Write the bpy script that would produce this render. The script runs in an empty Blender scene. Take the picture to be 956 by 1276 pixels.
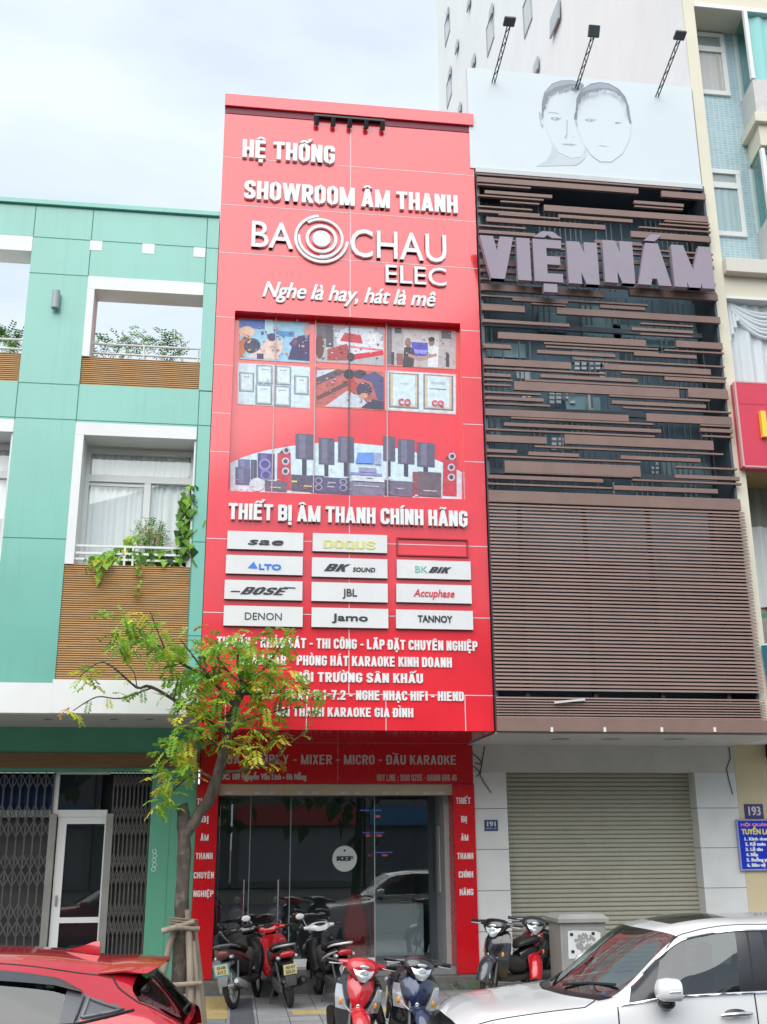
import bpy, bmesh, math, random, os
import numpy as np
from mathutils import Matrix, Vector, Euler
R = math.radians
sc = bpy.context.scene
col = sc.collection
rnd = random.Random(7)

# ------------------------------------------------------------------ camera
F, PITCH, ROLL, YAW, CH = 1340.0, 0.297440494, -0.006400334, -0.13587358, 2.15
def cam_matrix():
    cy, sy = math.cos(YAW), math.sin(YAW); cp, sp = math.cos(PITCH), math.sin(PITCH); cr, sr = math.cos(ROLL), math.sin(ROLL)
    Rz = np.array([[cy, sy, 0], [-sy, cy, 0], [0, 0, 1]]); B = np.array([[1, 0, 0], [0, 0, -1], [0, 1, 0]])
    Rx = np.array([[1, 0, 0], [0, cp, sp], [0, -sp, cp]]); Rr = np.array([[cr, -sr, 0], [sr, cr, 0], [0, 0, 1]])
    return Rr @ Rx @ B @ Rz
CM = cam_matrix()
cd = bpy.data.cameras.new('camera'); cam = bpy.data.objects.new('camera', cd); col.objects.link(cam); sc.camera = cam
cd.sensor_fit = 'VERTICAL'; cd.sensor_height = 36.0; cd.lens = F / 1276.0 * 36.0
cd.clip_end = 3000; cd.clip_start = 0.1
M4 = Matrix.Identity(4)
for i in range(3):
    M4[i][0] = CM[0][i]; M4[i][1] = -CM[1][i]; M4[i][2] = -CM[2][i]
M4.translation = Vector((0, 0, CH)); cam.matrix_world = M4

def PX(px, py, Y):                      # a point of the plane at distance Y that is seen at a picture position: world X and Z
    d = CM.T @ np.array([(px - 478) / F, (py - 638) / F, 1.0]); t = Y / d[1]
    return d[0] * t, CH + d[2] * t
def PZ(px, py, Z):
    d = CM.T @ np.array([(px - 478) / F, (py - 638) / F, 1.0]); t = (Z - CH) / d[2]
    return d[0] * t, d[1] * t
def XA(px, Z, Y):                       # world X on plane Y at height Z
    k = (px - 478) / F; a = CM[0] - k * CM[2]
    return -(a[1] * Y + a[2] * (Z - CH)) / a[0]

# ------------------------------------------------------------------ sky, sun, exposure
SUN_EL, SUN_AZ = R(52), R(205)          # azimuth clockwise from +Y: behind the camera, a little to the left
w = bpy.data.worlds.new('World'); sc.world = w; w.use_nodes = True
nt = w.node_tree; bg = nt.nodes['Background']; bg.inputs['Strength'].default_value = 0.12
sky = nt.nodes.new('ShaderNodeTexSky'); sky.sky_type = 'NISHITA'; sky.sun_disc = False
sky.sun_elevation = SUN_EL; sky.sun_rotation = SUN_AZ; sky.air_density = 1.2; sky.dust_density = 1.5
tc = nt.nodes.new('ShaderNodeTexCoord')
mp = nt.nodes.new('ShaderNodeMapping'); mp.inputs['Scale'].default_value = (1.0, 1.0, 2.6); mp.inputs['Location'].default_value = (0.4, 0.1, 0.3)
nz = nt.nodes.new('ShaderNodeTexNoise'); nz.inputs['Scale'].default_value = 2.1; nz.inputs['Detail'].default_value = 6; nz.inputs['Roughness'].default_value = 0.5
rp = nt.nodes.new('ShaderNodeValToRGB'); rp.color_ramp.elements[0].position = 0.36; rp.color_ramp.elements[0].color = (0.55, 0.55, 0.55, 1)
rp.color_ramp.elements[1].position = 0.66; rp.color_ramp.elements[1].color = (0.97, 0.97, 0.97, 1)
mx = nt.nodes.new('ShaderNodeMix'); mx.data_type = 'RGBA'; mx.inputs['B'].default_value = (4.6, 5.1, 5.6, 1)
L = nt.links.new
L(tc.outputs['Generated'], mp.inputs['Vector']); L(mp.outputs[0], nz.inputs['Vector']); L(nz.outputs[0], rp.inputs[0])
L(rp.outputs[0], mx.inputs['Factor']); L(sky.outputs[0], mx.inputs['A']); L(mx.outputs['Result'], bg.inputs['Color'])
sd = bpy.data.lights.new('sun', 'SUN'); sd.energy = 2.1; sd.angle = R(75); sd.color = (1, 0.965, 0.91)
so = bpy.data.objects.new('sun', sd); col.objects.link(so)
dirv = Vector((math.sin(SUN_AZ) * math.cos(SUN_EL), math.cos(SUN_AZ) * math.cos(SUN_EL), math.sin(SUN_EL)))
so.rotation_euler = dirv.to_track_quat('Z', 'Y').to_euler(); so.location = (0, -10, 30)
vs = sc.view_settings; vs.view_transform = 'Standard'; vs.look = 'None'; vs.gamma = 1; vs.exposure = 0.80; vs.use_curve_mapping = False
sc.cycles.max_bounces = 8; sc.cycles.transparent_max_bounces = 12; sc.cycles.caustics_reflective = False; sc.cycles.caustics_refractive = False
sc.cycles.use_denoising = True; sc.cycles.sample_clamp_indirect = 6

# ------------------------------------------------------------------ materials
MATS = {}
def srgb(r, g, b):
    f = lambda c: (c / 255 / 12.92) if c / 255 <= 0.04045 else ((c / 255 + 0.055) / 1.055) ** 2.4
    return (f(r), f(g), f(b))
def mat(name, c, rough=0.5, metal=0.0, spec=0.5, coat=0.0, var=0.0, vscale=3.0, bump=0.0, bscale=60.0, stretch=(1, 1, 1), emit=None, estr=1.0, dirt=0.0, dscale=0.7, dcol=(0.12, 0.11, 0.1), ior=None, coat_rough=0.05, streak=0.0, coat_ior=1.5):
    if name in MATS: return MATS[name]
    m = bpy.data.materials.new(name); m.use_nodes = True; t = m.node_tree; p = t.nodes['Principled BSDF']; l = t.links.new
    p.inputs['Base Color'].default_value = (*c, 1); p.inputs['Roughness'].default_value = rough; p.inputs['Metallic'].default_value = metal
    p.inputs['Specular IOR Level'].default_value = spec; p.inputs['Coat Weight'].default_value = coat; p.inputs['Coat Roughness'].default_value = coat_rough; p.inputs['Coat IOR'].default_value = coat_ior
    if ior: p.inputs['IOR'].default_value = ior
    if emit: p.inputs['Emission Color'].default_value = (*emit, 1); p.inputs['Emission Strength'].default_value = estr
    if var or bump or dirt or streak:
        g = t.nodes.new('ShaderNodeNewGeometry'); mpn = t.nodes.new('ShaderNodeMapping'); mpn.inputs['Scale'].default_value = stretch; l(g.outputs['Position'], mpn.inputs['Vector'])
    last = None
    if var:
        n = t.nodes.new('ShaderNodeTexNoise'); n.inputs['Scale'].default_value = vscale; n.inputs['Detail'].default_value = 7; n.inputs['Roughness'].default_value = 0.6; l(mpn.outputs[0], n.inputs['Vector'])
        r = t.nodes.new('ShaderNodeValToRGB'); r.color_ramp.elements[0].position = 0.3; r.color_ramp.elements[1].position = 0.7
        r.color_ramp.elements[0].color = (*[max(0, x * (1 - var)) for x in c], 1); r.color_ramp.elements[1].color = (*[min(1, x * (1 + var * 0.7)) for x in c], 1)
        l(n.outputs[0], r.inputs[0]); last = r.outputs[0]
        rr = t.nodes.new('ShaderNodeMapRange'); rr.inputs['To Min'].default_value = max(0, rough - 0.07); rr.inputs['To Max'].default_value = min(1, rough + 0.1); l(n.outputs[0], rr.inputs[0]); l(rr.outputs[0], p.inputs['Roughness'])
    for amt, sc_, st in ((dirt, dscale, (1, 1, 1)), (streak, 2.2, (3.2, 3.2, 0.16))):
        if not amt: continue
        mp2 = t.nodes.new('ShaderNodeMapping'); mp2.inputs['Scale'].default_value = st; l(g.outputs['Position'], mp2.inputs['Vector'])
        n2 = t.nodes.new('ShaderNodeTexNoise'); n2.inputs['Scale'].default_value = sc_; n2.inputs['Detail'].default_value = 9; n2.inputs['Roughness'].default_value = 0.7; l(mp2.outputs[0], n2.inputs['Vector'])
        r2 = t.nodes.new('ShaderNodeMapRange'); r2.inputs['From Min'].default_value = 0.52; r2.inputs['From Max'].default_value = 0.78; r2.inputs['To Max'].default_value = amt; l(n2.outputs[0], r2.inputs[0])
        x = t.nodes.new('ShaderNodeMix'); x.data_type = 'RGBA'; l(r2.outputs[0], x.inputs['Factor']); x.inputs['B'].default_value = (*dcol, 1)
        if last is not None: l(last, x.inputs['A'])
        else: x.inputs['A'].default_value = (*c, 1)
        last = x.outputs['Result']
    if last is not None: l(last, p.inputs['Base Color'])
    if bump:
        n3 = t.nodes.new('ShaderNodeTexNoise'); n3.inputs['Scale'].default_value = bscale; n3.inputs['Detail'].default_value = 4; l(mpn.outputs[0], n3.inputs['Vector'])
        b = t.nodes.new('ShaderNodeBump'); b.inputs['Strength'].default_value = bump; b.inputs['Distance'].default_value = 0.02; l(n3.outputs[0], b.inputs['Height']); l(b.outputs[0], p.inputs['Normal'])
    MATS[name] = m; return m
def glass(name, tint, ior=1.5, rough=0.0, base=0.0):
    if name in MATS: return MATS[name]
    m = bpy.data.materials.new(name); m.use_nodes = True; t = m.node_tree; t.nodes.clear(); l = t.links.new
    o = t.nodes.new('ShaderNodeOutputMaterial'); tr = t.nodes.new('ShaderNodeBsdfTransparent'); tr.inputs[0].default_value = (*tint, 1)
    gl = t.nodes.new('ShaderNodeBsdfGlossy'); gl.inputs['Roughness'].default_value = rough; gl.inputs[0].default_value = (0.95, 0.98, 1, 1)
    fr = t.nodes.new('ShaderNodeFresnel'); gb_ = t.nodes.new('ShaderNodeNewGeometry'); mr_ = t.nodes.new('ShaderNodeMapRange'); mr_.inputs['To Min'].default_value = ior; mr_.inputs['To Max'].default_value = 1 / ior
    l(gb_.outputs['Backfacing'], mr_.inputs[0]); l(mr_.outputs[0], fr.inputs[0]); mxs = t.nodes.new('ShaderNodeMixShader')
    fo = fr.outputs[0]
    if base: mm = t.nodes.new('ShaderNodeMath'); mm.operation = 'MAXIMUM'; mm.inputs[1].default_value = base; l(fo, mm.inputs[0]); fo = mm.outputs[0]
    l(fo, mxs.inputs[0]); l(tr.outputs[0], mxs.inputs[1]); l(gl.outputs[0], mxs.inputs[2]); l(mxs.outputs[0], o.inputs[0])
    MATS[name] = m; return m

# ------------------------------------------------------------------ object helpers
ORG = {}
def thing(name, label, cat, loc=(0, 0, 0), group=None, kind=None):
    o = bpy.data.objects.new(name, None); col.objects.link(o); o.location = loc; ORG[o.name] = Vector(loc)
    o.empty_display_size = 0.2
    return tag(o, label, cat, group, kind)
def tag(o, label=None, cat=None, group=None, kind=None):
    if label: o['label'] = label
    if cat: o['category'] = cat
    if group: o['group'] = group
    if kind: o['kind'] = kind
    return o
def copy_tree(o, parent=None):
    c = o.copy(); col.objects.link(c)
    if parent is not None: c.parent = parent
    for ch in list(o.children): copy_tree(ch, c)
    return c
def org(o):
    return ORG.get(o.name, Vector((0, 0, 0))) if o is not None else Vector((0, 0, 0))

class MB:
    def __init__(s): s.v = []; s.f = []; s.mi = []; s.cur = 0
    def mat(s, i): s.cur = i; return s
    def add(s, vs, fs):
        b = len(s.v); s.v.extend([tuple(p) for p in vs]); s.f.extend([tuple(b + i for i in q) for q in fs]); s.mi.extend([s.cur] * len(fs)); return s
    def box(s, x0, x1, y0, y1, z0, z1):
        if x0 > x1: x0, x1 = x1, x0
        if y0 > y1: y0, y1 = y1, y0
        if z0 > z1: z0, z1 = z1, z0
        return s.add([(x0, y0, z0), (x1, y0, z0), (x1, y1, z0), (x0, y1, z0), (x0, y0, z1), (x1, y0, z1), (x1, y1, z1), (x0, y1, z1)],
                     [(0, 3, 2, 1), (4, 5, 6, 7), (0, 1, 5, 4), (1, 2, 6, 5), (2, 3, 7, 6), (3, 0, 4, 7)])
    def obox(s, c, size, rot=None):
        hx, hy, hz = size[0] / 2, size[1] / 2, size[2] / 2; rot = rot or Matrix.Identity(3); c = Vector(c)
        vs_ = [c + rot @ Vector((x, y, z)) for z in (-hz, hz) for x, y in ((-hx, -hy), (hx, -hy), (hx, hy), (-hx, hy))]
        return s.add(vs_, [(0, 3, 2, 1), (4, 5, 6, 7), (0, 1, 5, 4), (1, 2, 6, 5), (2, 3, 7, 6), (3, 0, 4, 7)])
    def bar(s, a, b, wd, hg=None):         # a straight bar of rectangular section
        a, b = Vector(a), Vector(b); d = b - a; q = d.to_track_quat('X', 'Z').to_matrix()
        return s.obox((a + b) / 2, (d.length, wd, hg or wd), q)
    def sheet(s, x0, x1, z0, z1, Y):
        return s.add([(x0, Y, z0), (x1, Y, z0), (x1, Y, z1), (x0, Y, z1)], [(0, 1, 2, 3)])
    def poly(s, pts): return s.add(pts, [tuple(range(len(pts)))])
    def tube(s, pts, r, n=8, caps=True):
        pts = [Vector(p) for p in pts]; m = len(pts); rs = r if isinstance(r, (list, tuple)) else [r] * m
        rings = []; up = None
        for i, p in enumerate(pts):
            t = (pts[min(i + 1, m - 1)] - pts[max(i - 1, 0)])
            t = t.normalized() if t.length > 1e-9 else Vector((0, 0, 1))
            if up is None: up = t.orthogonal().normalized()
            else:
                up = up - t * up.dot(t)
                up = up.normalized() if up.length > 1e-6 else t.orthogonal().normalized()
            bt = t.cross(up)
            rings.append([p + (up * math.cos(2 * math.pi * k / n) + bt * math.sin(2 * math.pi * k / n)) * rs[i] for k in range(n)])
        return s.loft(rings, caps, caps)
    def loft(s, rings, cap0=True, cap1=True, closed=True):
        n = len(rings[0]); vs_ = [p for r_ in rings for p in r_]; fs = []
        for i in range(len(rings) - 1):
            for k in range(n if closed else n - 1):
                a, b = i * n + k, i * n + (k + 1) % n; fs.append((a, b, b + n, a + n))
        if cap0: fs.append(tuple(range(n - 1, -1, -1)))
        if cap1: fs.append(tuple((len(rings) - 1) * n + k for k in range(n)))
        return s.add(vs_, fs)
    def sloft(s, secs, n=14, ex=2.5, cap=True, axis='x'):
        """superellipse sections: (x, y, z, half width, half height[, pitch])"""
        rings = []
        for q in secs:
            x, y, z, hw, hh = q[:5]; pt = q[5] if len(q) > 5 else 0.0; rg = []
            for k in range(n):
                a = 2 * math.pi * k / n; ca, sa = math.cos(a), math.sin(a)
                u = math.copysign(abs(ca) ** (2 / ex), ca) * hw; v = math.copysign(abs(sa) ** (2 / ex), sa) * hh
                if axis == 'x': rg.append((x - v * math.sin(pt), y + u, z + v * math.cos(pt)))
                elif axis == 'z': rg.append((x + v * math.cos(pt), y + u, z + v * math.sin(pt)))
                else: rg.append((x + u, y, z + v))
            rings.append(rg)
        return s.loft(rings, cap, cap)
    def ell(s, c, rad, nu=14, nv=8, rot=None):
        c = Vector(c); rot = rot or Matrix.Identity(3); rings = []
        for i in range(nv + 1):
            th = math.pi * i / nv; rr = max(math.sin(th), 0.02)
            rings.append([c + rot @ Vector((rad[0] * rr * math.cos(2 * math.pi * k / nu), rad[1] * rr * math.sin(2 * math.pi * k / nu), rad[2] * math.cos(th))) for k in range(nu)])
        return s.loft(rings)
    def torus(s, c, axis, R0, r, nu=28, nv=8, a0=0, a1=2 * math.pi, flat=1.0):
        c = Vector(c); ax = Vector(axis).normalized(); u = ax.orthogonal().normalized(); v = ax.cross(u); full = abs(a1 - a0 - 2 * math.pi) < 1e-6
        rings = []
        for i in range(nu + (0 if full else 1)):
            a = a0 + (a1 - a0) * i / nu; d = u * math.cos(a) + v * math.sin(a)
            rings.append([c + d * (R0 + r * math.cos(2 * math.pi * k / nv)) + ax * (r * flat * math.sin(2 * math.pi * k / nv)) for k in range(nv)])
        if full: rings.append(rings[0])
        return s.loft(rings, not full, not full)
    def cyl(s, a, b, r, n=16, r2=None): return s.tube([a, b], [r, r if r2 is None else r2], n)
    def build(s, name, mats, parent=None, smooth=None, bevel=0.0, recalc=False, sub=0, at=None):
        if not isinstance(mats, (list, tuple)): mats = [mats]
        me = bpy.data.meshes.new(name); off = org(parent) if at is None else Vector(at)
        me.from_pydata([(x - off.x, y - off.y, z - off.z) for x, y, z in s.v], [], s.f)
        for m in mats: me.materials.append(m)
        if len(mats) > 1: me.polygons.foreach_set('material_index', s.mi)
        if recalc:
            b = bmesh.new(); b.from_mesh(me); bmesh.ops.recalc_face_normals(b, faces=b.faces); b.to_mesh(me); b.free()
        if smooth is not None:
            me.polygons.foreach_set('use_smooth', [True] * len(me.polygons))
            if smooth < 180: me.set_sharp_from_angle(angle=R(smooth))
        me.update()
        o = bpy.data.objects.new(name, me); col.objects.link(o)
        if parent is not None: o.parent = parent; ORG[o.name] = off
        elif at is not None: o.location = off; ORG[o.name] = off
        if sub:
            md = o.modifiers.new('Subdivision', 'SUBSURF'); md.levels = sub; md.render_levels = sub
        if bevel:
            md = o.modifiers.new('Bevel', 'BEVEL'); md.width = bevel; md.segments = 2; md.limit_method = 'ANGLE'
        return o

# ------------------------------------------------------------------ lettering
GL = {}
def glyphs(body, spacing=1.0, shear=0.0, thick=True):
    k = (body, spacing, shear, thick)
    if k in GL: return GL[k]
    c = bpy.data.curves.new('lettering', 'FONT'); c.body = body; c.resolution_u = 3; c.space_character = spacing; c.shear = shear
    if thick: c.extrude = 0.5
    o = bpy.data.objects.new('lettering', c); me = bpy.data.meshes.new_from_object(o)
    vs_ = [tuple(v.co) for v in me.vertices]; fs = [tuple(p.vertices) for p in me.polygons]
    bpy.data.objects.remove(o); bpy.data.curves.remove(c); bpy.data.meshes.remove(me)
    GL[k] = (vs_, fs); return GL[k]
CAP = max(v[1] for v in glyphs('H')[0])
# a heavy condensed sans drawn here, stroke by stroke (capital height 1)
import unicodedata
BF = {}
def _ribbon(pts, rad, t, closed=False):
    """outline ribbon of stroke width t along a polyline with rounded corners"""
    P = [Vector((x, y)) for x, y in pts]; n = len(P); c = []
    for i, p in enumerate(P):
        rr = rad[i] if isinstance(rad, (list, tuple)) else rad
        if (not closed and i in (0, n - 1)) or rr <= 0: c.append(p); continue
        a, b = P[i - 1], P[(i + 1) % n]; da, db = (a - p).normalized(), (b - p).normalized()
        rr = min(rr, (a - p).length * 0.5, (b - p).length * 0.5)
        for k in range(5):
            s = k / 4; c.append((p + da * rr).lerp(p, s).lerp(p.lerp(p + db * rr, s), s))
    m = len(c); out = []
    for i in range(m):
        p0 = c[i - 1] if (i > 0 or closed) else None; p1 = c[(i + 1) % m] if (i < m - 1 or closed) else None
        d0 = (c[i] - p0).normalized() if p0 is not None else None; d1 = (p1 - c[i]).normalized() if p1 is not None else None
        if d0 is None: d0 = d1
        if d1 is None: d1 = d0
        n0 = Vector((-d0.y, d0.x)); n1 = Vector((-d1.y, d1.x)); nn = n0 + n1; nn = nn.normalized() if nn.length > 1e-6 else n0
        k = min(1.6, 1 / max(0.35, nn.dot(n0))); out.append((c[i] + nn * t / 2 * k, c[i] - nn * t / 2 * k))
    return out + ([out[0]] if closed else [])
def block_glyph(ch, t):
    w = 0.50; h = t / 2; L_, R_, T_, B_ = h, w - h, 1 - h, h; r = 0.19; th = t * 0.92; M_ = 0.5
    strips = []
    def V(x, y0=0, y1=1): strips.append([(Vector((x - h, y0)), Vector((x + h, y0))), (Vector((x - h, y1)), Vector((x + h, y1)))])
    def Hb(y, x0, x1, tt=None):
        k = (tt or th) / 2; strips.append([(Vector((x0, y + k)), Vector((x0, y - k))), (Vector((x1, y + k)), Vector((x1, y - k)))])
    def D(x0, y0, x1, y1, k=1.0): q = h * k; strips.append([(Vector((x0 - q, y0)), Vector((x0 + q, y0))), (Vector((x1 - q, y1)), Vector((x1 + q, y1)))])
    def Rb(pts, rad=r, closed=False, tt=None): strips.append(_ribbon(pts, rad, tt or t, closed))
    if ch in 'O0': Rb([(L_, B_), (L_, T_), (R_, T_), (R_, B_)], r, True)
    elif ch == 'C': Rb([(R_, .66), (R_, T_), (L_, T_), (L_, B_), (R_, B_), (R_, .34)])
    elif ch == 'G': Rb([(R_, .68), (R_, T_), (L_, T_), (L_, B_), (R_, B_), (R_, .50)]); Hb(.46, w * .5, R_ + h)
    elif ch == 'S': Rb([(R_, .70), (R_, T_), (L_, T_), (L_, .56), (R_, .44), (R_, B_), (L_, B_), (L_, .30)])
    elif ch in 'DĐ':
        Rb([(L_, B_), (L_, T_), (R_, T_), (R_, B_)], [0, 0, r, r], True)
        if ch == 'Đ': Hb(.5, -.09, w * .5, t * .62)
    elif ch == 'U': Rb([(L_, 1), (L_, B_), (R_, B_), (R_, 1)])
    elif ch == 'J': Rb([(R_, 1), (R_, B_), (L_, B_), (L_, .34)])
    elif ch in 'EF':
        V(L_); Hb(1 - th / 2, t, w * .92); Hb(.51, t, w * .86)
        if ch == 'E': Hb(th / 2, t, w * .92)
    elif ch == 'L': V(L_); Hb(th / 2, t, w * .9)
    elif ch == 'T': V(w / 2, 0, 1 - th); Hb(1 - th / 2, 0, w)
    elif ch == 'H': V(L_); V(R_); Hb(.5, t, w - t)
    elif ch == 'I': w = t; V(h)
    elif ch in 'PRB':
        V(L_); Rb([(t * .9, T_), (R_, T_), (R_, .49), (t * .9, .49)], r)
        if ch == 'R': D(R_ + .02, 0, w * .52, .44)
        if ch == 'B': Rb([(t * .9, .49), (R_ + .01, .49), (R_ + .01, B_), (t * .9, B_)], r)
    elif ch == 'N': V(L_); V(R_); D(R_, 0, L_, 1, .95)
    elif ch == 'M': w = .68; V(L_); V(w - h); D(w / 2, 0, L_, 1, .9); D(w / 2, 0, w - h, 1, .9)
    elif ch == 'W': w = .80; D(w * .27, 0, h * .95, 1, .95); D(w * .27, 0, w * .5, 1, .85); D(w * .73, 0, w * .5, 1, .85); D(w * .73, 0, w - h * .95, 1, .95)
    elif ch == 'V': w = .54; D(w / 2, 0, h, 1); D(w / 2, 0, w - h, 1)
    elif ch == 'A': w = .56; D(h, 0, w / 2, 1); D(w - h, 0, w / 2, 1); Hb(.25, w * .25, w * .75)
    elif ch == 'K': V(L_); D(t * .9, .40, w - h * .8, 1, .95); D(w - h * .7, 0, w * .48, .62, .95)
    elif ch == 'Y': w = .54; V(w / 2, 0, .45); D(w / 2, .40, h, 1); D(w / 2, .40, w - h, 1)
    elif ch == 'X': D(h, 0, w - h, 1); D(w - h, 0, h, 1)
    elif ch == 'Q': Rb([(L_, B_), (L_, T_), (R_, T_), (R_, B_)], r, True); D(w * .98, -.06, w * .62, .22, .8)
    elif ch == '1': w = .3; V(w - h); Hb(.84, 0.0, w - t, t * .8)
    elif ch == '2': Rb([(L_, .70), (L_, T_), (R_, T_), (R_, .56), (L_, .20), (L_, .06)]); Hb(th / 2, 0, w)
    elif ch == '5': Rb([(w, T_), (L_, T_), (L_, .56), (R_, .60), (R_, B_), (L_, B_), (L_, .26)], [0, 0, .05, r, r, r, 0])
    elif ch == '7': Hb(1 - th / 2, 0, w); D(w * .36, 0, w - h, 1 - th * .5)
    elif ch in '689':
        Rb([(L_, B_), (L_, T_), (R_, T_), (R_, B_)], r, True) if ch == '8' else None
        if ch == '8': Hb(.52, t, w - t)
        if ch == '6': Rb([(R_, .72), (R_, T_), (L_, T_), (L_, B_), (R_, B_), (R_, .56), (L_, .56)], r)
        if ch == '9': Rb([(L_, .28), (L_, B_), (R_, B_), (R_, T_), (L_, T_), (L_, .44), (R_, .44)], r)
    elif ch == '3': Rb([(L_, .72), (L_, T_), (R_, T_), (R_, .52), (w * .4, .52)]); Rb([(w * .4, .52), (R_, .52), (R_, B_), (L_, B_), (L_, .28)])
    elif ch == '4': V(R_ - .04); D(h, .28, R_ - .06, 1, .8); Hb(.26, 0, w)
    elif ch in '-–': w = .34; Hb(.45, .02, w - .02, t * .75)
    elif ch == '.': w = t; V(h, 0, t)
    elif ch == ':': w = t; V(h, .05, t + .05); V(h, .5, t + .5)
    elif ch == ' ': w = .17
    return w, strips
def block_marks(marks, w, t, upper=True):
    out = []; c = w / 2; q = t * .40
    D = lambda x0, y0, x1, y1, k=q: out.append([(Vector((x0 - k, y0)), Vector((x0 + k, y0))), (Vector((x1 - k, y1)), Vector((x1 + k, y1)))])
    circ = '\u0302' in marks
    for m in marks:
        if m == '\u0302': D(c - .15, 1.05, c - .0, 1.20); D(c + .15, 1.05, c + .0, 1.20)
        elif m == '\u0301': D(c + (.20 if circ else -.04), 1.12 if circ else 1.05, c + (.30 if circ else .10), 1.30 if circ else 1.22, q * 1.1)
        elif m == '\u0300': D(c - (.20 if circ else -.04), 1.10, c - (.30 if circ else .10), 1.26, q)
        elif m == '\u0323': k = t * .5; out.append([(Vector((c - k, -.24)), Vector((c + k, -.24))), (Vector((c - k, -.24 + t * .9)), Vector((c + k, -.24 + t * .9)))])
        elif m == '\u0303': out.append(_ribbon([(c - .17, 1.07), (c - .10, 1.17), (c + .08, 1.08), (c + .17, 1.19)], .05, t * .55))
        elif m == '\u0306': out.append(_ribbon([(c - .15, 1.20), (c - .12, 1.07), (c + .12, 1.07), (c + .15, 1.20)], .07, t * .55))
        elif m == '\u0309': out.append(_ribbon([(c - .07, 1.22), (c + .08, 1.24), (c + .06, 1.12), (c, 1.05)], .05, t * .5))
        elif m == '\u031b': D(w - t * .2, .92, w + .07, 1.12, q)
    return out
def block(body, t=0.175, gap=0.075):
    k = (body, t, gap)
    if k in BF: return BF[k]
    vs_, fs = [], []; x = 0; z = 0
    for ch in body:
        base = 'Đ' if ch == 'Đ' else unicodedata.normalize('NFD', ch)[0]; marks = '' if ch == 'Đ' else unicodedata.normalize('NFD', ch)[1:]
        w_, st = block_glyph(base, t)
        for s in st + block_marks(marks, w_, t):
            b = len(vs_); m = len(s); e = 0.004 * (z % 7); z += 1
            for a, c in s: vs_ += [(x + a.x, a.y, .5 + e), (x + c.x, c.y, .5 + e), (x + a.x, a.y, -.5), (x + c.x, c.y, -.5)]
            for i in range(m - 1):
                o = b + 4 * i; fs += [(o, o + 1, o + 5, o + 4), (o, o + 4, o + 6, o + 2), (o + 1, o + 3, o + 7, o + 5)]
            fs += [(b, b + 2, b + 3, b + 1), (b + 4 * (m - 1), b + 4 * (m - 1) + 1, b + 4 * (m - 1) + 3, b + 4 * (m - 1) + 2)]
        x += w_ + gap
    BF[k] = (vs_, fs); return BF[k]
def text(parent, body, m, x0, x1, zb, zc, Y, depth=0.03, bold=(0, 0), shear=0.0, spacing=1.0, name='lettering', xf=None, n=(3, 2), bt=None, gap=0.075):
    """letters between x0 and x1, baseline zb, capital height up to zc, standing out DEPTH from the plane Y towards the street"""
    vs_, fs = block(body, bt, gap) if bt else glyphs(body, spacing, shear, depth > 0); us = [v[0] for v in vs_]; u0, u1 = min(us), max(us)
    if bt:
        bold = (0, 0)
        if shear: vs_ = [(v[0] + shear * v[1], v[1], v[2]) for v in vs_]; us = [v[0] for v in vs_]; u0, u1 = min(us), max(us)
    bx, bz = bold; sx = (x1 - x0 - bx) / (u1 - u0); sz = (zc - zb - bz) / (1.0 if bt else CAP); b = MB(); k = 0
    offs = []
    for i in range(n[0] if bx else 1):
        for j in range(n[1] if bz else 1):
            offs.append((bx * i / max(1, n[0] - 1) if bx else 0, bz * j / max(1, n[1] - 1) if bz else 0))
    for ox, oz in offs:
        if depth > 0: q = [(x0 + ox + (v[0] - u0) * sx, Y - (depth + 0.0007 * k) * (v[2] + 0.5), zb + oz + v[1] * sz) for v in vs_]
        else: q = [(x0 + ox + (v[0] - u0) * sx, Y - 0.0005 * k, zb + oz + v[1] * sz) for v in vs_]
        if xf: q = [xf(*p) for p in q]
        b.add(q, fs); k += 1
    return b.build(name, m, parent, recalc=bool(bt))
def ptext(parent, body, m, xl, yb, yt, xr, Y, **kw):
    X0, Z0 = PX(xl, yb, Y); Z1 = PX(xl, yt, Y)[1]; X1 = XA(xr, Z0, Y)
    return text(parent, body, m, X0, X1, Z0, Z1, Y, **kw)
def prect(xl, yt, yb, xr, Y):
    X0, Z1 = PX(xl, yt, Y); Z0 = PX(xl, yb, Y)[1]; zm = (Z0 + Z1) / 2
    return XA(xl, zm, Y), XA(xr, zm, Y), Z0, Z1
def ppoly(pts, Y): return [(lambda q: (q[0], Y, q[1]))(PX(x, y, Y)) for x, y in pts]
# ------------------------------------------------------------------ common materials
YS, YW = 15.65, 17.6
red = mat('red_panel', (0.80, 0.012, 0.030), 0.34, spec=0.45, coat=1.0, coat_ior=1.58, coat_rough=0.10, bump=0.35, bscale=1.1, var=0.10, vscale=0.8, streak=0.30, dcol=(0.40, 0.015, 0.03), dirt=0.12, dscale=1.5)
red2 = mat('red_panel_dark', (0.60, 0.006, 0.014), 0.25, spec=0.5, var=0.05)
white_joint = mat('white_sealant', (0.72, 0.68, 0.68), 0.6)
letter = mat('white_letter', (0.78, 0.80, 0.80), 0.35, var=0.06, vscale=2, dirt=0.15, dcol=(0.4, 0.38, 0.36))
green = mat('green_panel', (0.155, 0.47, 0.385), 0.38, spec=0.5, coat=1.0, coat_ior=1.45, coat_rough=0.2, bump=0.2, bscale=1.3, var=0.09, vscale=0.7, streak=0.34, dcol=(0.10, 0.30, 0.25))
green_joint = mat('green_joint', (0.06, 0.22, 0.17), 0.7)
white = mat('white_paint', (0.78, 0.79, 0.78), 0.5, var=0.05, vscale=1.5, dirt=0.12, dcol=(0.5, 0.5, 0.47))
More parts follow.
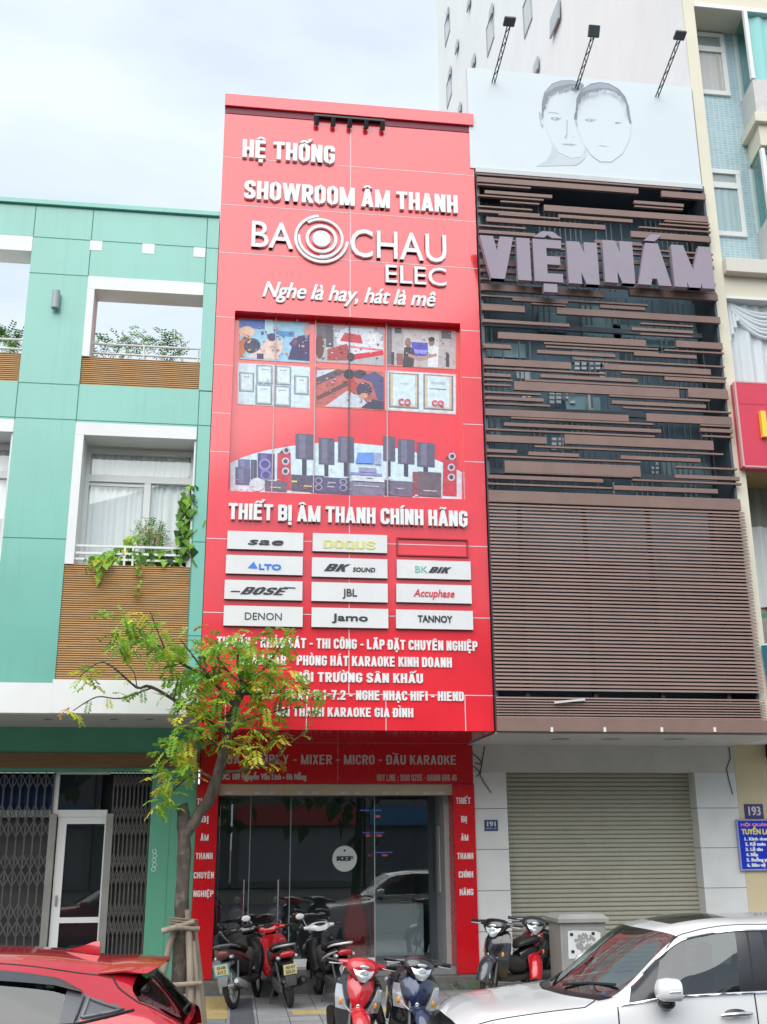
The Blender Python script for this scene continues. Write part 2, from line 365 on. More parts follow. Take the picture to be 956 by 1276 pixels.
def timber_mat():
    m = mat('timber_slats', (0.47, 0.25, 0.085), 0.5, var=0.32, vscale=7, stretch=(0.5, 1, 14))
    t = m.node_tree; p = t.nodes['Principled BSDF']; g = t.nodes.new('ShaderNodeNewGeometry'); wv = t.nodes.new('ShaderNodeTexWave')
    wv.wave_type = 'BANDS'; wv.bands_direction = 'Z'; wv.inputs['Scale'].default_value = 9.5; wv.inputs['Distortion'].default_value = 0.12
    t.links.new(g.outputs['Position'], wv.inputs['Vector']); b = t.nodes.new('ShaderNodeBump'); b.inputs['Strength'].default_value = 0.9; b.inputs['Distance'].default_value = 0.03
    t.links.new(wv.outputs['Fac'], b.inputs['Height']); t.links.new(b.outputs[0], p.inputs['Normal']); return m
timber = timber_mat()
alu = mat('white_aluminium', (0.74, 0.75, 0.74), 0.35)
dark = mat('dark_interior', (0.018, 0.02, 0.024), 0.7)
black = mat('black_plastic', (0.012, 0.012, 0.014), 0.38)
rubber = mat('rubber', (0.018, 0.018, 0.018), 0.75, bump=0.2, bscale=120)
chrome = mat('chrome', (0.75, 0.76, 0.78), 0.12, metal=1)
steel = mat('grey_steel', (0.33, 0.34, 0.35), 0.4, metal=0.8)
concrete = mat('concrete', (0.36, 0.36, 0.345), 0.85, var=0.12, vscale=4, dirt=0.3, dcol=(0.2, 0.2, 0.19))
blueglass = glass('pale_window_glass', (0.95, 0.97, 0.965), 1.9)
curtain = mat('curtain', (0.90, 0.93, 0.91), 0.85)

# ------------------------------------------------------------------ ground
def paving_mat():
    m = bpy.data.materials.new('pavement_tiles'); m.use_nodes = True; t = m.node_tree; p = t.nodes['Principled BSDF']; l = t.links.new
    g = t.nodes.new('ShaderNodeNewGeometry'); br = t.nodes.new('ShaderNodeTexBrick'); br.offset = 0.0; br.inputs['Scale'].default_value = 1.0
    br.inputs['Brick Width'].default_value = 0.4; br.inputs['Row Height'].default_value = 0.4; br.inputs['Mortar Size'].default_value = 0.006
    br.inputs['Color1'].default_value = (0.40, 0.41, 0.41, 1); br.inputs['Color2'].default_value = (0.29, 0.30, 0.31, 1); br.inputs['Mortar'].default_value = (0.08, 0.08, 0.08, 1); br.inputs['Bias'].default_value = 0.1
    n = t.nodes.new('ShaderNodeTexNoise'); n.inputs['Scale'].default_value = 2.0; n.inputs['Detail'].default_value = 9; n.inputs['Roughness'].default_value = 0.7
    x = t.nodes.new('ShaderNodeMix'); x.data_type = 'RGBA'; x.blend_type = 'MULTIPLY'; r = t.nodes.new('ShaderNodeMapRange'); r.inputs['From Min'].default_value = 0.3; r.inputs['From Max'].default_value = 0.7; r.inputs['To Min'].default_value = 0.65; r.inputs['To Max'].default_value = 1.05
    c = t.nodes.new('ShaderNodeCombineColor')
    l(g.outputs['Position'], br.inputs['Vector']); l(g.outputs['Position'], n.inputs['Vector']); l(n.outputs[0], r.inputs[0])
    for i in range(3): l(r.outputs[0], c.inputs[i])
    x.inputs['Factor'].default_value = 1; l(br.outputs['Color'], x.inputs['A']); l(c.outputs[0], x.inputs['B']); l(x.outputs['Result'], p.inputs['Base Color'])
    p.inputs['Roughness'].default_value = 0.75
    b = t.nodes.new('ShaderNodeBump'); b.inputs['Strength'].default_value = 0.4; b.inputs['Distance'].default_value = 0.01; l(br.outputs['Fac'], b.inputs['Height']); b.invert = True; l(b.outputs[0], p.inputs['Normal'])
    return m
asphalt = mat('asphalt', (0.052, 0.053, 0.056), 0.85, var=0.25, vscale=3, bump=0.4, bscale=180)
tag(MB().sheet(0, 1, 0, 1, 0).add([(-300, -300, -0.16), (300, -300, -0.16), (300, 300, -0.16), (-300, 300, -0.16)], [(0, 1, 2, 3)]).build('ground', mat('earth', (0.16, 0.15, 0.13), 0.9, var=0.2)), kind='structure')
g = bpy.data.objects['ground']; bm = bmesh.new(); bm.from_mesh(g.data); bmesh.ops.delete(bm, geom=[v for v in bm.verts if v.co.z > -0.1], context='VERTS'); bm.to_mesh(g.data); bm.free()
tag(MB().add([(-80, -9, -0.15), (80, -9, -0.15), (80, 11.0, -0.15), (-80, 11.0, -0.15)], [(0, 1, 2, 3)]).build('road', asphalt), kind='structure')
tag(MB().box(-80, 80, 11.0, 11.22, -0.2, 0.0).build('kerb', concrete, bevel=0.015), kind='structure')
tag(MB().box(-80, 80, 11.22, 17.35, -0.2, 0.0).build('pavement', paving_mat()), kind='structure')
ytile = mat('yellow_tactile', (0.50, 0.38, 0.16), 0.8, var=0.25, vscale=5, bump=0.3, bscale=40)
yb = MB()
for x0, x1, y0, y1 in ((-0.62, 0.02, 11.9, 17.2), (0.86, 8.0, 15.35, 15.75), (-8, -0.62, 15.35, 15.75)):
    nx = max(1, round((x1 - x0) / 0.4)); ny = max(1, round((y1 - y0) / 0.4))
    for i in range(nx):
        for j in range(ny):
            if rnd.random() < 0.93: yb.box(x0 + (x1 - x0) * i / nx + 0.004, x0 + (x1 - x0) * (i + 1) / nx - 0.004, y0 + (y1 - y0) * j / ny + 0.004, y0 + (y1 - y0) * (j + 1) / ny - 0.004, -0.02, 0.004)
tag(yb.build('pavement_tactile_strip', ytile), kind='structure')
tag(MB().box(0.05, 0.36, 13.0, 17.0, -0.02, 0.0035).build('pavement_drain_strip', mat('dark_paver', (0.10, 0.105, 0.12), 0.8, var=0.2)), kind='structure')
tag(MB().add([(-80, 3.0, -0.146), (80, 3.0, -0.146), (80, 3.15, -0.146), (-80, 3.15, -0.146)], [(0, 1, 2, 3)]).build('road_marking', mat('road_paint', (0.7, 0.7, 0.68), 0.7, var=0.2)), kind='structure')

# ------------------------------------------------------------------ the red shop building
X0r, X1r = -0.53, 3.755
ZB = PX(614.7, 911.2, YS)[1]; ZT = PX(281.1, 119.2, YS)[1]
rb = thing('shop_building', 'narrow red panelled shop building covered in white lettering', 'building', (1.6, 17.6, 0))
ra = prect(293.5, 386.9, 612, 573, YS); RX0, RX1, RZ0, RZ1 = ra[0], ra[1], ra[2], PX(293.5, 386.9, YS)[1]
RX0, RX1 = XA(293, RZ1, YS), XA(573.5, RZ1, YS)
YR = YS + 0.17
b = MB(); b.box(X0r, RX0, YS, YS + 0.3, ZB, ZT).box(RX1, X1r, YS, YS + 0.3, ZB, ZT).box(RX0, RX1, YS, YS + 0.3, ZB, RZ0).box(RX0, RX1, YS, YS + 0.3, RZ1, ZT)
clad = b.build('facade_cladding', red, rb)
MB().box(X0r, X1r, YS + 0.3, 29, ZB, ZT - 0.1).box(X0r, X1r, YW + 0.05, 29, ZB - 0.6, ZB).build('building_body', mat('body_paint', (0.55, 0.06, 0.07), 0.6), rb)
ZC = PX(281.1, 133.5, YS)[1]
MB().box(X0r - 0.005, X1r + 0.005, YS - 0.055, YS + 0.3, ZC, ZT + 0.01).build('parapet_cap', red, rb, bevel=0.008)
MB().box(X0r + 0.005, X1r - 0.005, YS - 0.012, YS - 0.001, ZC - 0.12, ZC - 0.002).build('parapet_shadow_strip', mat('maroon_shadow', (0.20, 0.02, 0.045), 0.5), rb)  # shadow line below the cap, put in as a maroon strip
# sealant joints in the cladding
def hz(px, py): return PX(px, py, YS)[1]
jx = XA(437, hz(437, 200), YS); j = MB(); t_ = 0.011
hj = [hz(588, 218.9), hz(460, 270), hz(415, 325), hz(588, 352)]
for z in (hz(588, 218.9), hz(277, 254.5), hz(277, 314.5)): j.box(X0r, X1r, YS - 0.0035, YS + 0.02, z - t_ / 2, z + t_ / 2)
for py in (395, 455, 515, 563): 
    for a, c in ((X0r, RX0 - 0.002), (RX1 + 0.002, X1r)): z = hz(278, py); j.box(a, c, YS - 0.0035, YS + 0.02, z - t_ / 2, z + t_ / 2)
for z in (hz(262, 671), hz(258, 763), hz(405, 864.5)): j.box(X0r, X1r, YS - 0.0035, YS + 0.02, z - t_ / 2, z + t_ / 2)
zz = hz(405, 864.5)
j.box(jx - t_ / 2, jx + t_ / 2, YS - 0.003, YS + 0.02, RZ1 + 0.01, ZC - 0.14).box(jx - t_ / 2, jx + t_ / 2, YS - 0.003, YS + 0.02, zz, RZ0 - 0.01)
for px in (281, 382, 481, 580): X = XA(px, hz(px, 890), YS); j.box(X - t_ / 2, X + t_ / 2, YS - 0.003, YS + 0.02, ZB, zz)
j.build('sealant_joint', white_joint, clad)
# big raised letters
ptext(clad, 'HỆ THỐNG', letter, 302, 197.5, 175.5, 417, YS, depth=0.055, bt=0.192, gap=0.062)
ptext(clad, 'SHOWROOM ÂM THANH', letter, 304, 249, 226.5, 570, YS, depth=0.055, bt=0.192, gap=0.062)
ptext(clad, 'THIẾT BỊ ÂM THANH CHÍNH HÃNG', letter, 284.5, 648, 628, 582, YS, depth=0.06, bt=0.192, gap=0.062)
ptext(clad, 'BA', letter, 313, 309, 277, 365, YS, depth=0.05, bold=(0.006, 0.006), n=(2, 2))
ptext(clad, 'CHAU', letter, 436.5, 321, 287, 556, YS, depth=0.05, bold=(0.006, 0.006), n=(2, 2))
ptext(clad, 'ELEC', letter, 480, 353.5, 331.5, 556, YS, depth=0.05, bold=(0.005, 0.005), n=(2, 2))
ptext(clad, 'Nghe là hay, hát là mê', letter, 327, 370.5, 351, 543, YS, depth=0.03, bold=(0.014, 0.012), shear=0.32, spacing=0.97, n=(2, 2))
# ring emblem between BA and CHAU
cx, cz = PX(270 + 378 / 2.897, 110 + 548 / 2.897, YS); u = (PX(500, 300, YS)[0] - PX(400, 300, YS)[0]) / 100 / 2.897
lg = MB()
def arc(r0, r1, a0, a1, wd, y0, n=60):
    rings = []
    for i in range(n + 1):
        a = R(a0 + (a1 - a0) * i / n); r_ = (r0 + (r1 - r0) * i / n) * u; h = wd * u / 2
        rings.append([(cx + (r_ + s_ * h) * math.cos(a), y, cz + (r_ + s_ * h) * math.sin(a)) for s_, y in ((-1, YS - 0.002), (1, YS - 0.002), (1, y0), (-1, y0))])
    lg.loft(rings)
arc(92, 92, 97, 357, 10, YS - 0.05); arc(80, 70, 128, -95, 9, YS - 0.048); arc(80, 72, 172, 318, 9, YS - 0.046); arc(51, 51, 0, 360, 11, YS - 0.049)
lg.cyl((cx, YS - 0.002, cz), (cx, YS - 0.052, cz), 32 * u, 40)
lg.build('ring_emblem', letter, clad, recalc=True)
# lines of small raised capitals under the plates
for bdy, xl, yb_, yt_, xr in (('TƯ VẤN - KHẢO SÁT - THI CÔNG - LẮP ĐẶT CHUYÊN NGHIỆP', 270, 806, 793.5, 595), ('QUÁN BAR - PHÒNG HÁT KARAOKE KINH DOANH', 298, 828, 815.5, 563),
        ('HỘI TRƯỜNG SÂN KHẤU', 368, 849.5, 837.5, 527), ('CÂY - PLAY 5.1-7.2 - NGHE NHẠC HIFI - HIEND', 318, 871, 859, 578), ('ÂM THANH KARAOKE GIA ĐÌNH', 343, 892.5, 881, 515)):
    ptext(clad, bdy, letter, xl, yb_, yt_, xr, YS, depth=0.02, bt=0.195, gap=0.078)
# brand plates
plate = mat('plate_white', (0.72, 0.73, 0.735), 0.4, var=0.04, streak=0.15, dcol=(0.5, 0.5, 0.5)); plate_edge = mat('plate_edge', (0.22, 0.22, 0.24), 0.5)
ink = mat('ink_black', (0.035, 0.035, 0.045), 0.5); ink_b = mat('ink_blue', (0.03, 0.22, 0.72), 0.5); ink_y = mat('ink_yellow', (0.68, 0.66, 0.20), 0.6); ink_r = mat('ink_red', (0.68, 0.06, 0.09), 0.5); ink_g = mat('ink_green', (0.16, 0.5, 0.38), 0.5)
SZ = 2.516
def zp(x, y): return 250 + x / SZ, 620 + y / SZ
def zq(x, y): return 260 + x / 2.812, 650 + y / 2.812      # a second, larger view of the same plates
for (x0, y0, y1, x1), parts in {
    (66, 35, 98, 331): [('sae', ink, 138, 80, 55, 262, 0.2, (0.003, 0.006))],
    (364, 43, 106, 624): [('DOQUS', ink_y, 402, 92, 64, 585, 0, 0.15)],
    (61, 119, 184, 329): [('LTO', ink_b, 176, 168, 148, 254, 0, (0.010, 0.010))],
    (361, 128, 195, 625): [('BK', ink, 404, 173, 147, 497, 0.3, 0.20), ('SOUND', ink, 505, 175, 160, 584, 0.2, (0.004, 0.004))],
    (658, 136, 200, 916): [('BIK', ink, 770, 179, 158, 852, 0.3, 0.21), ('BK', ink_g, 724, 178, 155, 768, 0, (0, 0))],
    (56, 206, 273, 328): [('BOSE', ink, 110, 254, 228, 280, 0.35, 0.19)],
    (360, 214, 280, 626): [('JBL', ink, 470, 261, 235, 520, 0, (0.004, 0.003))],
    (656, 220, 284, 919): [('Accuphase', ink_r, 718, 262, 236, 862, 0.25, (0.004, 0.004))],
    (53, 296, 366, 329): [('DENON', ink, 127, 343, 318, 256, 0, (0, 0))],
    (360, 303, 371, 628): [('Jamo', ink, 432, 347, 322, 558, 0, (0.009, 0.006))],
    (655, 310, 376, 924): [('TANNOY', ink, 733, 352, 328, 854, 0, (0.006, 0.005))]}.items():
    (a, t0), (c, _), (_, t1) = zq(x0, y0), zq(x1, y0), zq(x0, y1); X0, X1, Z0, Z1 = prect(a, t0, t1, c, YS)
    pl = MB().mat(0).sheet(X0, X1, Z0, Z1, YS - 0.0552).mat(1).box(X0, X1, YS - 0.055, YS - 0.001, Z0, Z1).build('brand_plate', [plate, plate_edge], rb)
    for bdy, m_, xa, yb_, yt_, xb, sh, bo in parts:
        ptext(pl, bdy, m_, *zq(xa, yb_), zq(xa, yt_)[1], zq(xb, 0)[0], YS - 0.058, depth=0.004, shear=sh, **({'bt': bo} if isinstance(bo, float) else {'bold': bo}))
    if parts[0][0] == 'LTO': MB().poly([(lambda q: (q[0], YS - 0.061, q[1]))(PX(*zq(*p), YS)) for p in ((137, 166), (172, 168), (158, 143))]).build('triangle_mark', ink_b, pl)
    if parts[0][0] == 'BOSE': 
        sq = MB()
        for p in (((76, 249), (108, 250), (112, 246), (80, 245)), ((262, 232), (305, 234), (303, 238), (264, 236))): sq.poly([(lambda q: (q[0], YS - 0.0605, q[1]))(PX(*zq(*k), YS)) for k in p])
        sq.build('bar_mark', ink, pl)
(a, t0), (c, _), (_, t1) = zq(658, 56), zq(909, 56), zq(658, 120); X0, X1, Z0, Z1 = prect(a, t0, t1, c, YS); f_ = MB()
for q in ((X0, X1, Z0, Z0 + 0.02), (X0, X1, Z1 - 0.02, Z1), (X0, X0 + 0.02, Z0 + 0.02, Z1 - 0.02), (X1 - 0.02, X1, Z0 + 0.02, Z1 - 0.02)): f_.box(q[0], q[1], YS - 0.03, YS - 0.001, q[2], q[3])
f_.build('empty_plate_frame', mat('rust_frame', (0.36, 0.03, 0.035), 0.7), rb)
# photo panel in its recess
PR = {}
INKV, INKR, INKS = 0.2, 0.28, 0.5
def ink_of(r, g_, b_):
    k = (r, g_, b_)
    if k not in PR: PR[k] = mat('print_%02x%02x%02x' % k, srgb(*k), INKR, spec=INKS, var=INKV, vscale=11)
    return PR[k]
MB().box(RX0 + 0.001, RX1 - 0.001, YR, YR + 0.1, RZ0 + 0.001, RZ1 - 0.001).build('photo_panel', red, rb)
pan = bpy.data.objects['photo_panel']
class Print:
    """flat printed shapes, every layer 1 mm in front of the last"""
    def __init__(s, Y, f): s.b = MB(); s.Y = Y; s.f = f; s.m = []; s.k = 0
    def p(s, c, *pts):
        if c not in s.m: s.m.append(c)
        s.b.mat(s.m.index(c)); s.b.poly(ppoly([s.f(*q) for q in pts], s.Y - s.k)[::1]); s.k += 0.00022; return s
    def r(s, c, x0, y0, x1, y1, sl=0.06): return s.p(c, (x0, y1), (x1, y1 + sl * (x1 - x0)), (x1, y0 + sl * (x1 - x0)), (x0, y0))
    def e(s, c, x, y, rx, ry, a0=0, a1=360): return s.p(c, *[(x + rx * math.cos(R(-a0 - (a1 - a0) * i / 20)), y + ry * math.sin(R(-a0 - (a1 - a0) * i / 20))) for i in range(20 if a1 - a0 == 360 else 21)])
    def specks(s, x0, y0, x1, y1, n, cols, seed=1, big=1.0):
        q = random.Random(seed)
        for i in range(n):
            x, y = q.uniform(x0, x1), q.uniform(y0, y1); w_, h_ = q.uniform(.008, .05) * (x1 - x0) * big, q.uniform(.01, .07) * (y1 - y0) * big; x = min(x, x1 - w_); y = min(y, y1 - h_); t_ = q.uniform(-.35, .35) * h_
            s.p(q.choice(cols), (x, y), (x + w_, y + t_), (x + w_ * .9, y + h_ + t_), (x + w_ * .1, y + h_))
        return s
    def done(s, name, parent): return s.b.build(name, [ink_of(*c) for c in s.m], parent, recalc=False)
v1 = lambda x, y: (280 + x / 5.975, 390 + y / 5.975)
v2 = lambda x, y: (430 + x / 5.975, 390 + y / 5.975)
Yp = YR - 0.006
t = Print(Yp, v1); t.r((214, 130, 90), 108, 38, 632, 345).r((150, 200, 225), 112, 42, 630, 340, ).r((70, 110, 190), 112, 42, 300, 110).r((190, 228, 235), 300, 48, 360, 150).r((70, 140, 200), 370, 130, 520, 170)
t.e((236, 196, 170), 165, 140, 58, 42).p((200, 110, 60), (112, 210), (160, 160), (190, 170), (140, 330), (112, 330)).e((60, 66, 92), 205, 245, 62, 58).p((226, 200, 190), (150, 330), (250, 280), (320, 190), (420, 190), (440, 240), (400, 345))
t.e((66, 56, 110), 352, 180, 34, 30).p((58, 52, 100), (470, 345), (500, 250), (480, 230), (520, 180), (632, 155), (632, 358)).e((200, 150, 150), 612, 130, 26, 40).e((120, 70, 120), 520, 215, 22, 26).r((66, 56, 100), 240, 300, 290, 340)
t.specks(120, 50, 620, 320, 70, ((96, 110, 150), (205, 180, 170), (170, 205, 222), (70, 70, 104), (214, 150, 110), (130, 160, 200)), 3); t.done('training_photo', pan)
t = Print(Yp, lambda x, y: (270 + x / 2.897, 380 + y / 2.897)); t.r((214, 130, 90), 357, 65, 605, 206).r((176, 180, 186), 360, 68, 603, 203).r((108, 100, 112), 362, 70, 420, 120).r((90, 84, 98), 395, 78, 422, 152)
t.p((222, 226, 234), (425, 100), (470, 82), (560, 86), (600, 110), (604, 170), (500, 190), (440, 160)).p((210, 60, 80), (445, 130), (462, 100), (520, 108), (528, 140)).p((226, 130, 146), (440, 142), (600, 160), (602, 168), (442, 150)).p((214, 40, 60), (490, 178), (602, 164), (602, 180), (495, 198)).p((176, 70, 74), (400, 160), (470, 140), (490, 200), (400, 200)).e((60, 58, 70), 485, 188, 14, 16).e((110, 60, 60), 372, 150, 16, 44).r((240, 240, 244), 545, 105, 575, 140)
t.specks(362, 72, 600, 196, 60, ((150, 150, 158), (214, 90, 104), (120, 104, 112), (232, 234, 240), (90, 84, 96)), 4, .8); t.done('van_photo', pan)
t = Print(Yp, v2); t.r((214, 130, 90), 300, 100, 830, 392).r((186, 180, 182), 306, 106, 824, 385).r((120, 112, 120), 310, 106, 350, 380).r((208, 202, 200), 436, 120, 700, 300).r((90, 84, 92), 370, 108, 420, 150).r((98, 92, 98), 718, 130, 790, 190).r((84, 84, 190), 496, 215, 616, 318).r((150, 150, 230), 515, 270, 610, 300)
t.p((66, 64, 74), (430, 400), (440, 260), (480, 240), (520, 290), (510, 400)).e((150, 118, 110), 470, 220, 24, 34).p((226, 230, 234), (615, 400), (620, 260), (655, 235), (695, 260), (690, 405)).e((150, 118, 110), 645, 215, 22, 32).e((50, 46, 54), 645, 196, 24, 18).p((190, 140, 130), (470, 300), (560, 330), (680, 300), (684, 320), (560, 356), (470, 325)).r((150, 90, 90), 385, 300, 432, 385).r((70, 66, 74), 345, 290, 366, 385).r((70, 66, 74), 752, 300, 776, 400)
t.specks(312, 112, 815, 372, 60, ((160, 150, 150), (120, 110, 114), (214, 206, 200), (150, 110, 104), (90, 86, 96)), 5, .6); t.done('handshake_photo', pan)
t = Print(Yp, v1); t.r((226, 190, 190), 96, 368, 636, 680).r((206, 226, 236), 102, 374, 632, 672)
for x, y, w_, h_ in ((108, 440, 112, 145), (236, 385, 122, 142), (378, 392, 118, 142), (518, 465, 108, 140), (230, 530, 124, 148), (370, 540, 122, 150)): t.r((130, 140, 150), x, y, x + w_, y + h_).r((188, 206, 214), x + 10, y + 8, x + w_ - 10, y + h_ - 10).r((216, 232, 238), x + 18, y + 16, x + w_ - 18, y + h_ - 20).r((160, 176, 190), x + 34, y + 30, x + w_ - 34, y + 38)
t.specks(110, 400, 620, 660, 40, ((196, 214, 222), (176, 192, 202), (220, 234, 240)), 7, .5); t.done('certificate_wall_photo', pan)
t = Print(Yp, lambda x, y: (270 + x / 2.897, 380 + y / 2.897)); t.r((214, 130, 90), 354, 222, 605, 366).r((190, 104, 100), 358, 226, 602, 362).p((206, 210, 226), (360, 262), (362, 236), (430, 232), (400, 250)).p((96, 84, 96), (360, 262), (440, 232), (470, 240), (362, 290)).p((200, 206, 218), (392, 366), (470, 310), (520, 330), (560, 372)).p((110, 70, 76), (362, 330), (470, 275), (475, 290), (364, 345)).p((190, 70, 72), (470, 262), (495, 262), (510, 300), (480, 320))
t.e((56, 52, 66), 478, 250, 20, 18).e((70, 62, 82), 518, 250, 24, 16).p((84, 84, 130), (520, 262), (570, 240), (604, 262), (604, 350), (580, 340), (560, 280)).e((74, 66, 96), 532, 305, 28, 26).p((66, 64, 92), (520, 372), (560, 340), (604, 348), (604, 378)).e((214, 160, 130), 530, 328, 16, 10)
t.specks(362, 240, 598, 352, 70, ((160, 96, 96), (206, 190, 196), (80, 72, 86), (200, 120, 112), (120, 112, 140)), 6, .8); t.done('installation_photo', pan)
t = Print(Yp, v2); t.r((236, 190, 190), 300, 425, 828, 725).r((210, 226, 232), 308, 432, 822, 715)
for x, y in ((328, 442), (584, 455)): t.r((120, 126, 140), x, y, x + 222, y + 262).r((206, 190, 160), x + 10, y + 8, x + 210, y + 250).r((208, 228, 236), x + 30, y + 14, x + 194, y + 240)
t.r((96, 110, 160), 630, 560, 756, 567).r((180, 196, 206), 640, 510, 750, 530).r((180, 196, 206), 410, 520, 480, 530)
t.done('certificate_photo', pan)
Yt = Yp - 0.02
for bdy, xl, yb_, yt_, xr in (('CO', 398, 683, 636, 490), ('CQ', 646, 688, 648, 737)): ptext(pan, bdy, ink_of(226, 70, 96), *v2(xl, yb_), v2(xl, yt_)[1], v2(xr, 0)[0], Yt, depth=0, bold=(0.008, 0.008))
s1 = lambda x, y: (280 + x / 5.975, 520 + y / 5.975)
s2 = lambda x, y: (430 + x / 5.975, 520 + y / 5.975)
t = Print(Yp, lambda x, y: s1(x, y) if x < 896 else s2(x - 896, y))
sk = (206, 228, 238); gy = (98, 98, 122); dg = (74, 74, 96)
top = [(42, 340), (140, 295), (290, 250), (480, 215), (680, 192), (890, 182), (1000, 195), (1180, 212), (1300, 235), (1420, 262), (1560, 310), (1640, 345), (1750, 400), (1768, 410)]
t.p(sk, (42, 548), (700, 575), (1300, 598), (1768, 610), *top[::-1])
def spk(x, y, w_, h_, c=gy, st=True, base=440):
    if st: t.r(dg, x + w_ * 0.36, y + h_, x + w_ * 0.62, base)
    t.r(c, x, y, x + w_, y + h_).r(tuple(min(255, k + 22) for k in c), x + w_ * 0.2, y + 10, x + w_ * 0.55, y + h_ - 10)
spk(528, 120, 134, 190); spk(700, 150, 118, 200); spk(844, 140, 120, 195); spk(1180, 140, 90, 185); spk(1290, 160, 124, 185); spk(1432, 185, 132, 180)
spk(80, 370, 112, 130, (104, 104, 140), False); spk(100, 310, 90, 64, (112, 116, 160), False); spk(196, 315, 44, 150, (86, 86, 110), False); spk(246, 265, 126, 190, (92, 84, 140), False)
t.e((150, 150, 205), 300, 350, 44, 42).e((92, 84, 140), 300, 350, 30, 30).e((140, 140, 200), 308, 430, 40, 38).e((92, 84, 140), 308, 430, 28, 27)
for x, y in ((388, 245), (1622, 290)):
    t.p((196, 70, 84), (x, y + 290), (x + 105, y + 296), (x + 104, y + 30), (x + 6, y + 20)).p((90, 60, 74), (x + 20, y + 20), (x + 70, y - 40), (x + 105, y + 30))
    for k in (0, 82, 156): t.e((196, 196, 210), x + 72 - (k and 6), y + k, 28, 28).e((80, 76, 96), x + 72 - (k and 6), y + k, 16, 16)
t.e((210, 220, 226), 240, 500, 56, 50).e((210, 220, 226), 130, 530, 46, 26)
for x0, y0, x1, y1, c in ((300, 470, 462, 545, (110, 104, 124)), (496, 425, 640, 545, (96, 92, 112)), (640, 430, 740, 560, (92, 90, 120)), (740, 445, 870, 565, (96, 92, 132)), (870, 450, 930, 575, (88, 86, 116)), (926, 475, 1186, 585, (128, 128, 152)), (1190, 465, 1235, 580, (92, 90, 112)), (1235, 470, 1400, 582, (116, 110, 134)), (1400, 405, 1440, 580, (146, 84, 96)), (1440, 402, 1612, 584, (112, 100, 110))): t.r(c, x0, y0, x1, y1)
for x, y in ((700, 470), (884, 480), (700, 520), (884, 525)): t.e((150, 150, 180), x, y, 30, 26).e((84, 82, 108), x, y, 18, 16)
for x, y, w_ in ((590, 505, 60), (762, 510, 56), (770, 480, 60), (340, 515, 80), (960, 500, 190), (1280, 525, 60), (1480, 540, 100)): t.r((190, 190, 200), x, y, x + w_, y + 9)
t.r((226, 200, 120), 590, 505, 640, 516).r((226, 226, 140), 500, 470, 540, 482)
t.p((108, 150, 226), (975, 340), (990, 262), (1115, 262), (1110, 345)).r((160, 166, 206), 1120, 262, 1165, 350).r((140, 150, 200), 935, 405, 1172, 425).r((214, 222, 234), 945, 430, 1190, 470).r((120, 120, 150), 1055, 448, 1100, 458).r((150, 150, 190), 1000, 372, 1130, 405)
t.r((226, 190, 190), 1416, 575, 1440, 586)
t.specks(60, 460, 1600, 575, 150, ((120, 116, 140), (86, 84, 108), (150, 150, 176), (196, 196, 208), (104, 96, 120)), 8, .45); t.done('loudspeaker_range_print', pan)
gs = MB()
for px in (340.5, 391, 481):
    X = XA(px + 1, PX(px, 500, YR)[1], YR); gs.box(X - 0.008, X + 0.008, YR - 0.034, YR - 0.004, RZ0 + 0.002, RZ1 - 0.002)
gs.build('panel_mullion', mat('pale_mullion', (0.55, 0.42, 0.44), 0.5), pan)
X = XA(435, PX(435, 500, YR)[1], YR); MB().box(X - 0.007, X + 0.007, YR - 0.036, YR - 0.004, RZ0 + 0.002, RZ1 - 0.002).build('dark_mullion', mat('dark_mullion', (0.12, 0.11, 0.13), 0.5), pan)

# ground floor of the shop
zf0, zf1 = PX(590, 977, YW)[1], PX(588.5, 926, YW)[1]
fx0, fx1 = -0.53, PX(589, 950, YW)[0]
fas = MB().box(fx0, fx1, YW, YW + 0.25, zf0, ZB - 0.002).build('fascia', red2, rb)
j = MB(); xm = PX(421, 950, YW)[0]; j.box(xm - 0.004, xm + 0.004, YW - 0.003, YW + 0.01, zf0, zf1 - 0.01).box(fx0, fx1, YW - 0.003, YW + 0.01, zf1 - 0.012, zf1 - 0.006)
j.build('fascia_joint', mat('dull_joint', (0.45, 0.32, 0.32), 0.6), fas)
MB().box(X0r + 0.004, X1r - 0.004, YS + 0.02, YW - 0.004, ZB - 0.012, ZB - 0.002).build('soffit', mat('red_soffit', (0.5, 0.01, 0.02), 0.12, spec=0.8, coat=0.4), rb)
letter_d = mat('fascia_letter', (0.60, 0.57, 0.56), 0.5)
ptext(fas, 'LOA – AMPLY – MIXER – MICRO – ĐẦU KARAOKE', letter_d, 274, 952, 940, 568, YW, depth=0.012, bt=0.165, gap=0.10)
ptext(fas, 'ĐC: 189 Nguyễn Văn Linh - Đà Nẵng', letter_d, 275, 971.5, 964, 382, YW, depth=0.008, bold=(0.013, 0.009), spacing=1.08, n=(3, 2))
ptext(fas, 'HOT LINE : 1900 0255 - 08888 666 46', letter_d, 470, 973, 965, 569, YW, depth=0.008, bt=0.16, gap=0.12)
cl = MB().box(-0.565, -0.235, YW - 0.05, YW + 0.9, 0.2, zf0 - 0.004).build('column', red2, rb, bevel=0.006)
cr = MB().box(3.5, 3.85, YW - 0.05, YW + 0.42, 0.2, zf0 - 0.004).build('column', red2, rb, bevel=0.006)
for bdy, y in (('THIẾT', 999), ('BỊ', 1021), ('ÂM', 1044), ('THANH', 1067), ('CHUYÊN', 1091), ('NGHIỆP', 1114)):
    wd = {'THIẾT': 21, 'BỊ': 9, 'ÂM': 10, 'THANH': 21, 'CHUYÊN': 25, 'NGHIỆP': 25}[bdy]; cxp = 254.5 + (1060 - y) * 0.02
    ptext(cl, bdy, letter, cxp - wd / 2, y + 3.6, y - 4.2, cxp + wd / 2, YW - 0.05, depth=0.008, bt=0.175, gap=0.09)
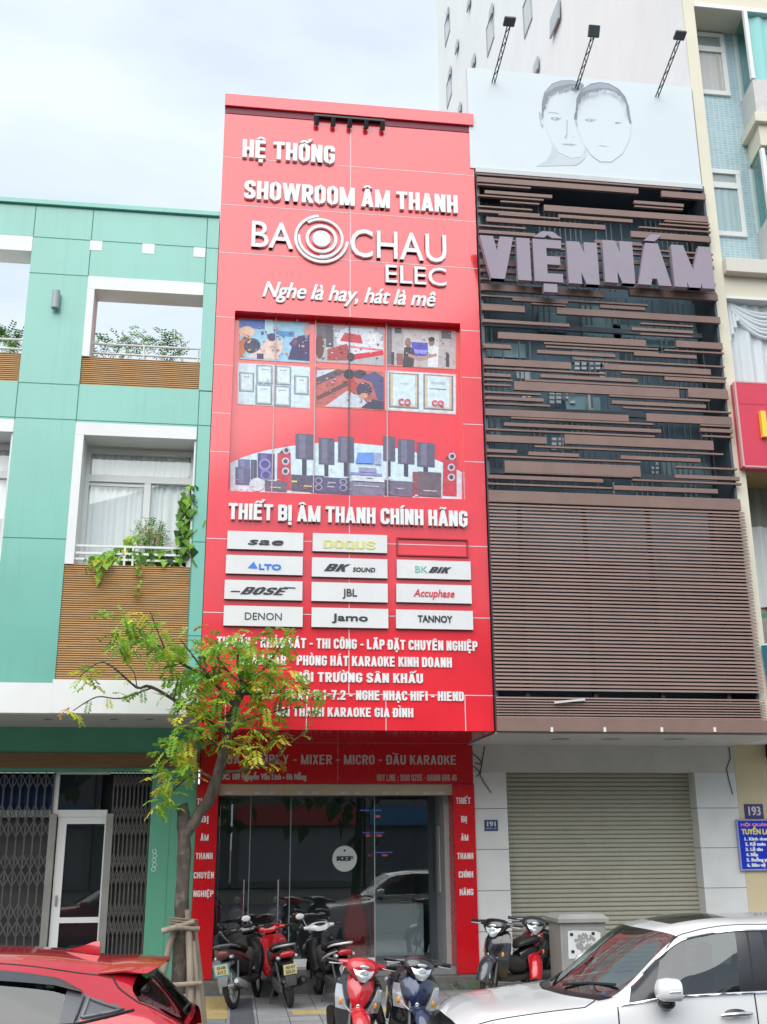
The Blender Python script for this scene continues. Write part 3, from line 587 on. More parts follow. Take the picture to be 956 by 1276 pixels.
for bdy, y in (('THIẾT', 998), ('BỊ', 1021), ('ÂM', 1044), ('THANH', 1067), ('CHÍNH', 1090), ('HÃNG', 1112)):
    wd = {'THIẾT': 18, 'BỊ': 7, 'ÂM': 9, 'THANH': 20, 'CHÍNH': 18, 'HÃNG': 17}[bdy]; cxp = 577.5 + (y - 998) * 0.035
    ptext(cr, bdy, letter, cxp - wd / 2, y + 3.6, y - 4.2, cxp + wd / 2, YW - 0.05, depth=0.008, bt=0.175, gap=0.09)
MB().box(-0.235, 3.5, YW + 0.02, YW + 0.35, zf0 - 0.17, zf0 - 0.003).build('shutter_box', mat('cream_metal', (0.46, 0.41, 0.29), 0.5, var=0.08), rb)
sb = MB(); 
for i in range(16):
    if i % 3 == 1: continue
    x = -0.12 + i * 0.225; sb.sheet(x, x + rnd.uniform(0.05, 0.13), zf0 - 0.155, zf0 - 0.115, YW + 0.0165)
sb.build('sticker_strip', mat('sticker', (0.55, 0.5, 0.6), 0.5), bpy.data.objects['shutter_box'])
YG = YW + 0.45; xg = XA(467, 1.5, YG)
zg0 = PX(430, 1194, YG)[1]; zpb = PX(430, 1203.5, YG)[1]
MB().box(-0.235, 3.5, YW + 0.02, YG + 3.5, 0.0, zpb).build('shop_floor', mat('floor_tile', (0.24, 0.25, 0.25), 0.25, var=0.05), rb)
MB().box(-0.235, xg, YG - 0.05, YG + 0.1, zpb, zg0).build('window_plinth', white, rb, bevel=0.004)
shopglass = glass('shop_glass', (0.62, 0.71, 0.73), 2.25)
sg = MB().sheet(-0.235, xg, zg0, zf0 - 0.17, YG).build('shop_window', shopglass, rb)
for px in (361, 310): X = XA(px, 1.5, YG); MB().box(X - 0.007, X + 0.007, YG - 0.012, YG - 0.002, zg0, zf0 - 0.17).build('glass_joint', mat('glass_edge', (0.25, 0.33, 0.32), 0.2), sg)
MB().sheet(xg + 0.02, XA(548, 1.5, YG + 0.75), zpb, zf0 - 0.17, YG + 0.7).build('shop_window', shopglass, rb)
MB().add([(xg, YG, zpb), (xg, YG + 0.7, zpb), (xg, YG + 0.7, zf0 - 0.17), (xg, YG, zf0 - 0.17)], [(0, 1, 2, 3)]).build('shop_door', shopglass, rb)
MB().box(xg - 0.008, xg + 0.008, YG - 0.008, YG + 0.008, zg0, zf0 - 0.17).build('glass_post', mat('glass_edge2', (0.32, 0.42, 0.40), 0.2), rb)
for px in (303, 346):
    X = XA(px, 1.2, YG); MB().tube([(X, YG - 0.06, PX(px, 1158, YG)[1]), (X, YG - 0.06, PX(px, 1096, YG)[1])], 0.016, 10).build('door_handle', chrome, sg, smooth=40)
X, Z = PX(429.5, 1070, YG); dsk = MB().cyl((X, YG - 0.004, Z), (X, YG - 0.0075, Z), 0.198, 40).build('round_sticker', mat('sticker_white', (0.50, 0.56, 0.54), 0.5), sg)
text(dsk, 'KEF', ink, X - 0.13, X + 0.14, Z - 0.035, Z + 0.04, YG - 0.009, depth=0, bold=(0.03, 0.01))
MB().cyl((X, YG - 0.0095, Z + 0.125), (X, YG - 0.0105, Z + 0.125), 0.018, 12).build('dot_mark', ink, dsk)
MB().box(3.42, 3.499, YW + 0.36, YG + 1.4, zpb, zf0 - 0.004).build('reveal_wall', mat('reveal_grey', (0.42, 0.43, 0.43), 0.6, var=0.08), rb)
MB().box(3.40, 3.419, YW + 0.75, YW + 0.95, 1.35, 2.4).build('door_controller', mat('grey_white', (0.55, 0.56, 0.55), 0.5), rb, bevel=0.01)
b = MB(); b.box(-0.235, 3.5, YG + 3.5, YG + 3.6, 0.2, 3.3).box(-0.3, -0.236, YG + 0.4, YG + 3.5, 0.2, 3.3).box(3.5, 3.56, YG + 0.1, YG + 3.5, 0.2, 3.3).box(-0.235, 3.5, YW + 0.36, YG + 3.5, zf0 - 0.10, zf0 - 0.02)
b.build('interior_wall', mat('dim_wall', (0.24, 0.275, 0.285), 0.7, var=0.1), rb)
b = MB()
for i, (x, z) in enumerate(((2.4, 2.3), (2.55, 1.95), (2.35, 2.7))): b.box(x, x + 0.4, YG + 2.6, YG + 2.62, z, z + 0.02)
b.build('light_strip', mat('blue_led', (0.1, 0.15, 0.8), 0.4, emit=(0.22, 0.3, 1), estr=0.16), rb)
b = MB()
for x, z in ((2.45, 2.26), (2.65, 2.26), (2.5, 1.91), (2.75, 1.91), (2.62, 2.6)): b.box(x, x + 0.10, YG + 2.55, YG + 2.57, z - 0.02, z + 0.02)
b.build('light_strip', mat('red_led', (0.8, 0.1, 0.1), 0.4, emit=(1, 0.15, 0.15), estr=0.2), rb)
MB().box(-0.6, 3.86, 17.36, YW + 0.02, -0.02, 0.195).build('entrance_step', mat('granite_dark', (0.13, 0.13, 0.125), 0.5, var=0.25, vscale=8), rb, bevel=0.01)
X, Z = PX(246, 960, YW - 0.3); MB().box(X - 0.05, X - 0.02, YW - 0.55, YW + 0.02, Z - 0.19, Z + 0.19).build('sign_end_cap', white, rb)

# spotlights on the parapet
sp = thing('spotlight_rail', 'black rail of five spotlights under the top edge of the red facade', 'spotlights', (1.4, YS - 0.1, ZC - 0.05))
xa, xb = XA(392, ZC - 0.1, YS - 0.12), XA(480, ZC - 0.1, YS - 0.12)
MB().box(xa, xb, YS - 0.09, YS - 0.013, ZC - 0.09, ZC - 0.055).build('rail', black, sp)
for i in range(5):
    x = xa + 0.04 + (xb - xa - 0.08) * i / 4
    s_ = MB().box(x - 0.012, x + 0.012, YS - 0.085, YS - 0.06, ZC - 0.17, ZC - 0.09).tube([(x, YS - 0.12, ZC - 0.12), (x, YS - 0.06, ZC - 0.25)], [0.038, 0.044], 12).build('spotlight', black, sp, smooth=40)

# things inside the shop
spmat = mat('speaker_black', (0.03, 0.03, 0.032), 0.4)
def speaker(x, y, w_, h_, lab, base=0.36):
    o = thing('loudspeaker', lab, 'loudspeaker', (x, y, base), 'loudspeakers in the shop')
    MB().box(x - w_ / 2, x + w_ / 2, y - 0.15, y + 0.15, base, base + h_).build('cabinet', spmat, o, bevel=0.012)
    for k, r_ in ((0.3, 0.36), (0.68, 0.36), (0.9, 0.14)):
        MB().torus((x, y - 0.152, base + h_ * k), (0, 1, 0), w_ * r_, 0.012, 20, 6).cyl((x, y - 0.15, base + h_ * k), (x, y - 0.155, base + h_ * k), w_ * r_ * 0.8, 16, w_ * r_ * 0.3).build('driver', steel, o)
speaker(0.12, YG + 0.9, 0.32, 1.0, 'black floor loudspeaker left inside the shop window'); speaker(0.75, YG + 0.9, 0.32, 1.0, 'second black floor loudspeaker behind the door handles')
ct = thing('display_counter', 'white display counter with dark top inside the shop doorway', 'counter', (2.95, YG + 1.6, zpb))
MB().box(2.45, 3.3, YG + 1.35, YG + 1.8, zpb, 1.15).build('body', white, ct, bevel=0.006); MB().box(2.4, 3.34, YG + 1.3, YG + 1.85, 1.152, 1.2).build('top', spmat, ct)
bn = thing('red_stand', 'tall red cloth display stand beside the white counter', 'stand', (2.15, YG + 1.3, zpb))
MB().sloft([(2.12, YG + 1.3, zpb, 0.14, 0.2), (2.12, YG + 1.3, 0.9, 0.12, 0.2), (2.1, YG + 1.3, 1.3, 0.05, 0.1)], axis='z').build('cover', mat('red_cloth', (0.55, 0.03, 0.03), 0.8), bn, smooth=60)
# ------------------------------------------------------------------ the green building
gb = thing('green_building', 'mint green panelled building with timber balconies and open roof terrace', 'building', (-4, 17.6, 0))
GX0, GX1 = -12.0, -0.54
def gz(x, y): return PX(x, y, YS)[1]
def gx(x, y): return PX(x, y, YS)[0]
zcap = gz(0, 246.4); z1 = gz(0, 252.6); z2 = gz(0, 292.2); z3 = gz(41, 339.8); z4 = gz(24.3, 476.3); z5 = gz(20, 520); z6 = gz(6.6, 669.5); z7 = gz(0, 850); z8 = gz(0, 888)
pxr = gx(110, 345); pxl = gx(40.9, 300)       # right and left edge of the pillar between the openings
wxr = gx(252, 400)                             # right edge of the right openings
wt = 0.42                                      # wall thickness
tz1, tz0 = gz(102.5, 443.5), gz(100, 478.7)    # timber of the terrace
mt = gz(95.5, 526); mb_ = gz(80.6, 702.4)      # middle window: top of white frame, top of lower timber
ot = z3 - 0.0
lx0 = pxl - 3.7                                # the left bay repeats the right one
zl_top = gz(20, 293.5)                         # left opening is taller
MB().box(GX0, lx0, YS, YS + wt, z7, z1).box(pxl, pxr, YS, YS + wt, z7, z1).box(wxr, GX1, YS, YS + wt, z7, z1).box(pxr, wxr, YS, YS + wt, z3, z1).box(lx0, pxl, YS, YS + wt, z2, z1) \
    .box(pxr, wxr, YS, YS + wt, mt, tz0).box(lx0, pxl, YS, YS + wt, mt, tz0).build('facade', green, gb)
fac = bpy.data.objects['facade']
MB().box(GX0, GX1, YS - 0.05, YS + wt + 0.05, z1 + 0.002, zcap).build('roof_cap', green, gb, bevel=0.008)
j = MB(); q = 0.007
for z in (z2, z4 + 0.0, z5):
    for a, c in ((GX0, lx0), (pxl, pxr), (wxr, GX1), (pxr, wxr), (lx0, pxl)):
        if z == z4 and (a, c) in ((pxr, wxr), (lx0, pxl)): continue
        j.box(a, c, YS - 0.002, YS + 0.01, z - q, z + q)
for z in (z3, z6): j.box(pxl, pxr, YS - 0.002, YS + 0.01, z - q, z + q)
for z in (z3, z4, gz(241, 675), gz(235, 792)): j.box(wxr, GX1, YS - 0.002, YS + 0.01, z - q, z + q)
for x in (pxr, pxl, wxr + 0.01):
    j.box(x - q, x + q, YS - 0.0025, YS + 0.01, z2 + 0.02 if x == pxl else z3, z1)
    j.box(x - q, x + q, YS - 0.0025, YS + 0.01, mt, tz0)
j.box(wxr + 0.01 - q, wxr + 0.01 + q, YS - 0.0025, YS + 0.01, z7, mt)
j.build('panel_joint', green_joint, fac)
# terrace openings: white lining, timber band
b = MB(); fw = 0.115
b.box(pxr + 0.002, wxr - 0.002, YS - 0.006, YS + wt, z3 - 0.22, z3 - 0.001).box(pxr + 0.002, pxr + fw, YS - 0.006, YS + wt, tz1, z3 - 0.222)
b.box(lx0, pxl - 0.002, YS - 0.006, YS + wt, z2 - 0.26, z2 - 0.001)
b.build('opening_lining', white, gb)
for a, c in ((pxr, wxr), (lx0, pxl)): MB().box(a + 0.002, c - 0.002, YS + 0.02, YS + 0.2, tz0 + 0.002, tz1).build('timber_band', timber, gb)
MB().box(GX0, GX1, YS + wt, 26, tz0 - 0.15, tz0 + 0.0).box(GX0, GX1, YS + wt + 0.001, 26, z8 + 0.05, z7 - 0.05).build('floor_slab', white, gb)
for a, c, zt in ((pxr, wxr, tz1), (lx0, pxl, tz1)):
    r_ = MB(); zr = zt + 0.36
    for z in (zr, zr - 0.16): r_.cyl((a + 0.05, YS + 0.3, z), (c - 0.02, YS + 0.3, z), 0.018, 8)
    for x in (a + 0.05, (a + c) / 2, c - 0.05): r_.cyl((x, YS + 0.3, zt - 0.1), (x, YS + 0.3, zr), 0.016, 8)
    r_.build('terrace_rail', alu, gb, smooth=40)
b = MB()
for xa, ya, xb_, yb_ in ((112.8, 299.5, 128, 311.6), (177.7, 303.4, 193, 315.8), (241.7, 308, 256.3, 319.8)):
    X, Z = PX(xa, ya, YS); b.sheet(X, PX(xb_, ya, YS)[0], PX(xa, yb_, YS)[1], Z, YS - 0.004)
b.build('white_tile', white, fac)
# middle floor: white lined recess, window, rail, timber front
YWn = YS + 0.52
def bay(a, c):
    w_ = MB(); w_.box(a + 0.002, c - 0.002, YS - 0.006, YWn, mt - 0.20, mt - 0.001).box(a + 0.002, a + 0.13, YS - 0.006, YWn, mb_, mt - 0.202).box(c - 0.03, c - 0.002, YS + 0.03, YWn, mb_, mt - 0.202)
    w_.build('window_recess', white, gb)
    fr = MB(); t0 = mt - 0.24; zt = t0 - 0.42; x0, x1 = a + 0.13, c - 0.03; xm = (x0 + x1) / 2 + 0.12; bz = mb_ - 0.55; f = 0.06
    for q in ((x0, x1, t0 - f, t0), (x0, x1, zt - 0.11, zt), (x0, x1, bz, bz + f), (x0, x0 + f, bz + f, zt - 0.11), (x1 - f, x1, bz + f, zt - 0.11), (xm - 0.05, xm + 0.05, bz + f, zt - 0.11), (x0, x0 + f, zt, t0 - f), (x1 - f, x1, zt, t0 - f)):
        fr.box(q[0], q[1], YWn - 0.03 - (0.004 if q[1] - q[0] > 1 else 0), YWn + 0.05, q[2], q[3])
    fr.box(x0 + f, xm - 0.05, YWn + 0.0, YWn + 0.04, zt - 0.17, zt - 0.112)
    wn = fr.build('window', alu, gb); MB().sheet(x0 + f, x1 - f, bz + f, t0 - f, YWn + 0.02).build('pane', blueglass, wn)
    cu = MB(); n = 90; top = [(x0 + (x1 - x0) * i / n, YWn + 0.085 + 0.022 * math.sin(i * 1.15 + math.sin(i * 0.31) * 2), 0) for i in range(n + 1)]
    cu.loft([[(p[0], p[1], bz) for p in top], [(p[0], p[1], t0) for p in top]], False, False, False); cu.build('curtain', curtain, gb, smooth=180)
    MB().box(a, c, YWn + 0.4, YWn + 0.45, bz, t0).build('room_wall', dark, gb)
    r_ = MB(); zr = gz(92, 678.5); zy = YS + 0.05
    for z in (zr, zr - 0.11, zr - 0.2): r_.box(a + 0.1, c - 0.02, zy - 0.012, zy + 0.012, z - 0.016, z + 0.016)
    for i, x in enumerate((a + 0.1, (a + c) / 2 - 0.06, (a + c) / 2 + 0.06, c - 0.05)): r_.box(x - 0.015, x + 0.015, zy - 0.011, zy + 0.011, mb_ - 0.05, zr)
    r_.build('balcony_rail', alu, gb)
    MB().box(a + 0.004, c - 0.004, YS + 0.01, YS + 0.12, gz(68, 846), mb_).build('timber_panel', timber, gb)
    MB().box(a - 0.02, c + 0.04, YS - 0.012, YS + 0.2, z8, gz(68, 846.5)).build('balcony_edge', white, gb, bevel=0.004)
bay(pxr, wxr); bay(lx0, pxl)
MB().box(pxl + 0.002, pxr - 0.022, YS - 0.004, YS + 0.2, z8, z7 - 0.002).box(wxr + 0.042, GX1, YS - 0.004, YS + 0.2, z8 + 0.05, z7 - 0.002).box(GX0, lx0 - 0.022, YS - 0.004, YS + 0.2, z8, z7 - 0.002).build('fascia', white, gb)
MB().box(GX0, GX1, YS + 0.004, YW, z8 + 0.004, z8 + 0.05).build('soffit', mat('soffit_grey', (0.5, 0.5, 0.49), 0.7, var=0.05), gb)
dl = MB()
for px in (60, 142, 187): X, Yq = PZ(px, 896.5, z8); dl.cyl((X, Yq, z8 + 0.003), (X, Yq, z8 - 0.006), 0.06, 20)
dl.build('downlight', mat('downlight_grey', (0.25, 0.25, 0.24), 0.4), gb)
# ground floor
def wz(x, y): return PX(x, y, YW)[1]
gw = mat('green_wall', (0.10, 0.36, 0.235), 0.55, var=0.08, vscale=1.5, dirt=0.15, dcol=(0.2, 0.3, 0.25))
zlb, zwb, zgt = wz(100, 938.5), wz(100, 957), wz(100, 961)
xcl = PX(190, 975, YW)[0]
MB().box(GX0, GX1, YW, YW + 0.4, zlb, z8 + 0.003).box(xcl, GX1 - 0.03, YW, YW + 0.4, 0.0, zwb - 0.001).box(GX0, xcl, YW + 0.02, YW + 0.4, zgt, zwb).build('ground_floor_wall', gw, gb)
MB().box(GX0, GX1, YW - 0.02, YW + 0.4, zwb, zlb).build('timber_lintel', mat('timber_smooth', (0.24, 0.135, 0.065), 0.5, var=0.2, vscale=6, stretch=(0.4, 1, 6)), gb)
X, _ = PX(208, 1100, YW); MB().box(X - 0.004, X + 0.004, YW - 0.002, YW + 0.01, 0.05, zwb - 0.02).build('wall_joint', green_joint, gb)
X, Z = PX(192, 1072, YW)
b = MB()
for i in range(5): b.torus((X + 0.012 * (i % 2), YW - 0.003, Z + 0.13 - i * 0.065), (0, 1, 0), 0.03, 0.006, 14, 4, flat=0.3)
b.build('chalk_number', mat('chalk', (0.5, 0.66, 0.58), 0.8), gb)
YD = YW + 0.22
def dz(x, y): return PX(x, y, YD)[1]
def dx(x, z): return XA(x, z, YD)
fr = MB(); zt0 = dz(100, 965)
zg1, zg2 = dz(100, 1009), dz(100, 1018)
xa, xb_, xc, xd = dx(66, 3), dx(74, 3), dx(127, 3), dx(136, 3)
fr.box(xa, xb_, YD, YD + 0.08, zg1, zt0).box(xa, xd, YD - 0.002, YD + 0.08, zt0, zt0 + 0.06).box(xa, xd, YD - 0.003, YD + 0.08, zg2, zg1 - 0.002).build('door_frame', alu, gb)
zr1, zr2 = dz(100, 1143), dz(100, 1150); zdt = zg2 - 0.004
x0, x1 = dx(66, 1.5), dx(127, 1.5)
dr = MB().box(x0, x0 + 0.13, YD, YD + 0.06, 0.1, zdt).box(x1 - 0.02, x1 + 0.07, YD, YD + 0.06, 0.1, zdt).box(x0 + 0.13, x1 - 0.02, YD, YD + 0.06, zdt - 0.1, zdt).box(x0 + 0.13, x1 - 0.02, YD, YD + 0.06, zr2, zr1).build('door', alu, gb)
darkglass = mat('dark_reflective_glass', (0.012, 0.016, 0.018), 0.02, spec=0.9, ior=1.6)
MB().sheet(x0 + 0.13, x1 - 0.02, zr1, zdt - 0.1, YD + 0.03).sheet(x0 + 0.13, x1 - 0.02, 0.1, zr2, YD + 0.03).sheet(xb_, xc, zg1, zt0, YD + 0.031).build('pane', darkglass, dr)
MB().box(x0 + 0.05, x0 + 0.075, YD - 0.03, YD - 0.001, 1.25, 1.4).build('handle', steel, dr)
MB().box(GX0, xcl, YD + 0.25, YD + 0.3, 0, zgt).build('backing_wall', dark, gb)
b = MB().sheet(GX0, x0 - 0.01, 0.05, zg2, YD + 0.14).sheet(x1 + 0.08, xcl - 0.01, 0.05, zg2, YD + 0.14); b.build('shutter_backing', mat('backing_grey', (0.055, 0.055, 0.055), 0.7, var=0.2), gb)
b = MB().sheet(GX0, xa - 0.01, zg1, zt0, YD + 0.12); b.build('transom_pane', mat('blue_dark_pane', (0.01, 0.025, 0.08), 0.05, spec=0.8), gb)
MB().box(GX0, xa - 0.002, YD + 0.05, YD + 0.11, zg2, zg1 - 0.002).build('transom_bar', mat('dull_bar', (0.4, 0.4, 0.39), 0.5), gb)
def folding_gate(lab, xl, xr, pitch, lead):
    o = thing('folding_gate', lab, 'gate', ((xl + xr) / 2, YD, 0), 'folding gates of the green building'); gm = mat('gate_steel', (0.105, 0.10, 0.097), 0.5, metal=0.3, var=0.25, vscale=8, dirt=0.3, dcol=(0.16, 0.12, 0.09))
    top = zt0 + 0.02; n = max(2, int(round((xr - xl) / pitch))); bars = MB(); lat = MB()
    for i in range(n + 1):
        x = xl + (xr - xl) * i / n; bars.box(x - 0.011, x + 0.011, YD - 0.03, YD - 0.012, 0.06, top)
    rows = 13; hh = (top - 0.1) / rows
    for i in range(n):
        xa_, xb2 = xl + (xr - xl) * i / n, xl + (xr - xl) * (i + 1) / n
        for k in range(rows):
            if k % 3 == 2: continue
            z = 0.1 + k * hh
            lat.bar((xa_, YD - 0.04, z), (xb2, YD - 0.04, z + hh), 0.006, 0.016).bar((xa_, YD - 0.05, z + hh), (xb2, YD - 0.05, z), 0.006, 0.016)
    bars.build('upright_bars', gm, o); lat.build('scissor_lattice', gm, o)
    MB().box(lead - 0.055, lead + 0.055, YD - 0.06, YD - 0.005, 0.06, zg2 + 0.05).build('lead_post', mat('gate_post', (0.27, 0.265, 0.25), 0.5, metal=0.2, var=0.15), o, bevel=0.006)
folding_gate('widely stretched dark scissor gate left of the white door', GX0 + 4, dx(57, 1.5), 0.125, dx(60, 1.5)); folding_gate('tightly folded dark scissor gate right of the white door', dx(134, 1.5), xcl - 0.03, 0.066, dx(132, 1.5))
wl = thing('wall_lamp', 'small grey box lamp on the green pillar', 'lamp', (0, YS, 0)); X, Z = PX(70.5, 377, YS); wl.location = (X, YS, Z); ORG[wl.name] = Vector((X, YS, Z))
lm = mat('lamp_grey', (0.33, 0.38, 0.40), 0.4)
MB().cyl((X, YS - 0.08, Z - 0.14), (X, YS - 0.08, Z + 0.16), 0.06, 18).build('lamp_body', lm, wl, smooth=40); MB().box(X - 0.03, X + 0.03, YS - 0.03, YS - 0.001, Z - 0.05, Z + 0.05).build('bracket', lm, wl)

# ------------------------------------------------------------------ the louvred building
lb = thing('louvre_building', 'building with brown louvre screen above a closed beige roller shutter', 'building', (6, 17.6, 0))
LX0, LX1 = 3.775, 7.93
YB = YS - 0.12
brown = mat('brown_slat', (0.22, 0.138, 0.115), 0.45, var=0.14, vscale=2.2, dirt=0.25, dcol=(0.27, 0.20, 0.18))
def v3(x, y): return 580 + x / 2.542, 200 + y / 2.542
def v4(x, y): return 580 + x / 2.542, 420 + y / 2.542
up = []
T, Md, K = 0.042, 0.09, 0.175
A = [(22, 40, 685, T), (22, 57, 548, 0.15), (25, 73, 207, T), (62, 98, 275, Md), (25, 108, 248, T), (112, 128, 235, T), (28, 142, 212, T), (28, 157, 236, 0.07), (250, 148, 770, K), (105, 170, 300, T), (295, 175, 530, Md), (67, 185, 443, 0.13), (28, 203, 192, T), (28, 222, 222, Md),
     (622, 104, 762, K), (535, 130, 692, Md), (537, 143, 690, T), (632, 190, 775, T), (615, 201, 775, T), (550, 210, 778, T), (525, 232, 778, K), (410, 255, 562, Md), (28, 245, 785, T), (30, 262, 786, T), (30, 285, 788, T), (30, 318, 440, 0.16), (480, 320, 790, T), (30, 345, 792, Md), (32, 372, 795, T),
     (35, 398, 440, K), (520, 416, 800, K), (38, 425, 578, T), (150, 438, 325, 0.08), (210, 452, 320, T), (428, 448, 570, T), (428, 460, 570, Md), (38, 462, 188, K), (290, 475, 808, K), (40, 505, 330, 0.08), (555, 515, 723, T), (528, 532, 722, 0.08), (555, 548, 720, T), (104, 552, 572, K), (250, 577, 612, T), (255, 588, 612, T), (668, 580, 815, K), (40, 583, 143, 0.08)]
Bq = [(42, 27, 145, 0.08), (228, 45, 475, Md), (42, 75, 335, K), (535, 52, 733, Md), (630, 40, 820, T), (345, 68, 822, T), (440, 92, 778, 0.15), (45, 95, 445, T), (45, 117, 145, 0.08), (238, 122, 545, Md), (495, 112, 828, T), (632, 130, 825, Md), (45, 132, 150, T), (45, 148, 145, T), (190, 135, 830, T), (155, 152, 678, 0.23), (706, 177, 833, 0.22), (45, 172, 240, T), (48, 190, 248, 0.08), (48, 207, 268, T), (456, 185, 775, T), (465, 205, 763, Md), (500, 222, 843, T), (50, 235, 518, 0.17), (575, 253, 845, 0.21), (145, 255, 595, T), (123, 275, 620, Md), (50, 290, 600, T), (745, 278, 845, T), (745, 293, 848, Md), (752, 312, 848, T), (52, 318, 258, K), (315, 322, 787, 0.24), (220, 345, 818, T), (52, 358, 163, 0.08), (200, 368, 360, Md), (492, 380, 745, Md), (60, 375, 555, T), (125, 408, 555, 0.28), (665, 410, 862, T), (125, 426, 530, T), (665, 440, 870, Md), (60, 440, 437, Md), (530, 452, 875, T), (60, 463, 465, T), (470, 476, 800, 0.11)]
b = MB(); i = 0
for lst, vf in ((A, v3), (Bq, v4)):
    for xl, y, xr, th in lst:
        px, py = vf(xl, y); X, Z = PX(px, py, YB); X = max(X, LX0 + 0.002); X1 = XA(vf(xr, y)[0], Z, YB); dy = 0.0013 * (i % 9); i += 1
        b.box(X, X1, YB - 0.002 + dy, YB + 0.06, Z - th * .33, Z + th * .33)
b.build('open_slats', brown, lb)
zs_t = PX(*v4(60, 490), YB)[1] + 0.03; zb_b = PX(620, 911, YB)[1]
MB().box(LX0 + 0.002, 7.9, YB - 0.01, YB + 0.08, zs_t - 0.19, zs_t).build('louvre_rail', brown, lb, bevel=0.005); MB().box(LX0 + 0.002, 8.25, YB - 0.01, YB + 0.10, zb_b, zb_b + 0.19).build('louvre_rail', brown, lb, bevel=0.005)
b = MB(); zg = PX(620, 862, YB)[1]; n1 = 52; z0_ = zs_t - 0.19; zl = PX(620, 860, YB)[1]
r_ = random.Random(3)
def slat(z, h): b.add([(LX0 + 0.002, YB - 0.005 + r_.uniform(-.003, .003), z), (7.95 + r_.uniform(0, 0.02), YB - 0.005 + r_.uniform(-.003, .003), z + r_.uniform(-.004, .004)), (7.95, YB + 0.05, z + 0.01), (LX0 + 0.002, YB + 0.05, z + 0.01), (LX0 + 0.002, YB + 0.01, z + h), (7.95, YB + 0.01, z + h), (7.95, YB + 0.05, z + h), (LX0 + 0.002, YB + 0.05, z + h)], [(0, 3, 2, 1), (4, 5, 6, 7), (0, 1, 5, 4), (1, 2, 6, 5), (2, 3, 7, 6), (3, 0, 4, 7)])
for k in range(n1): slat(z0_ - (k + 1) * (z0_ - zl) / n1, (z0_ - zl) / n1 * 0.60)
zm0 = PX(620, 867, YB)[1]; 
for k in range(8): slat(zm0 - (k + 1) * (zm0 - zb_b - 0.19) / 8 + 0.005, (zm0 - zb_b - 0.19) / 8 * 0.6)
b.build('close_slats', brown, lb)
b = MB()
for i in range(4): X = LX0 + 0.5 + i * 1.05; b.box(X - 0.03, X + 0.03, YB + 0.08, YB + 0.16, zb_b, z0_)
b.build('slat_post', mat('post_dark', (0.05, 0.05, 0.055), 0.5), lb)
X, Z = PX(*(690, 874), YB); MB().bar((X, YB - 0.03, Z - 0.02), (X + 0.47, YB - 0.03, Z + 0.03), 0.02, 0.03).build('loose_strip', mat('pale_strip', (0.62, 0.6, 0.58), 0.5), lb)
b = MB()
for x0, x1 in ((655, 672), (674, 716), (718, 738), (740, 773)): xa_, za = PX(x0, 701, YB); b.box(xa_, XA(x1, za, YB), YB + 0.09, YB + 0.12, PX(x0, 719, YB)[1], za)
b.build('old_sign_patch', mat('pale_patch', (0.36, 0.30, 0.27), 0.6, var=0.1), lb)
# what stands behind the screen: teal walls, steel uprights, small pale glass blocks
YI = YB + 0.62; deep = mat('teal_recess', (0.16, 0.26, 0.33), 0.6, var=0.3, vscale=0.9); deep2 = mat('teal_pane', (0.30, 0.50, 0.56), 0.25, spec=0.8); blk = mat('glass_block', (0.85, 0.88, 0.9), 0.3)
ztp = PX(588, 214, YB)[1]
MB().box(LX0 + 0.05, 7.88, YI + 0.3, YI + 0.4, zb_b, ztp + 0.3).build('back_wall', deep, lb)
b = MB(); 
for x0, y0, x1, y1 in ((690, 470, 740, 500), (380, 440, 500, 560), (480, 500, 560, 545), (240, 460, 330, 520), (560, 500, 790, 570), (40, 555, 200, 600)):
    xa_, za = PX(*v3(x0, y0), YI); MB().box(xa_, XA(v3(x1, y0)[0], za, YI), YI + 0.22, YI + 0.27, PX(*v3(x0, y1), YI)[1], za).build('teal_panel', deep2, lb)
for x0, y0, x1, y1 in ((790, 0, 845, 130), (800, 170, 850, 260), (820, 320, 865, 500), (330, 170, 440, 240), (350, 10, 500, 60), (50, 240, 120, 300), (640, 380, 820, 470)):
    xa_, za = PX(*v4(x0, y0), YI); MB().box(xa_, XA(v4(x1, y0)[0], za, YI), YI + 0.22, YI + 0.271, PX(*v4(x0, y1), YI)[1], za).build('teal_panel', deep2, lb)
b = MB()
for k in range(44):
    x = LX0 + 0.12 + k * 0.094
    for z0v, z1v in ((zs_t, zs_t + 1.55), (zs_t + 1.75, zs_t + 3.1), (zs_t + 3.3, ztp - 1.9), (ztp - 1.75, ztp - 0.15)):
        if r_.random() < 0.72: b.box(x - 0.012, x + 0.012, YI + 0.02, YI + 0.044, z0v + r_.choice((0, 0, 0.5)), z1v - r_.choice((0, 0, 0, 0.7)))
for z in (zs_t + 1.6, zs_t + 3.15, zs_t + 0.5): b.box(LX0 + 0.05, 7.85, YI, YI + 0.05, z, z + 0.09)
b.build('steel_upright', mat('upright_steel', (0.16, 0.19, 0.22), 0.45, metal=0.3), lb)
b = MB()
def blocks(x, y, nx, ny, sx=22, sy=16, w_=16, h_=9):
    for i in range(nx):
        for k in range(ny):
            if r_.random() < 0.86: xa_, za = PX(*v4(x + i * sx, y + k * sy), YI + 0.2); b.box(xa_, xa_ + w_ * 0.0052, YI + 0.17, YI + 0.21, za - h_ * 0.0052, za)
blocks(265, 175, 4, 3, 22, 14); blocks(180, 250, 3, 3, 22, 14); blocks(268, 250, 4, 3, 22, 14); blocks(272, 320, 4, 3, 22, 15); blocks(345, 82, 5, 2, 22, 14); blocks(180, 345, 2, 1); blocks(570, 215, 1, 7, 20, 16, 9); blocks(588, 398, 2, 4, 14, 14, 8); blocks(175, 185, 2, 2, 20, 12)
b.build('glass_block', blk, lb)
b = MB()
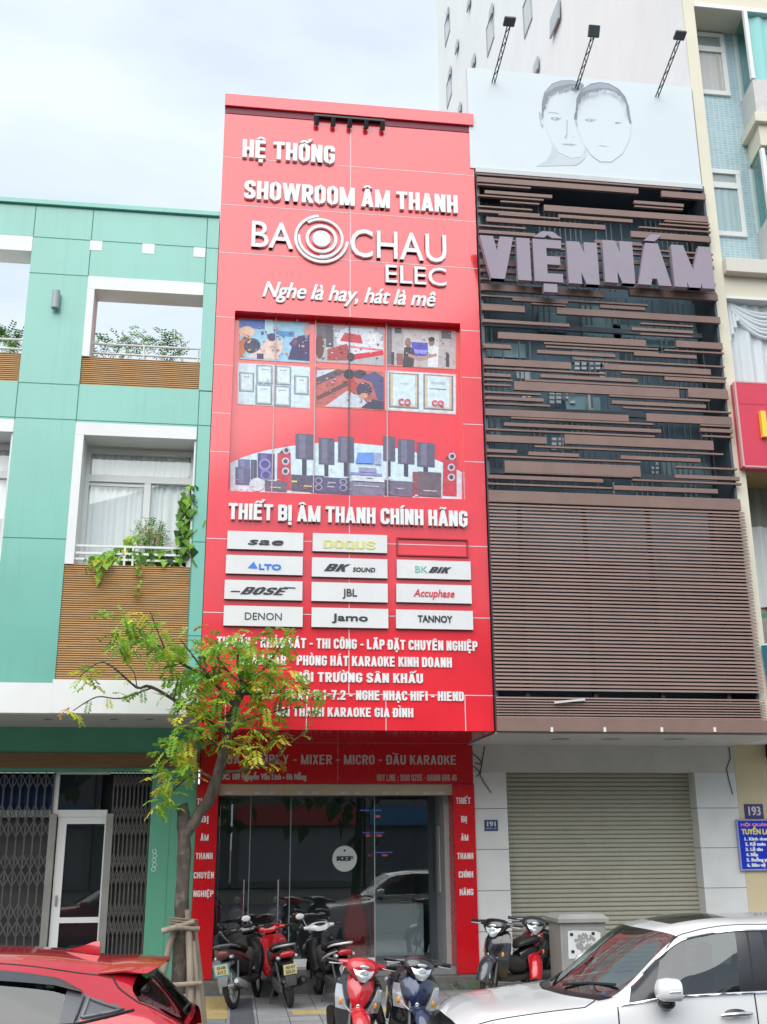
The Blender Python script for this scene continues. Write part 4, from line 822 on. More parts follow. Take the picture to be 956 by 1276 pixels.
for x0, y0, x1, y1 in ((162, 95, 184, 130), (188, 100, 206, 140), (388, 180, 402, 240), (466, 450, 470, 495), (525, 445, 529, 490), (240, 118, 300, 126), (425, 110, 442, 126)):
    xa_, za = PX(*v4(x0, y0), YI + 0.1); MB().box(xa_, XA(v4(x1, y0)[0], za, YI + 0.1), YI + 0.1, YI + 0.13, PX(*v4(x0, y1), YI + 0.1)[1], za).build('pale_pane', mat('pale_pane', (0.75, 0.8, 0.82), 0.3), lb)
MB().box(LX0 + 0.002, 7.9, YB + 0.08, YI + 0.45, ztp + 0.02, ztp + 0.12).box(LX0 + 0.002, LX0 + 0.05, YB + 0.08, YI + 0.4, zb_b, ztp).box(7.86, 7.9, YB + 0.08, YI + 0.4, zb_b, ztp).build('screen_frame', mat('frame_dark', (0.07, 0.09, 0.11), 0.5), lb)
MB().box(LX0 + 0.05, 7.86, YI + 0.45, 28, z8, ztp).build('building_body', concrete, lb)
# big covered letters
veil = mat('veiled_letter', (0.31, 0.27, 0.325), 0.75, var=0.05, vscale=2.5, bump=0.06, bscale=8)
ptext(lb, 'VIỆN', veil, 598, 349.5, 297, 745, YB - 0.14, depth=0.10, bt=0.215, gap=0.05, name='sign_letters')
ptext(lb, 'NÁM', veil, 752, 355, 303, 888, YB - 0.14, depth=0.10, bt=0.215, gap=0.05, name='sign_letters')
# ground floor: soffit, lintel, two stone pillars, roller shutter
stone = mat('white_stone', (0.66, 0.67, 0.66), 0.4, var=0.07, vscale=2.5, dirt=0.25, dcol=(0.45, 0.46, 0.44)); jm = mat('stone_joint', (0.22, 0.22, 0.22), 0.8)
soff = mat('painted_soffit', (0.56, 0.55, 0.52), 0.8, var=0.08, vscale=1.5, dirt=0.4, dcol=(0.38, 0.36, 0.33))
sx0, sx1 = 3.85, 8.34; hx0, hx1 = PX(630.5, 962, YW)[0], 7.62; zsh = PX(630.5, 962, YW)[1]; zso = PX(700, 929, YW)[1]
MB().box(LX0, 8.30, YB + 0.1, YW, zso, zso + 0.02).build('soffit', soff, lb)
b = MB()
for px in (698, 762, 840): X, Yq = PZ(px, 921, zso); b.cyl((X, Yq, zso - 0.002), (X, Yq, zso - 0.005), 0.0, 16, 0.16)
b.build('old_light_mark', mat('mark_grey', (0.34, 0.33, 0.30), 0.8), lb)
b = MB()
for px in (688, 754, 825, 891): X, Z = PX(px, 909, YB - 0.02); b.cyl((X, YB - 0.015, Z - 0.035), (X, YB - 0.015, Z + 0.03), 0.022, 10)
b.build('spot_bulb', mat('bulb_white', (0.75, 0.74, 0.72), 0.4), lb, smooth=40)
MB().box(sx0, sx1, YW, YW + 0.5, zsh, zso - 0.001).build('lintel', soff, lb)
MB().box(hx0, hx1, YW + 0.28, YW + 0.3, 0.0, 0.02).build('shutter_guide', steel, lb)
for a, c in ((sx0, hx0), (hx1 + 0.0, sx1)):
    MB().box(a, c, YW, YW + 0.45, 0.0, zsh - 0.002).build('stone_pillar', stone, lb)
    b = MB()
    for py in (1007.5, 1058.5, 1110, 1161): z = PX(605, py, YW)[1]; b.box(a - 0.001, c + 0.001, YW - 0.0015, YW + 0.3, z - 0.006, z + 0.006)
    b.build('stone_joint', jm, bpy.data.objects['stone_pillar'] if a == sx0 else bpy.data.objects['stone_pillar.001'])
ysh = YW + 0.26; sm = mat('shutter_beige', (0.385, 0.375, 0.30), 0.45, var=0.05, vscale=3, streak=0.2, dcol=(0.25, 0.24, 0.18)); b = MB(); n = 46; h = zsh / n; prof = []
for k in range(n):
    z = k * h; prof += [(ysh + 0.030, z + 0.001), (ysh + 0.004, z + h * 0.14), (ysh, z + h * 0.35), (ysh + 0.002, z + h * 0.7), (ysh + 0.012, z + h * 0.90), (ysh + 0.030, z + h * 0.93)]
b.loft([[(hx0 + 0.001, y, z) for y, z in prof], [(hx1 - 0.001, y, z) for y, z in prof]], False, False, False); b.build('roller_shutter', sm, lb, recalc=True)
sh = bpy.data.objects['roller_shutter']; b = MB()
for k in range(n):
    for q in range(44): x = hx0 + 0.05 + q * (hx1 - hx0 - 0.1) / 44 + (k % 2) * 0.0; b.box(x, x + 0.042, ysh + 0.0095, ysh + 0.02, k * h + h * 0.78, k * h + h * 0.87)
b.build('shutter_slots', mat('slot_dark', (0.10, 0.095, 0.07), 0.8), sh)
cb = MB()
for pts in (((588, 938), (599, 948), (600, 953), (592, 951)), ((590, 955), (598, 962), (594, 968)), ((604, 930), (598, 966), (603, 975), (612, 988)), ((908, 931), (910, 945), (905, 958), (908, 972), (913, 990))): cb.tube([(lambda q: (q[0], YW - 0.012, q[1]))(PX(*p, YW)) for p in pts], 0.007, 6)
cb.build('loose_cable', black, lb)
MB().box(sx0, sx1, 17.25, YW - 0.001, -0.02, 0.10).build('threshold_step', mat('threshold', (0.22, 0.21, 0.20), 0.8, var=0.2), lb, bevel=0.01)
nb = thing('house_number_sign', 'small dark blue number plate 191 on the white stone pillar', 'number plate', (0, YW, 0)); X, Z = PX(612, 1028.5, YW); nb.location = (X, YW, Z); ORG[nb.name] = Vector((X, YW, Z))
MB().box(X - 0.11, X + 0.11, YW - 0.012, YW - 0.001, Z - 0.085, Z + 0.085).build('plate', mat('enamel_navy', (0.02, 0.05, 0.16), 0.35), nb)
text(nb, '191', letter_d, X - 0.07, X + 0.075, Z - 0.015, Z + 0.06, YW - 0.014, depth=0, bold=(0.01, 0.004)); text(nb, 'NGUYỄN V. LINH', letter_d, X - 0.085, X + 0.085, Z - 0.06, Z - 0.035, YW - 0.014, depth=0)

# ------------------------------------------------------------------ billboard on top of the louvres
YBB = YS - 0.02
bb = thing('billboard', 'pale billboard with two grey faces above the brown louvres', 'billboard', (5.9, YBB, PX(588, 214, YBB)[1]))
a0 = PX(582, 84, YBB); X0, ZT2 = a0; ZB2 = PX(588, 209, YBB)[1]; X1 = 7.87
bmat = mat('billboard_vinyl', (0.64, 0.705, 0.74), 0.5, var=0.03, vscale=0.8)
MB().box(X0, X1, YBB, YBB + 0.12, ZB2, ZT2).build('panel', bmat, bb)
MB().box(LX0, X1, YBB - 0.03, YBB + 0.1, ZB2 - 0.09, ZB2 - 0.002).build('base_ledge', mat('ledge_pale', (0.58, 0.60, 0.60), 0.6, dirt=0.3), bb)
INKV, INKR, INKS = 0.0, 0.5, 0.5; PR = {}
f5 = lambda x, y: (660 + x / 6.829, 80 + y / 6.829)
t = Print(YBB - 0.004, f5); hair = (126, 136, 146); hair2 = (152, 162, 172); faint = (195, 205, 211); line = (168, 178, 186); skin = (207, 217, 223)
t.p(skin, (130, 340), (170, 250), (300, 200), (440, 180), (460, 400), (480, 700), (440, 790), (350, 800), (250, 750), (180, 650), (140, 540))
t.p(faint, (190, 690), (260, 770), (360, 810), (450, 800), (480, 740), (470, 800), (400, 860), (60, 868), (150, 820), (185, 760))
t.p((188, 200, 208), (190, 690), (250, 760), (200, 830), (140, 850), (60, 868), (150, 815), (185, 755))
t.p(hair, (105, 330), (125, 240), (190, 165), (270, 136), (370, 136), (455, 165), (462, 185), (400, 215), (370, 195), (320, 215), (270, 225), (200, 245), (160, 285), (140, 350), (122, 370), (118, 460), (104, 455))
t.p(hair2, (128, 250), (190, 172), (270, 142), (370, 142), (440, 165), (330, 168), (220, 195), (160, 235))
t.p(line, (78, 405), (105, 420), (112, 470), (118, 545), (98, 520), (86, 460)).p(skin, (96, 470), (110, 478), (112, 520), (102, 505))
t.p(line, (150, 415), (185, 404), (250, 418), (250, 426), (190, 414)).p(line, (180, 462), (205, 448), (250, 455), (275, 458), (240, 478), (210, 480)).p(skin, (200, 463), (215, 456), (240, 462), (225, 472)).e((140, 150, 158), 232, 464, 9, 9).e((140, 150, 158), 190, 460, 7, 8)
t.p(line, (316, 470), (324, 475), (322, 600), (310, 640), (300, 615), (314, 590)).p((190, 200, 208), (365, 612), (380, 615), (372, 625)).p(line, (272, 675), (350, 676), (405, 684), (350, 690), (300, 684))
t.p((198, 208, 214), (470, 700), (484, 740), (470, 800), (430, 838), (380, 862), (420, 830), (462, 780))
t.p((208, 218, 224), (410, 380), (440, 270), (560, 230), (640, 215), (740, 235), (810, 300), (840, 400), (865, 510), (850, 640), (790, 760), (700, 830), (600, 830), (520, 770), (460, 680), (410, 560))
t.p(hair, (378, 470), (382, 430), (392, 400), (400, 290), (440, 215), (520, 165), (600, 152), (680, 165), (760, 210), (815, 275), (845, 360), (855, 440), (868, 500), (852, 512), (838, 460), (820, 350), (790, 290), (740, 250), (680, 222), (620, 218), (570, 240), (500, 248), (450, 280), (420, 340), (405, 400), (404, 470))
t.p(hair2, (425, 245), (500, 185), (600, 160), (690, 178), (770, 235), (680, 205), (590, 200), (490, 222))
t.p(line, (388, 480), (402, 478), (408, 540), (396, 520)).p(line, (470, 475), (500, 462), (575, 472), (530, 492), (490, 488)).p(skin, (495, 474), (515, 468), (540, 476), (515, 484)).e((146, 156, 164), 521, 477, 8, 8).e((146, 156, 164), 482, 474, 8, 7)
t.p(line, (722, 497), (745, 490), (795, 498), (750, 508)).e((140, 150, 158), 740, 500, 11, 7).p((200, 212, 220), (598, 620), (608, 620), (604, 640)).p((176, 188, 196), (575, 690), (625, 690), (650, 698), (690, 698), (640, 702))
qh = random.Random(21)
for bnd in ([(455, 178), (400, 214), (370, 196), (320, 215), (270, 225), (200, 245), (160, 285), (140, 350), (122, 370)], [(838, 460), (820, 350), (790, 290), (740, 250), (680, 222), (620, 218), (570, 240), (500, 248), (450, 280), (420, 340), (405, 400)]):
    for k in range(130):
        s_ = qh.random() * (len(bnd) - 1); a_ = int(s_); x = bnd[a_][0] + (bnd[a_ + 1][0] - bnd[a_][0]) * (s_ - a_); y = bnd[a_][1] + (bnd[a_ + 1][1] - bnd[a_][1]) * (s_ - a_); dx_ = qh.uniform(-8, 8); ln_ = qh.uniform(8, 24)
        t.p(qh.choice((hair, hair2, (180, 190, 198))), (x - 3, y - 10), (x + 3, y - 10), (x + dx_, y + ln_))
t.done('printed_faces', bpy.data.objects['panel'])
lampm = mat('lamp_dark', (0.06, 0.075, 0.09), 0.5)
for lab, (bx_, by_), (tx_, ty_), big in (('slim black truss lamp above the left end of the billboard', (619.5, 83), (634, 33), 0), ('truss lamp with large square head over the two faces', (724, 92), (739, 45), 1), ('slim black truss lamp beside the cream pilaster', (826, 101), (846, 50), 0)):
    (xb0, zb0), (xt, zt_) = PX(bx_, by_, YBB - 0.3), PX(tx_, ty_, YBB - 0.95); xt = XA(tx_, zt_, YBB - 0.95)
    o = thing('billboard_lamp', lab, 'lamp', (xb0, YBB, zb0), 'lamps over the billboard'); b = MB(); B_ = Vector((xb0, YBB - 0.001, zb0 - 0.1)); T_ = Vector((xt, YBB - 0.95, zt_))
    sdv = Vector((0.026, 0, 0))
    for s_ in (-1, 1): b.bar(B_ + sdv * s_, T_ + sdv * s_, 0.016)
    for k in range(8): p0 = B_.lerp(T_, k / 8); p1 = B_.lerp(T_, (k + 1) / 8); b.bar(p0 + sdv * (-1) ** k, p1 - sdv * (-1) ** k, 0.012)
    b.build('truss_arm', lampm, o); r3 = Matrix.Rotation(R(-60 if big else -18), 3, 'X')
    MB().obox(T_ + Vector((0, -0.06, 0.05)), (0.20, 0.17, 0.055) if not big else (0.2, 0.2, 0.06), r3).build('lamp_head', lampm, o, bevel=0.015)

# ------------------------------------------------------------------ the apartment tower on the right
tw = thing('apartment_tower', 'tall cream apartment tower with blue tiles and bay windows', 'building', (12, 17.6, 0))
cream = mat('cream_paint', (0.72, 0.68, 0.545), 0.7, var=0.05, vscale=1.2, dirt=0.12, dcol=(0.5, 0.46, 0.36)); side = mat('pale_side_wall', (0.82, 0.84, 0.82), 0.7, var=0.04, vscale=0.6, dirt=0.12, dcol=(0.5, 0.5, 0.46), streak=0.12)
TX0, TXE, TZ = 7.90, 17.0, 50.0; YBK = YS + 0.62
MB().box(TX0, 12.0, YBK + 0.42, 39.0, zso + 0.03, TZ).build('side_wall', side, tw)
def tx(px, py): return PX(px, py, YS)
MB().box(TX0 - 0.002, tx(863, 0)[0] + 0.02, YS + 0.002, YS + 0.06, zso + 0.05, TZ).build('pilaster', cream, tw, bevel=0.01); MB().box(TX0, tx(863, 0)[0] + 0.018, YS + 0.061, YBK + 0.419, zso + 0.05, TZ).build('side_pier', side, tw)
px1 = tx(863, 0)[0] + 0.02
ztop = tx(863, 8)[1]
MB().box(px1, TXE, YS + 0.01, YBK, ztop, TZ).build('upper_slab', cream, tw); MB().box(px1, TXE, YS - 0.02, YS + 0.008, ztop, ztop + 0.09).build('slab_trim', white, tw)
def tile_mat():
    m = mat('blue_tile', (0.36, 0.52, 0.58), 0.3, spec=0.5); t = m.node_tree; p = t.nodes['Principled BSDF']; g = t.nodes.new('ShaderNodeNewGeometry'); mpn = t.nodes.new('ShaderNodeMapping'); mpn.inputs['Rotation'].default_value = (R(-90), 0, 0)
    br = t.nodes.new('ShaderNodeTexBrick'); br.offset = 0; br.inputs['Scale'].default_value = 1; br.inputs['Brick Width'].default_value = 0.1; br.inputs['Row Height'].default_value = 0.055; br.inputs['Mortar Size'].default_value = 0.005
    br.inputs['Color1'].default_value = (0.33, 0.50, 0.57, 1); br.inputs['Color2'].default_value = (0.42, 0.58, 0.63, 1); br.inputs['Mortar'].default_value = (0.62, 0.70, 0.72, 1)
    t.links.new(g.outputs['Position'], mpn.inputs['Vector']); t.links.new(mpn.outputs[0], br.inputs['Vector']); t.links.new(br.outputs['Color'], p.inputs['Base Color']); return m
tile = tile_mat()
zled = tx(907, 325)[1]
MB().box(px1, TXE, YBK, YBK + 0.4, zled, ztop - 0.001).build('tiled_wall', tile, tw)
MB().box(px1 + 0.003, TXE, YS - 0.12, YBK, tx(907, 342)[1], zled).build('ledge', mat('ledge_cream', (0.62, 0.60, 0.53), 0.7, dirt=0.5, dcol=(0.42, 0.40, 0.35)), tw, bevel=0.01)
MB().box(px1 + 0.002, TXE, YS + 0.05, YBK, tx(911, 370)[1], tx(907, 342)[1] - 0.001).build('cream_band', cream, tw)
def bk(px, py): return PX(px, py, YBK)
def window(x0, x1, z0, z1, tr, cur, Y=None):
    Y = Y or YBK; f = 0.09; fr = MB(); 
    for q in ((x0, x1, z0, z0 + f), (x0, x1, z1 - f, z1), (x0, x1, tr - 0.07, tr + 0.05)): fr.box(q[0], q[1], Y - 0.05, Y - 0.001, q[2], q[3])
    for xx in ((x0, x0 + f), (x1 - f, x1)): fr.box(xx[0], xx[1], Y - 0.046, Y - 0.001, z0 + f, tr - 0.07).box(xx[0], xx[1], Y - 0.046, Y - 0.001, tr + 0.05, z1 - f)
    o = fr.build('window', white, tw); MB().sheet(x0 + f, x1 - f, z0 + f, z1 - f, Y - 0.02).build('pane', blueglass, o)
    cu = MB(); n = 30; tp = [(x0 + f + (x1 - x0 - 2 * f) * i / n, Y - 0.012 + 0.008 * math.sin(i * 1.3), 0) for i in range(n + 1)]
    cu.loft([[(p[0], p[1], z0 + f) for p in tp], [(p[0], p[1], tr - 0.08) for p in tp]], False, False, False); cu.build('window_curtain', cur, o, smooth=180)
    MB().sheet(x0 + f, x1 - f, tr - 0.08, z1 - f, Y - 0.004).build('dark_backing', mat('dim_glass', (0.42, 0.47, 0.48), 0.5), o)
wx = bk(902, 120)[0] + 0.12
cur1 = mat('taupe_curtain', (0.66, 0.60, 0.57), 0.85); cur2 = mat('teal_film', (0.44, 0.58, 0.60), 0.5)
window(px1 - 0.2, wx, bk(885, 119)[1], bk(885, 43)[1], bk(880, 62)[1], cur1); window(px1 - 0.2, wx, bk(905, 295)[1], bk(905, 213)[1], bk(905, 232)[1], cur2)
# bay windows
BX = tx(927, 17)[0]; bx0 = PX(914, 36, YBK)[0]
baym = mat('bay_tile_white', (0.60, 0.58, 0.56), 0.4, var=0.1, vscale=9)
teal = glass('teal_bay_glass', (0.68, 0.90, 0.88), 1.6)
for zt_, zs_, zc_ in ((ztop - 0.02, tx(939, 100)[1], None), (tx(951, 187)[1], tx(956, 268)[1], None)):
    fp = [(bx0, YBK - 0.002), (BX, YS - 0.02), (TXE, YS - 0.02), (TXE, YBK - 0.002)]
    pr = lambda z0, z1, gr: MB().loft([[(x - gr * 1.2 if k == 0 else x - gr, y - (gr if k in (1, 2) else 0), z0) for k, (x, y) in enumerate(fp)], [(x - gr * 1.2 if k == 0 else x - gr, y - (gr if k in (1, 2) else 0), z1) for k, (x, y) in enumerate(fp)]])
    bw = pr(zs_, zt_, 0).build('bay_window', teal, tw)
    cu = MB(); n = 60; tp = [(BX + 0.1 + (3.0) * i / n, YS + 0.08 + 0.03 * math.sin(i * 1.1), 0) for i in range(n + 1)]
    cu.loft([[(p[0], p[1], zs_ + 0.02) for p in tp], [(p[0], p[1], zt_ - 0.02) for p in tp]], False, False, False); cu.build('bay_curtain', mat('bay_sheer', (0.74, 0.88, 0.88), 0.8), bw, smooth=180)
    e = MB()
    for (x, y) in fp[:2]: e.box(x - 0.035, x + 0.035, y - 0.04, y + 0.03, zs_, zt_)
    e.build('bay_mullion', white, bw)
    pr(zs_ - 0.78, zs_ - 0.001, 0.02).build('bay_parapet', baym, tw); pr(zs_ - 0.98, zs_ - 0.781, 0.10).build('bay_sill', cream, tw, bevel=0.01)
    pr(zs_ - 1.42, zs_ - 0.981, 0.01).build('bay_apron', cream, tw)
# curtain window, red shop sign, lower floor of the tower
zc1, zc0 = tx(911, 371)[1], tx(910, 481)[1]
MB().box(px1 + 0.004, TXE, YS + 0.30, YS + 0.34, zc0 - 0.1, zc1).build('window_back', mat('dim_back', (0.16, 0.18, 0.18), 0.6), tw)
cu = MB(); n = 140; tp = [(px1 + 0.02 + 4.0 * i / n, 0.04 * math.sin(i * 0.8) + 0.02 * math.sin(i * 0.33)) for i in range(n + 1)]
cu.loft([[(x, YS + 0.22 + y, zc0) for x, y in tp], [(x, YS + 0.22 + y * 0.7, zc1 - 0.02) for x, y in tp]], False, False, False); cu.build('curtain', mat('silver_curtain', (0.76, 0.80, 0.82), 0.55), tw, smooth=180)
sw = MB()
for k in range(2):
    xc0 = px1 + 0.12 + k * 1.3
    for i in range(7):
        pts = [(xc0 + 1.2 * q / 12, YS + 0.17 - 0.012 * (i % 2), zc1 - 0.03 - (0.16 + 0.055 * i) * math.sin(math.pi * q / 12) - 0.02 * i) for q in range(13)]
        sw.tube(pts, 0.034, 8)
for i in range(4): sw.tube([(px1 + 0.05 + 0.055 * i, YS + 0.16 + 0.01 * (i % 2), zc1 - 0.02), (px1 + 0.06 + 0.06 * i, YS + 0.16, zc1 - 0.75 + 0.13 * i)], [0.02, 0.04], 8)
sw.build('curtain_swag', bpy.data.materials['silver_curtain'], tw, smooth=60)
MB().sheet(px1 + 0.004, TXE, zc0, zc1, YS + 0.07).build('window_pane', blueglass, tw)
MB().box(px1 + 0.004, TXE, YS + 0.02, YS + 0.12, zc1 + 0.001, zc1 + 0.05).build('window_head', white, tw)
sgX, sgT = tx(910, 480.5); sgB = tx(922, 585)[1]
rs = MB().box(sgX, TXE, YS - 0.16, YS + 0.1, sgB, sgT).build('shop_sign', mat('sign_red', (0.62, 0.035, 0.075), 0.35, spec=0.6, var=0.05), tw)
e = MB().box(sgX - 0.012, sgX + 0.02, YS - 0.165, YS - 0.1, sgB, sgT).box(sgX + 0.021, TXE, YS - 0.165, YS - 0.1, sgB - 0.01, sgB + 0.015).box(sgX + 0.021, TXE, YS - 0.165, YS - 0.1, sgT - 0.01, sgT + 0.015); e.build('sign_edge', mat('pink_edge', (0.62, 0.34, 0.34), 0.6), rs)
zj = tx(915, 507.5)[1]; MB().box(sgX + 0.05, TXE, YS - 0.1625, YS - 0.15, zj - 0.004, zj + 0.004).build('sign_joint', mat('joint_dark_red', (0.3, 0.02, 0.04), 0.7), rs)
X, Z = PX(949, 546, YS - 0.16); yl = mat('yellow_letter', (0.80, 0.62, 0.05), 0.4); u_ = 0.0052 * 2.0
z0v, z1v = PX(949, 546, YS - 0.16)[1], PX(947, 514, YS - 0.16)[1]
MB().box(X - 0.005, X + 0.085, YS - 0.24, YS - 0.161, z0v, z1v).box(X + 0.086, X + 0.26, YS - 0.238, YS - 0.161, z0v + 0.13, z0v + 0.21).box(X + 0.262, X + 0.345, YS - 0.24, YS - 0.161, z0v, z1v).build('sign_letter', yl, rs, bevel=0.004)
ochre = mat('ochre_soffit', (0.30, 0.19, 0.075), 0.7, var=0.1); zoc = sgB + 0.02
MB().box(px1 + 0.004, TXE, YS + 0.101, YS + 1.2, zoc, zoc + 0.05).build('sign_soffit', ochre, tw)
Y2 = YS + 1.0
MB().box(px1 + 0.004, TXE, Y2 + 0.02, Y2 + 0.1, zso + 0.06, zoc).build('lower_wall', mat('grey_shutter', (0.30, 0.31, 0.27), 0.6, var=0.15, vscale=4), tw)
cu = MB(); n = 160; tp = [(px1 + 0.02 + 4.0 * i / n, 0.03 * math.sin(i * 0.7)) for i in range(n + 1)]
zq1, zq0 = PX(935, 657, Y2)[1], PX(945, 757, Y2)[1]
cu.loft([[(x, Y2 - 0.04 + y, zq0) for x, y in tp], [(x, Y2 - 0.04 + y, zq1) for x, y in tp]], False, False, False); cu.build('white_awning_curtain', mat('white_sheet', (0.66, 0.70, 0.67), 0.8), tw, smooth=180)
cu = MB(); cu.loft([[(x, Y2 - 0.02 + y, zq1 + 0.0) for x, y in tp], [(x, Y2 - 0.02 + y, zoc - 0.005) for x, y in tp]], False, False, False); cu.build('grey_curtain', mat('grey_sheet', (0.27, 0.28, 0.25), 0.8), tw, smooth=180)
X, Z = PX(943, 770, YS + 0.3); MB().poly([(X - 0.08, YS + 0.3, Z - 0.03), (X + 1.5, YS + 0.3, Z + 0.2), (X + 1.5, YS + 0.3, Z + 0.32), (X - 0.08, YS + 0.3, Z + 0.04)]).build('green_edge', mat('green_edge', (0.05, 0.25, 0.12), 0.6), tw)
X, Z = PX(948.5, 804, YS - 0.05); zb0 = PX(956, 880, YS - 0.05)[1]; MB().poly([(X, YS - 0.05, Z), (X + 1.4, YS - 0.05, Z + 0.14), (X + 1.4, YS - 0.05, zb0), (X + 0.06, YS - 0.05, zb0)][::1]).build('teal_sign', mat('teal_sign', (0.0, 0.13, 0.22), 0.4), tw)
MB().poly([(X - 0.002, YS - 0.06, Z - 0.01), (X + 1.4, YS - 0.06, Z + 0.13), (X + 1.4, YS - 0.06, Z + 0.16), (X - 0.002, YS - 0.06, Z + 0.02)]).build('sign_light_edge', mat('mint_edge', (0.42, 0.7, 0.55), 0.5), tw)
MB().box(8.342, TXE, YW - 0.003, YW + 0.4, 0, zso + 0.25).build('ground_wall', mat('yellowed_plaster', (0.60, 0.52, 0.33), 0.8, var=0.08, vscale=1.5, dirt=0.25, dcol=(0.45, 0.38, 0.25)), tw)
X, Z = PX(953.5, 918, YW - 0.06); MB().box(X - 0.0, X + 0.6, YW - 0.2, YW - 0.02, PX(956, 944, YW - 0.06)[1], Z).build('dark_box', black, tw)
# side wall windows with open casements (wall plane faces the street's left)
sf = mat('side_frame', (0.36, 0.40, 0.41), 0.6); sgls = mat('side_glass', (0.36, 0.40, 0.42), 0.3)
def onside(px, py):                          # where the side wall plane is seen
    d = CM.T @ np.array([(px - 478) / F, (py - 638) / F, 1.0]); t_ = (TX0 - 0.01) / d[0]; return d[1] * t_, CH + d[2] * t_
f6 = lambda x, y: (530 + x / 5.03, y / 5.03)
for pts in (((122, 155), (152, 50), (152, 205), (128, 285)), ((383, 185), (425, 48), (425, 250), (394, 355)), ((612, 45), (660, -90), (664, 130), (626, 240)), ((134, 540), (163, 435), (165, 595), (141, 672))):
    ys_, zs2 = zip(*[onside(*f6(*p)) for p in pts]); y0, y1, z0, z1 = min(ys_), max(ys_), (zs2[2] + zs2[3]) / 2, (zs2[0] + zs2[1]) / 2
    b = MB(); e = 0.06
    for q in ((y0, y1, z0, z0 + e), (y0, y1, z1 - e, z1), (y0, y0 + e, z0 + e, z1 - e), (y1 - e, y1, z0 + e, z1 - e)): b.box(TX0 - 0.03, TX0 - 0.001, *q)
    o = b.build('side_window', sf, tw); MB().box(TX0 - 0.012, TX0 - 0.002, y0 + e, y1 - e, z0 + e, z1 - e).build('pane', mat('side_pane', (0.55, 0.58, 0.57), 0.3), o)
for px, py in ((146, 90), (421, 80), (205, 295), (280, 25), (825, 120), (222, 690), (309, 390), (705, 425), (160, 460)):
    y, z = onside(*f6(px, py)); hh = 0.62 if px > 800 else 0.42
    MB().obox((TX0 - 0.07, y, z), (0.05, 0.8 if px > 800 else 0.45, hh), Matrix.Rotation(R(4), 3, 'Y')).build('open_casement', sgls, tw)
# signs on its ground floor
n3 = thing('house_number_sign', 'worn violet number plate 193 above the blue notice', 'number plate', (0, YW, 0)); X0, X1, Z0, Z1 = prect(928, 1002, 1020, 951, YW - 0.01); n3.location = (X0, YW, Z0); ORG[n3.name] = Vector((X0, YW, Z0))
MB().box(X0, X1, YW - 0.02, YW - 0.004, Z0, Z1).build('plate', mat('enamel_violet', (0.045, 0.035, 0.16), 0.5, dirt=0.4, dcol=(0.12, 0.1, 0.18)), n3)
text(n3, '193', letter_d, X0 + 0.06, X1 - 0.05, Z0 + 0.05, Z1 - 0.04, YW - 0.022, depth=0, bold=(0.012, 0.004))
jn = thing('job_notice_sign', 'bright blue job notice board on the cream wall', 'notice', (0, YW, 0)); X0, X1, Z0, Z1 = prect(920.5, 1022, 1084, 985, YW - 0.03); X1 = X0 + 1.0; jn.location = (X0, YW, Z0); ORG[jn.name] = Vector((X0, YW, Z0))
MB().box(X0, X1, YW - 0.05, YW - 0.004, Z0, Z1).build('board', mat('notice_blue', (0.005, 0.035, 0.50), 0.35), jn)
e = MB(); 
for q in ((X0 - 0.012, X0 + 0.012, Z0 - 0.012, Z1 + 0.012), (X1 - 0.012, X1 + 0.012, Z0 - 0.012, Z1 + 0.012), (X0 + 0.013, X1 - 0.013, Z0 - 0.012, Z0 + 0.012), (X0 + 0.013, X1 - 0.013, Z1 - 0.012, Z1 + 0.012)): e.box(q[0], q[1], YW - 0.056, YW - 0.03, q[2], q[3])
e.build('board_frame', mat('frame_violet', (0.28, 0.30, 0.52), 0.5), jn)
hN = Z1 - Z0
for k, (bdy, m_, wd, s_) in enumerate((('HỘI QUÁN QUẢNG', mat('pink_ink', (0.8, 0.25, 0.4), 0.5), 0.88, 0.055), ('TUYỂN LAO ĐỘNG', mat('yellow_ink', (0.85, 0.75, 0.06), 0.5), 0.90, 0.10), ('1. Kinh doanh', letter, 0.52, 0.062), ('2. Kế toán', letter, 0.40, 0.062), ('3. Lễ tân', letter, 0.34, 0.062), ('4. Bếp', letter, 0.25, 0.062), ('5. Buồng phòng', letter, 0.56, 0.062), ('6. Bảo vệ', letter, 0.36, 0.062))):
    zz = Z1 - hN * (0.125, 0.29, 0.415, 0.52, 0.625, 0.73, 0.835, 0.94)[k]
    text(jn, bdy, m_, X0 + 0.06 + (0.04 if k > 1 else 0), X0 + 0.06 + wd, zz, zz + s_ * 0.85, YW - 0.053, depth=0, bold=(0.010, 0.006))
# ------------------------------------------------------------------ leaves, tree, plants
def leafmat(name, c):
    m = mat(name, c, 0.5, spec=0.3, var=0.3, vscale=6); t = m.node_tree; p = t.nodes['Principled BSDF']; o = t.nodes['Material Output']
    tl = t.nodes.new('ShaderNodeBsdfTranslucent'); tl.inputs[0].default_value = (*[min(1, x * 1.6) for x in c], 1); ms = t.nodes.new('ShaderNodeMixShader'); ms.inputs[0].default_value = 0.35
    t.links.new(p.outputs[0], ms.inputs[1]); t.links.new(tl.outputs[0], ms.inputs[2]); t.links.new(ms.outputs[0], o.inputs[0]); return m
LEAF = [leafmat('leaf_green', (0.13, 0.29, 0.04)), leafmat('leaf_fresh', (0.26, 0.48, 0.06)), leafmat('leaf_yellow', (0.60, 0.56, 0.07)), leafmat('leaf_rusty', (0.40, 0.21, 0.05)), leafmat('leaf_deep', (0.04, 0.095, 0.025))]
def rv(r_): return Vector((r_.uniform(-1, 1), r_.uniform(-1, 1), r_.uniform(-1, 1)))
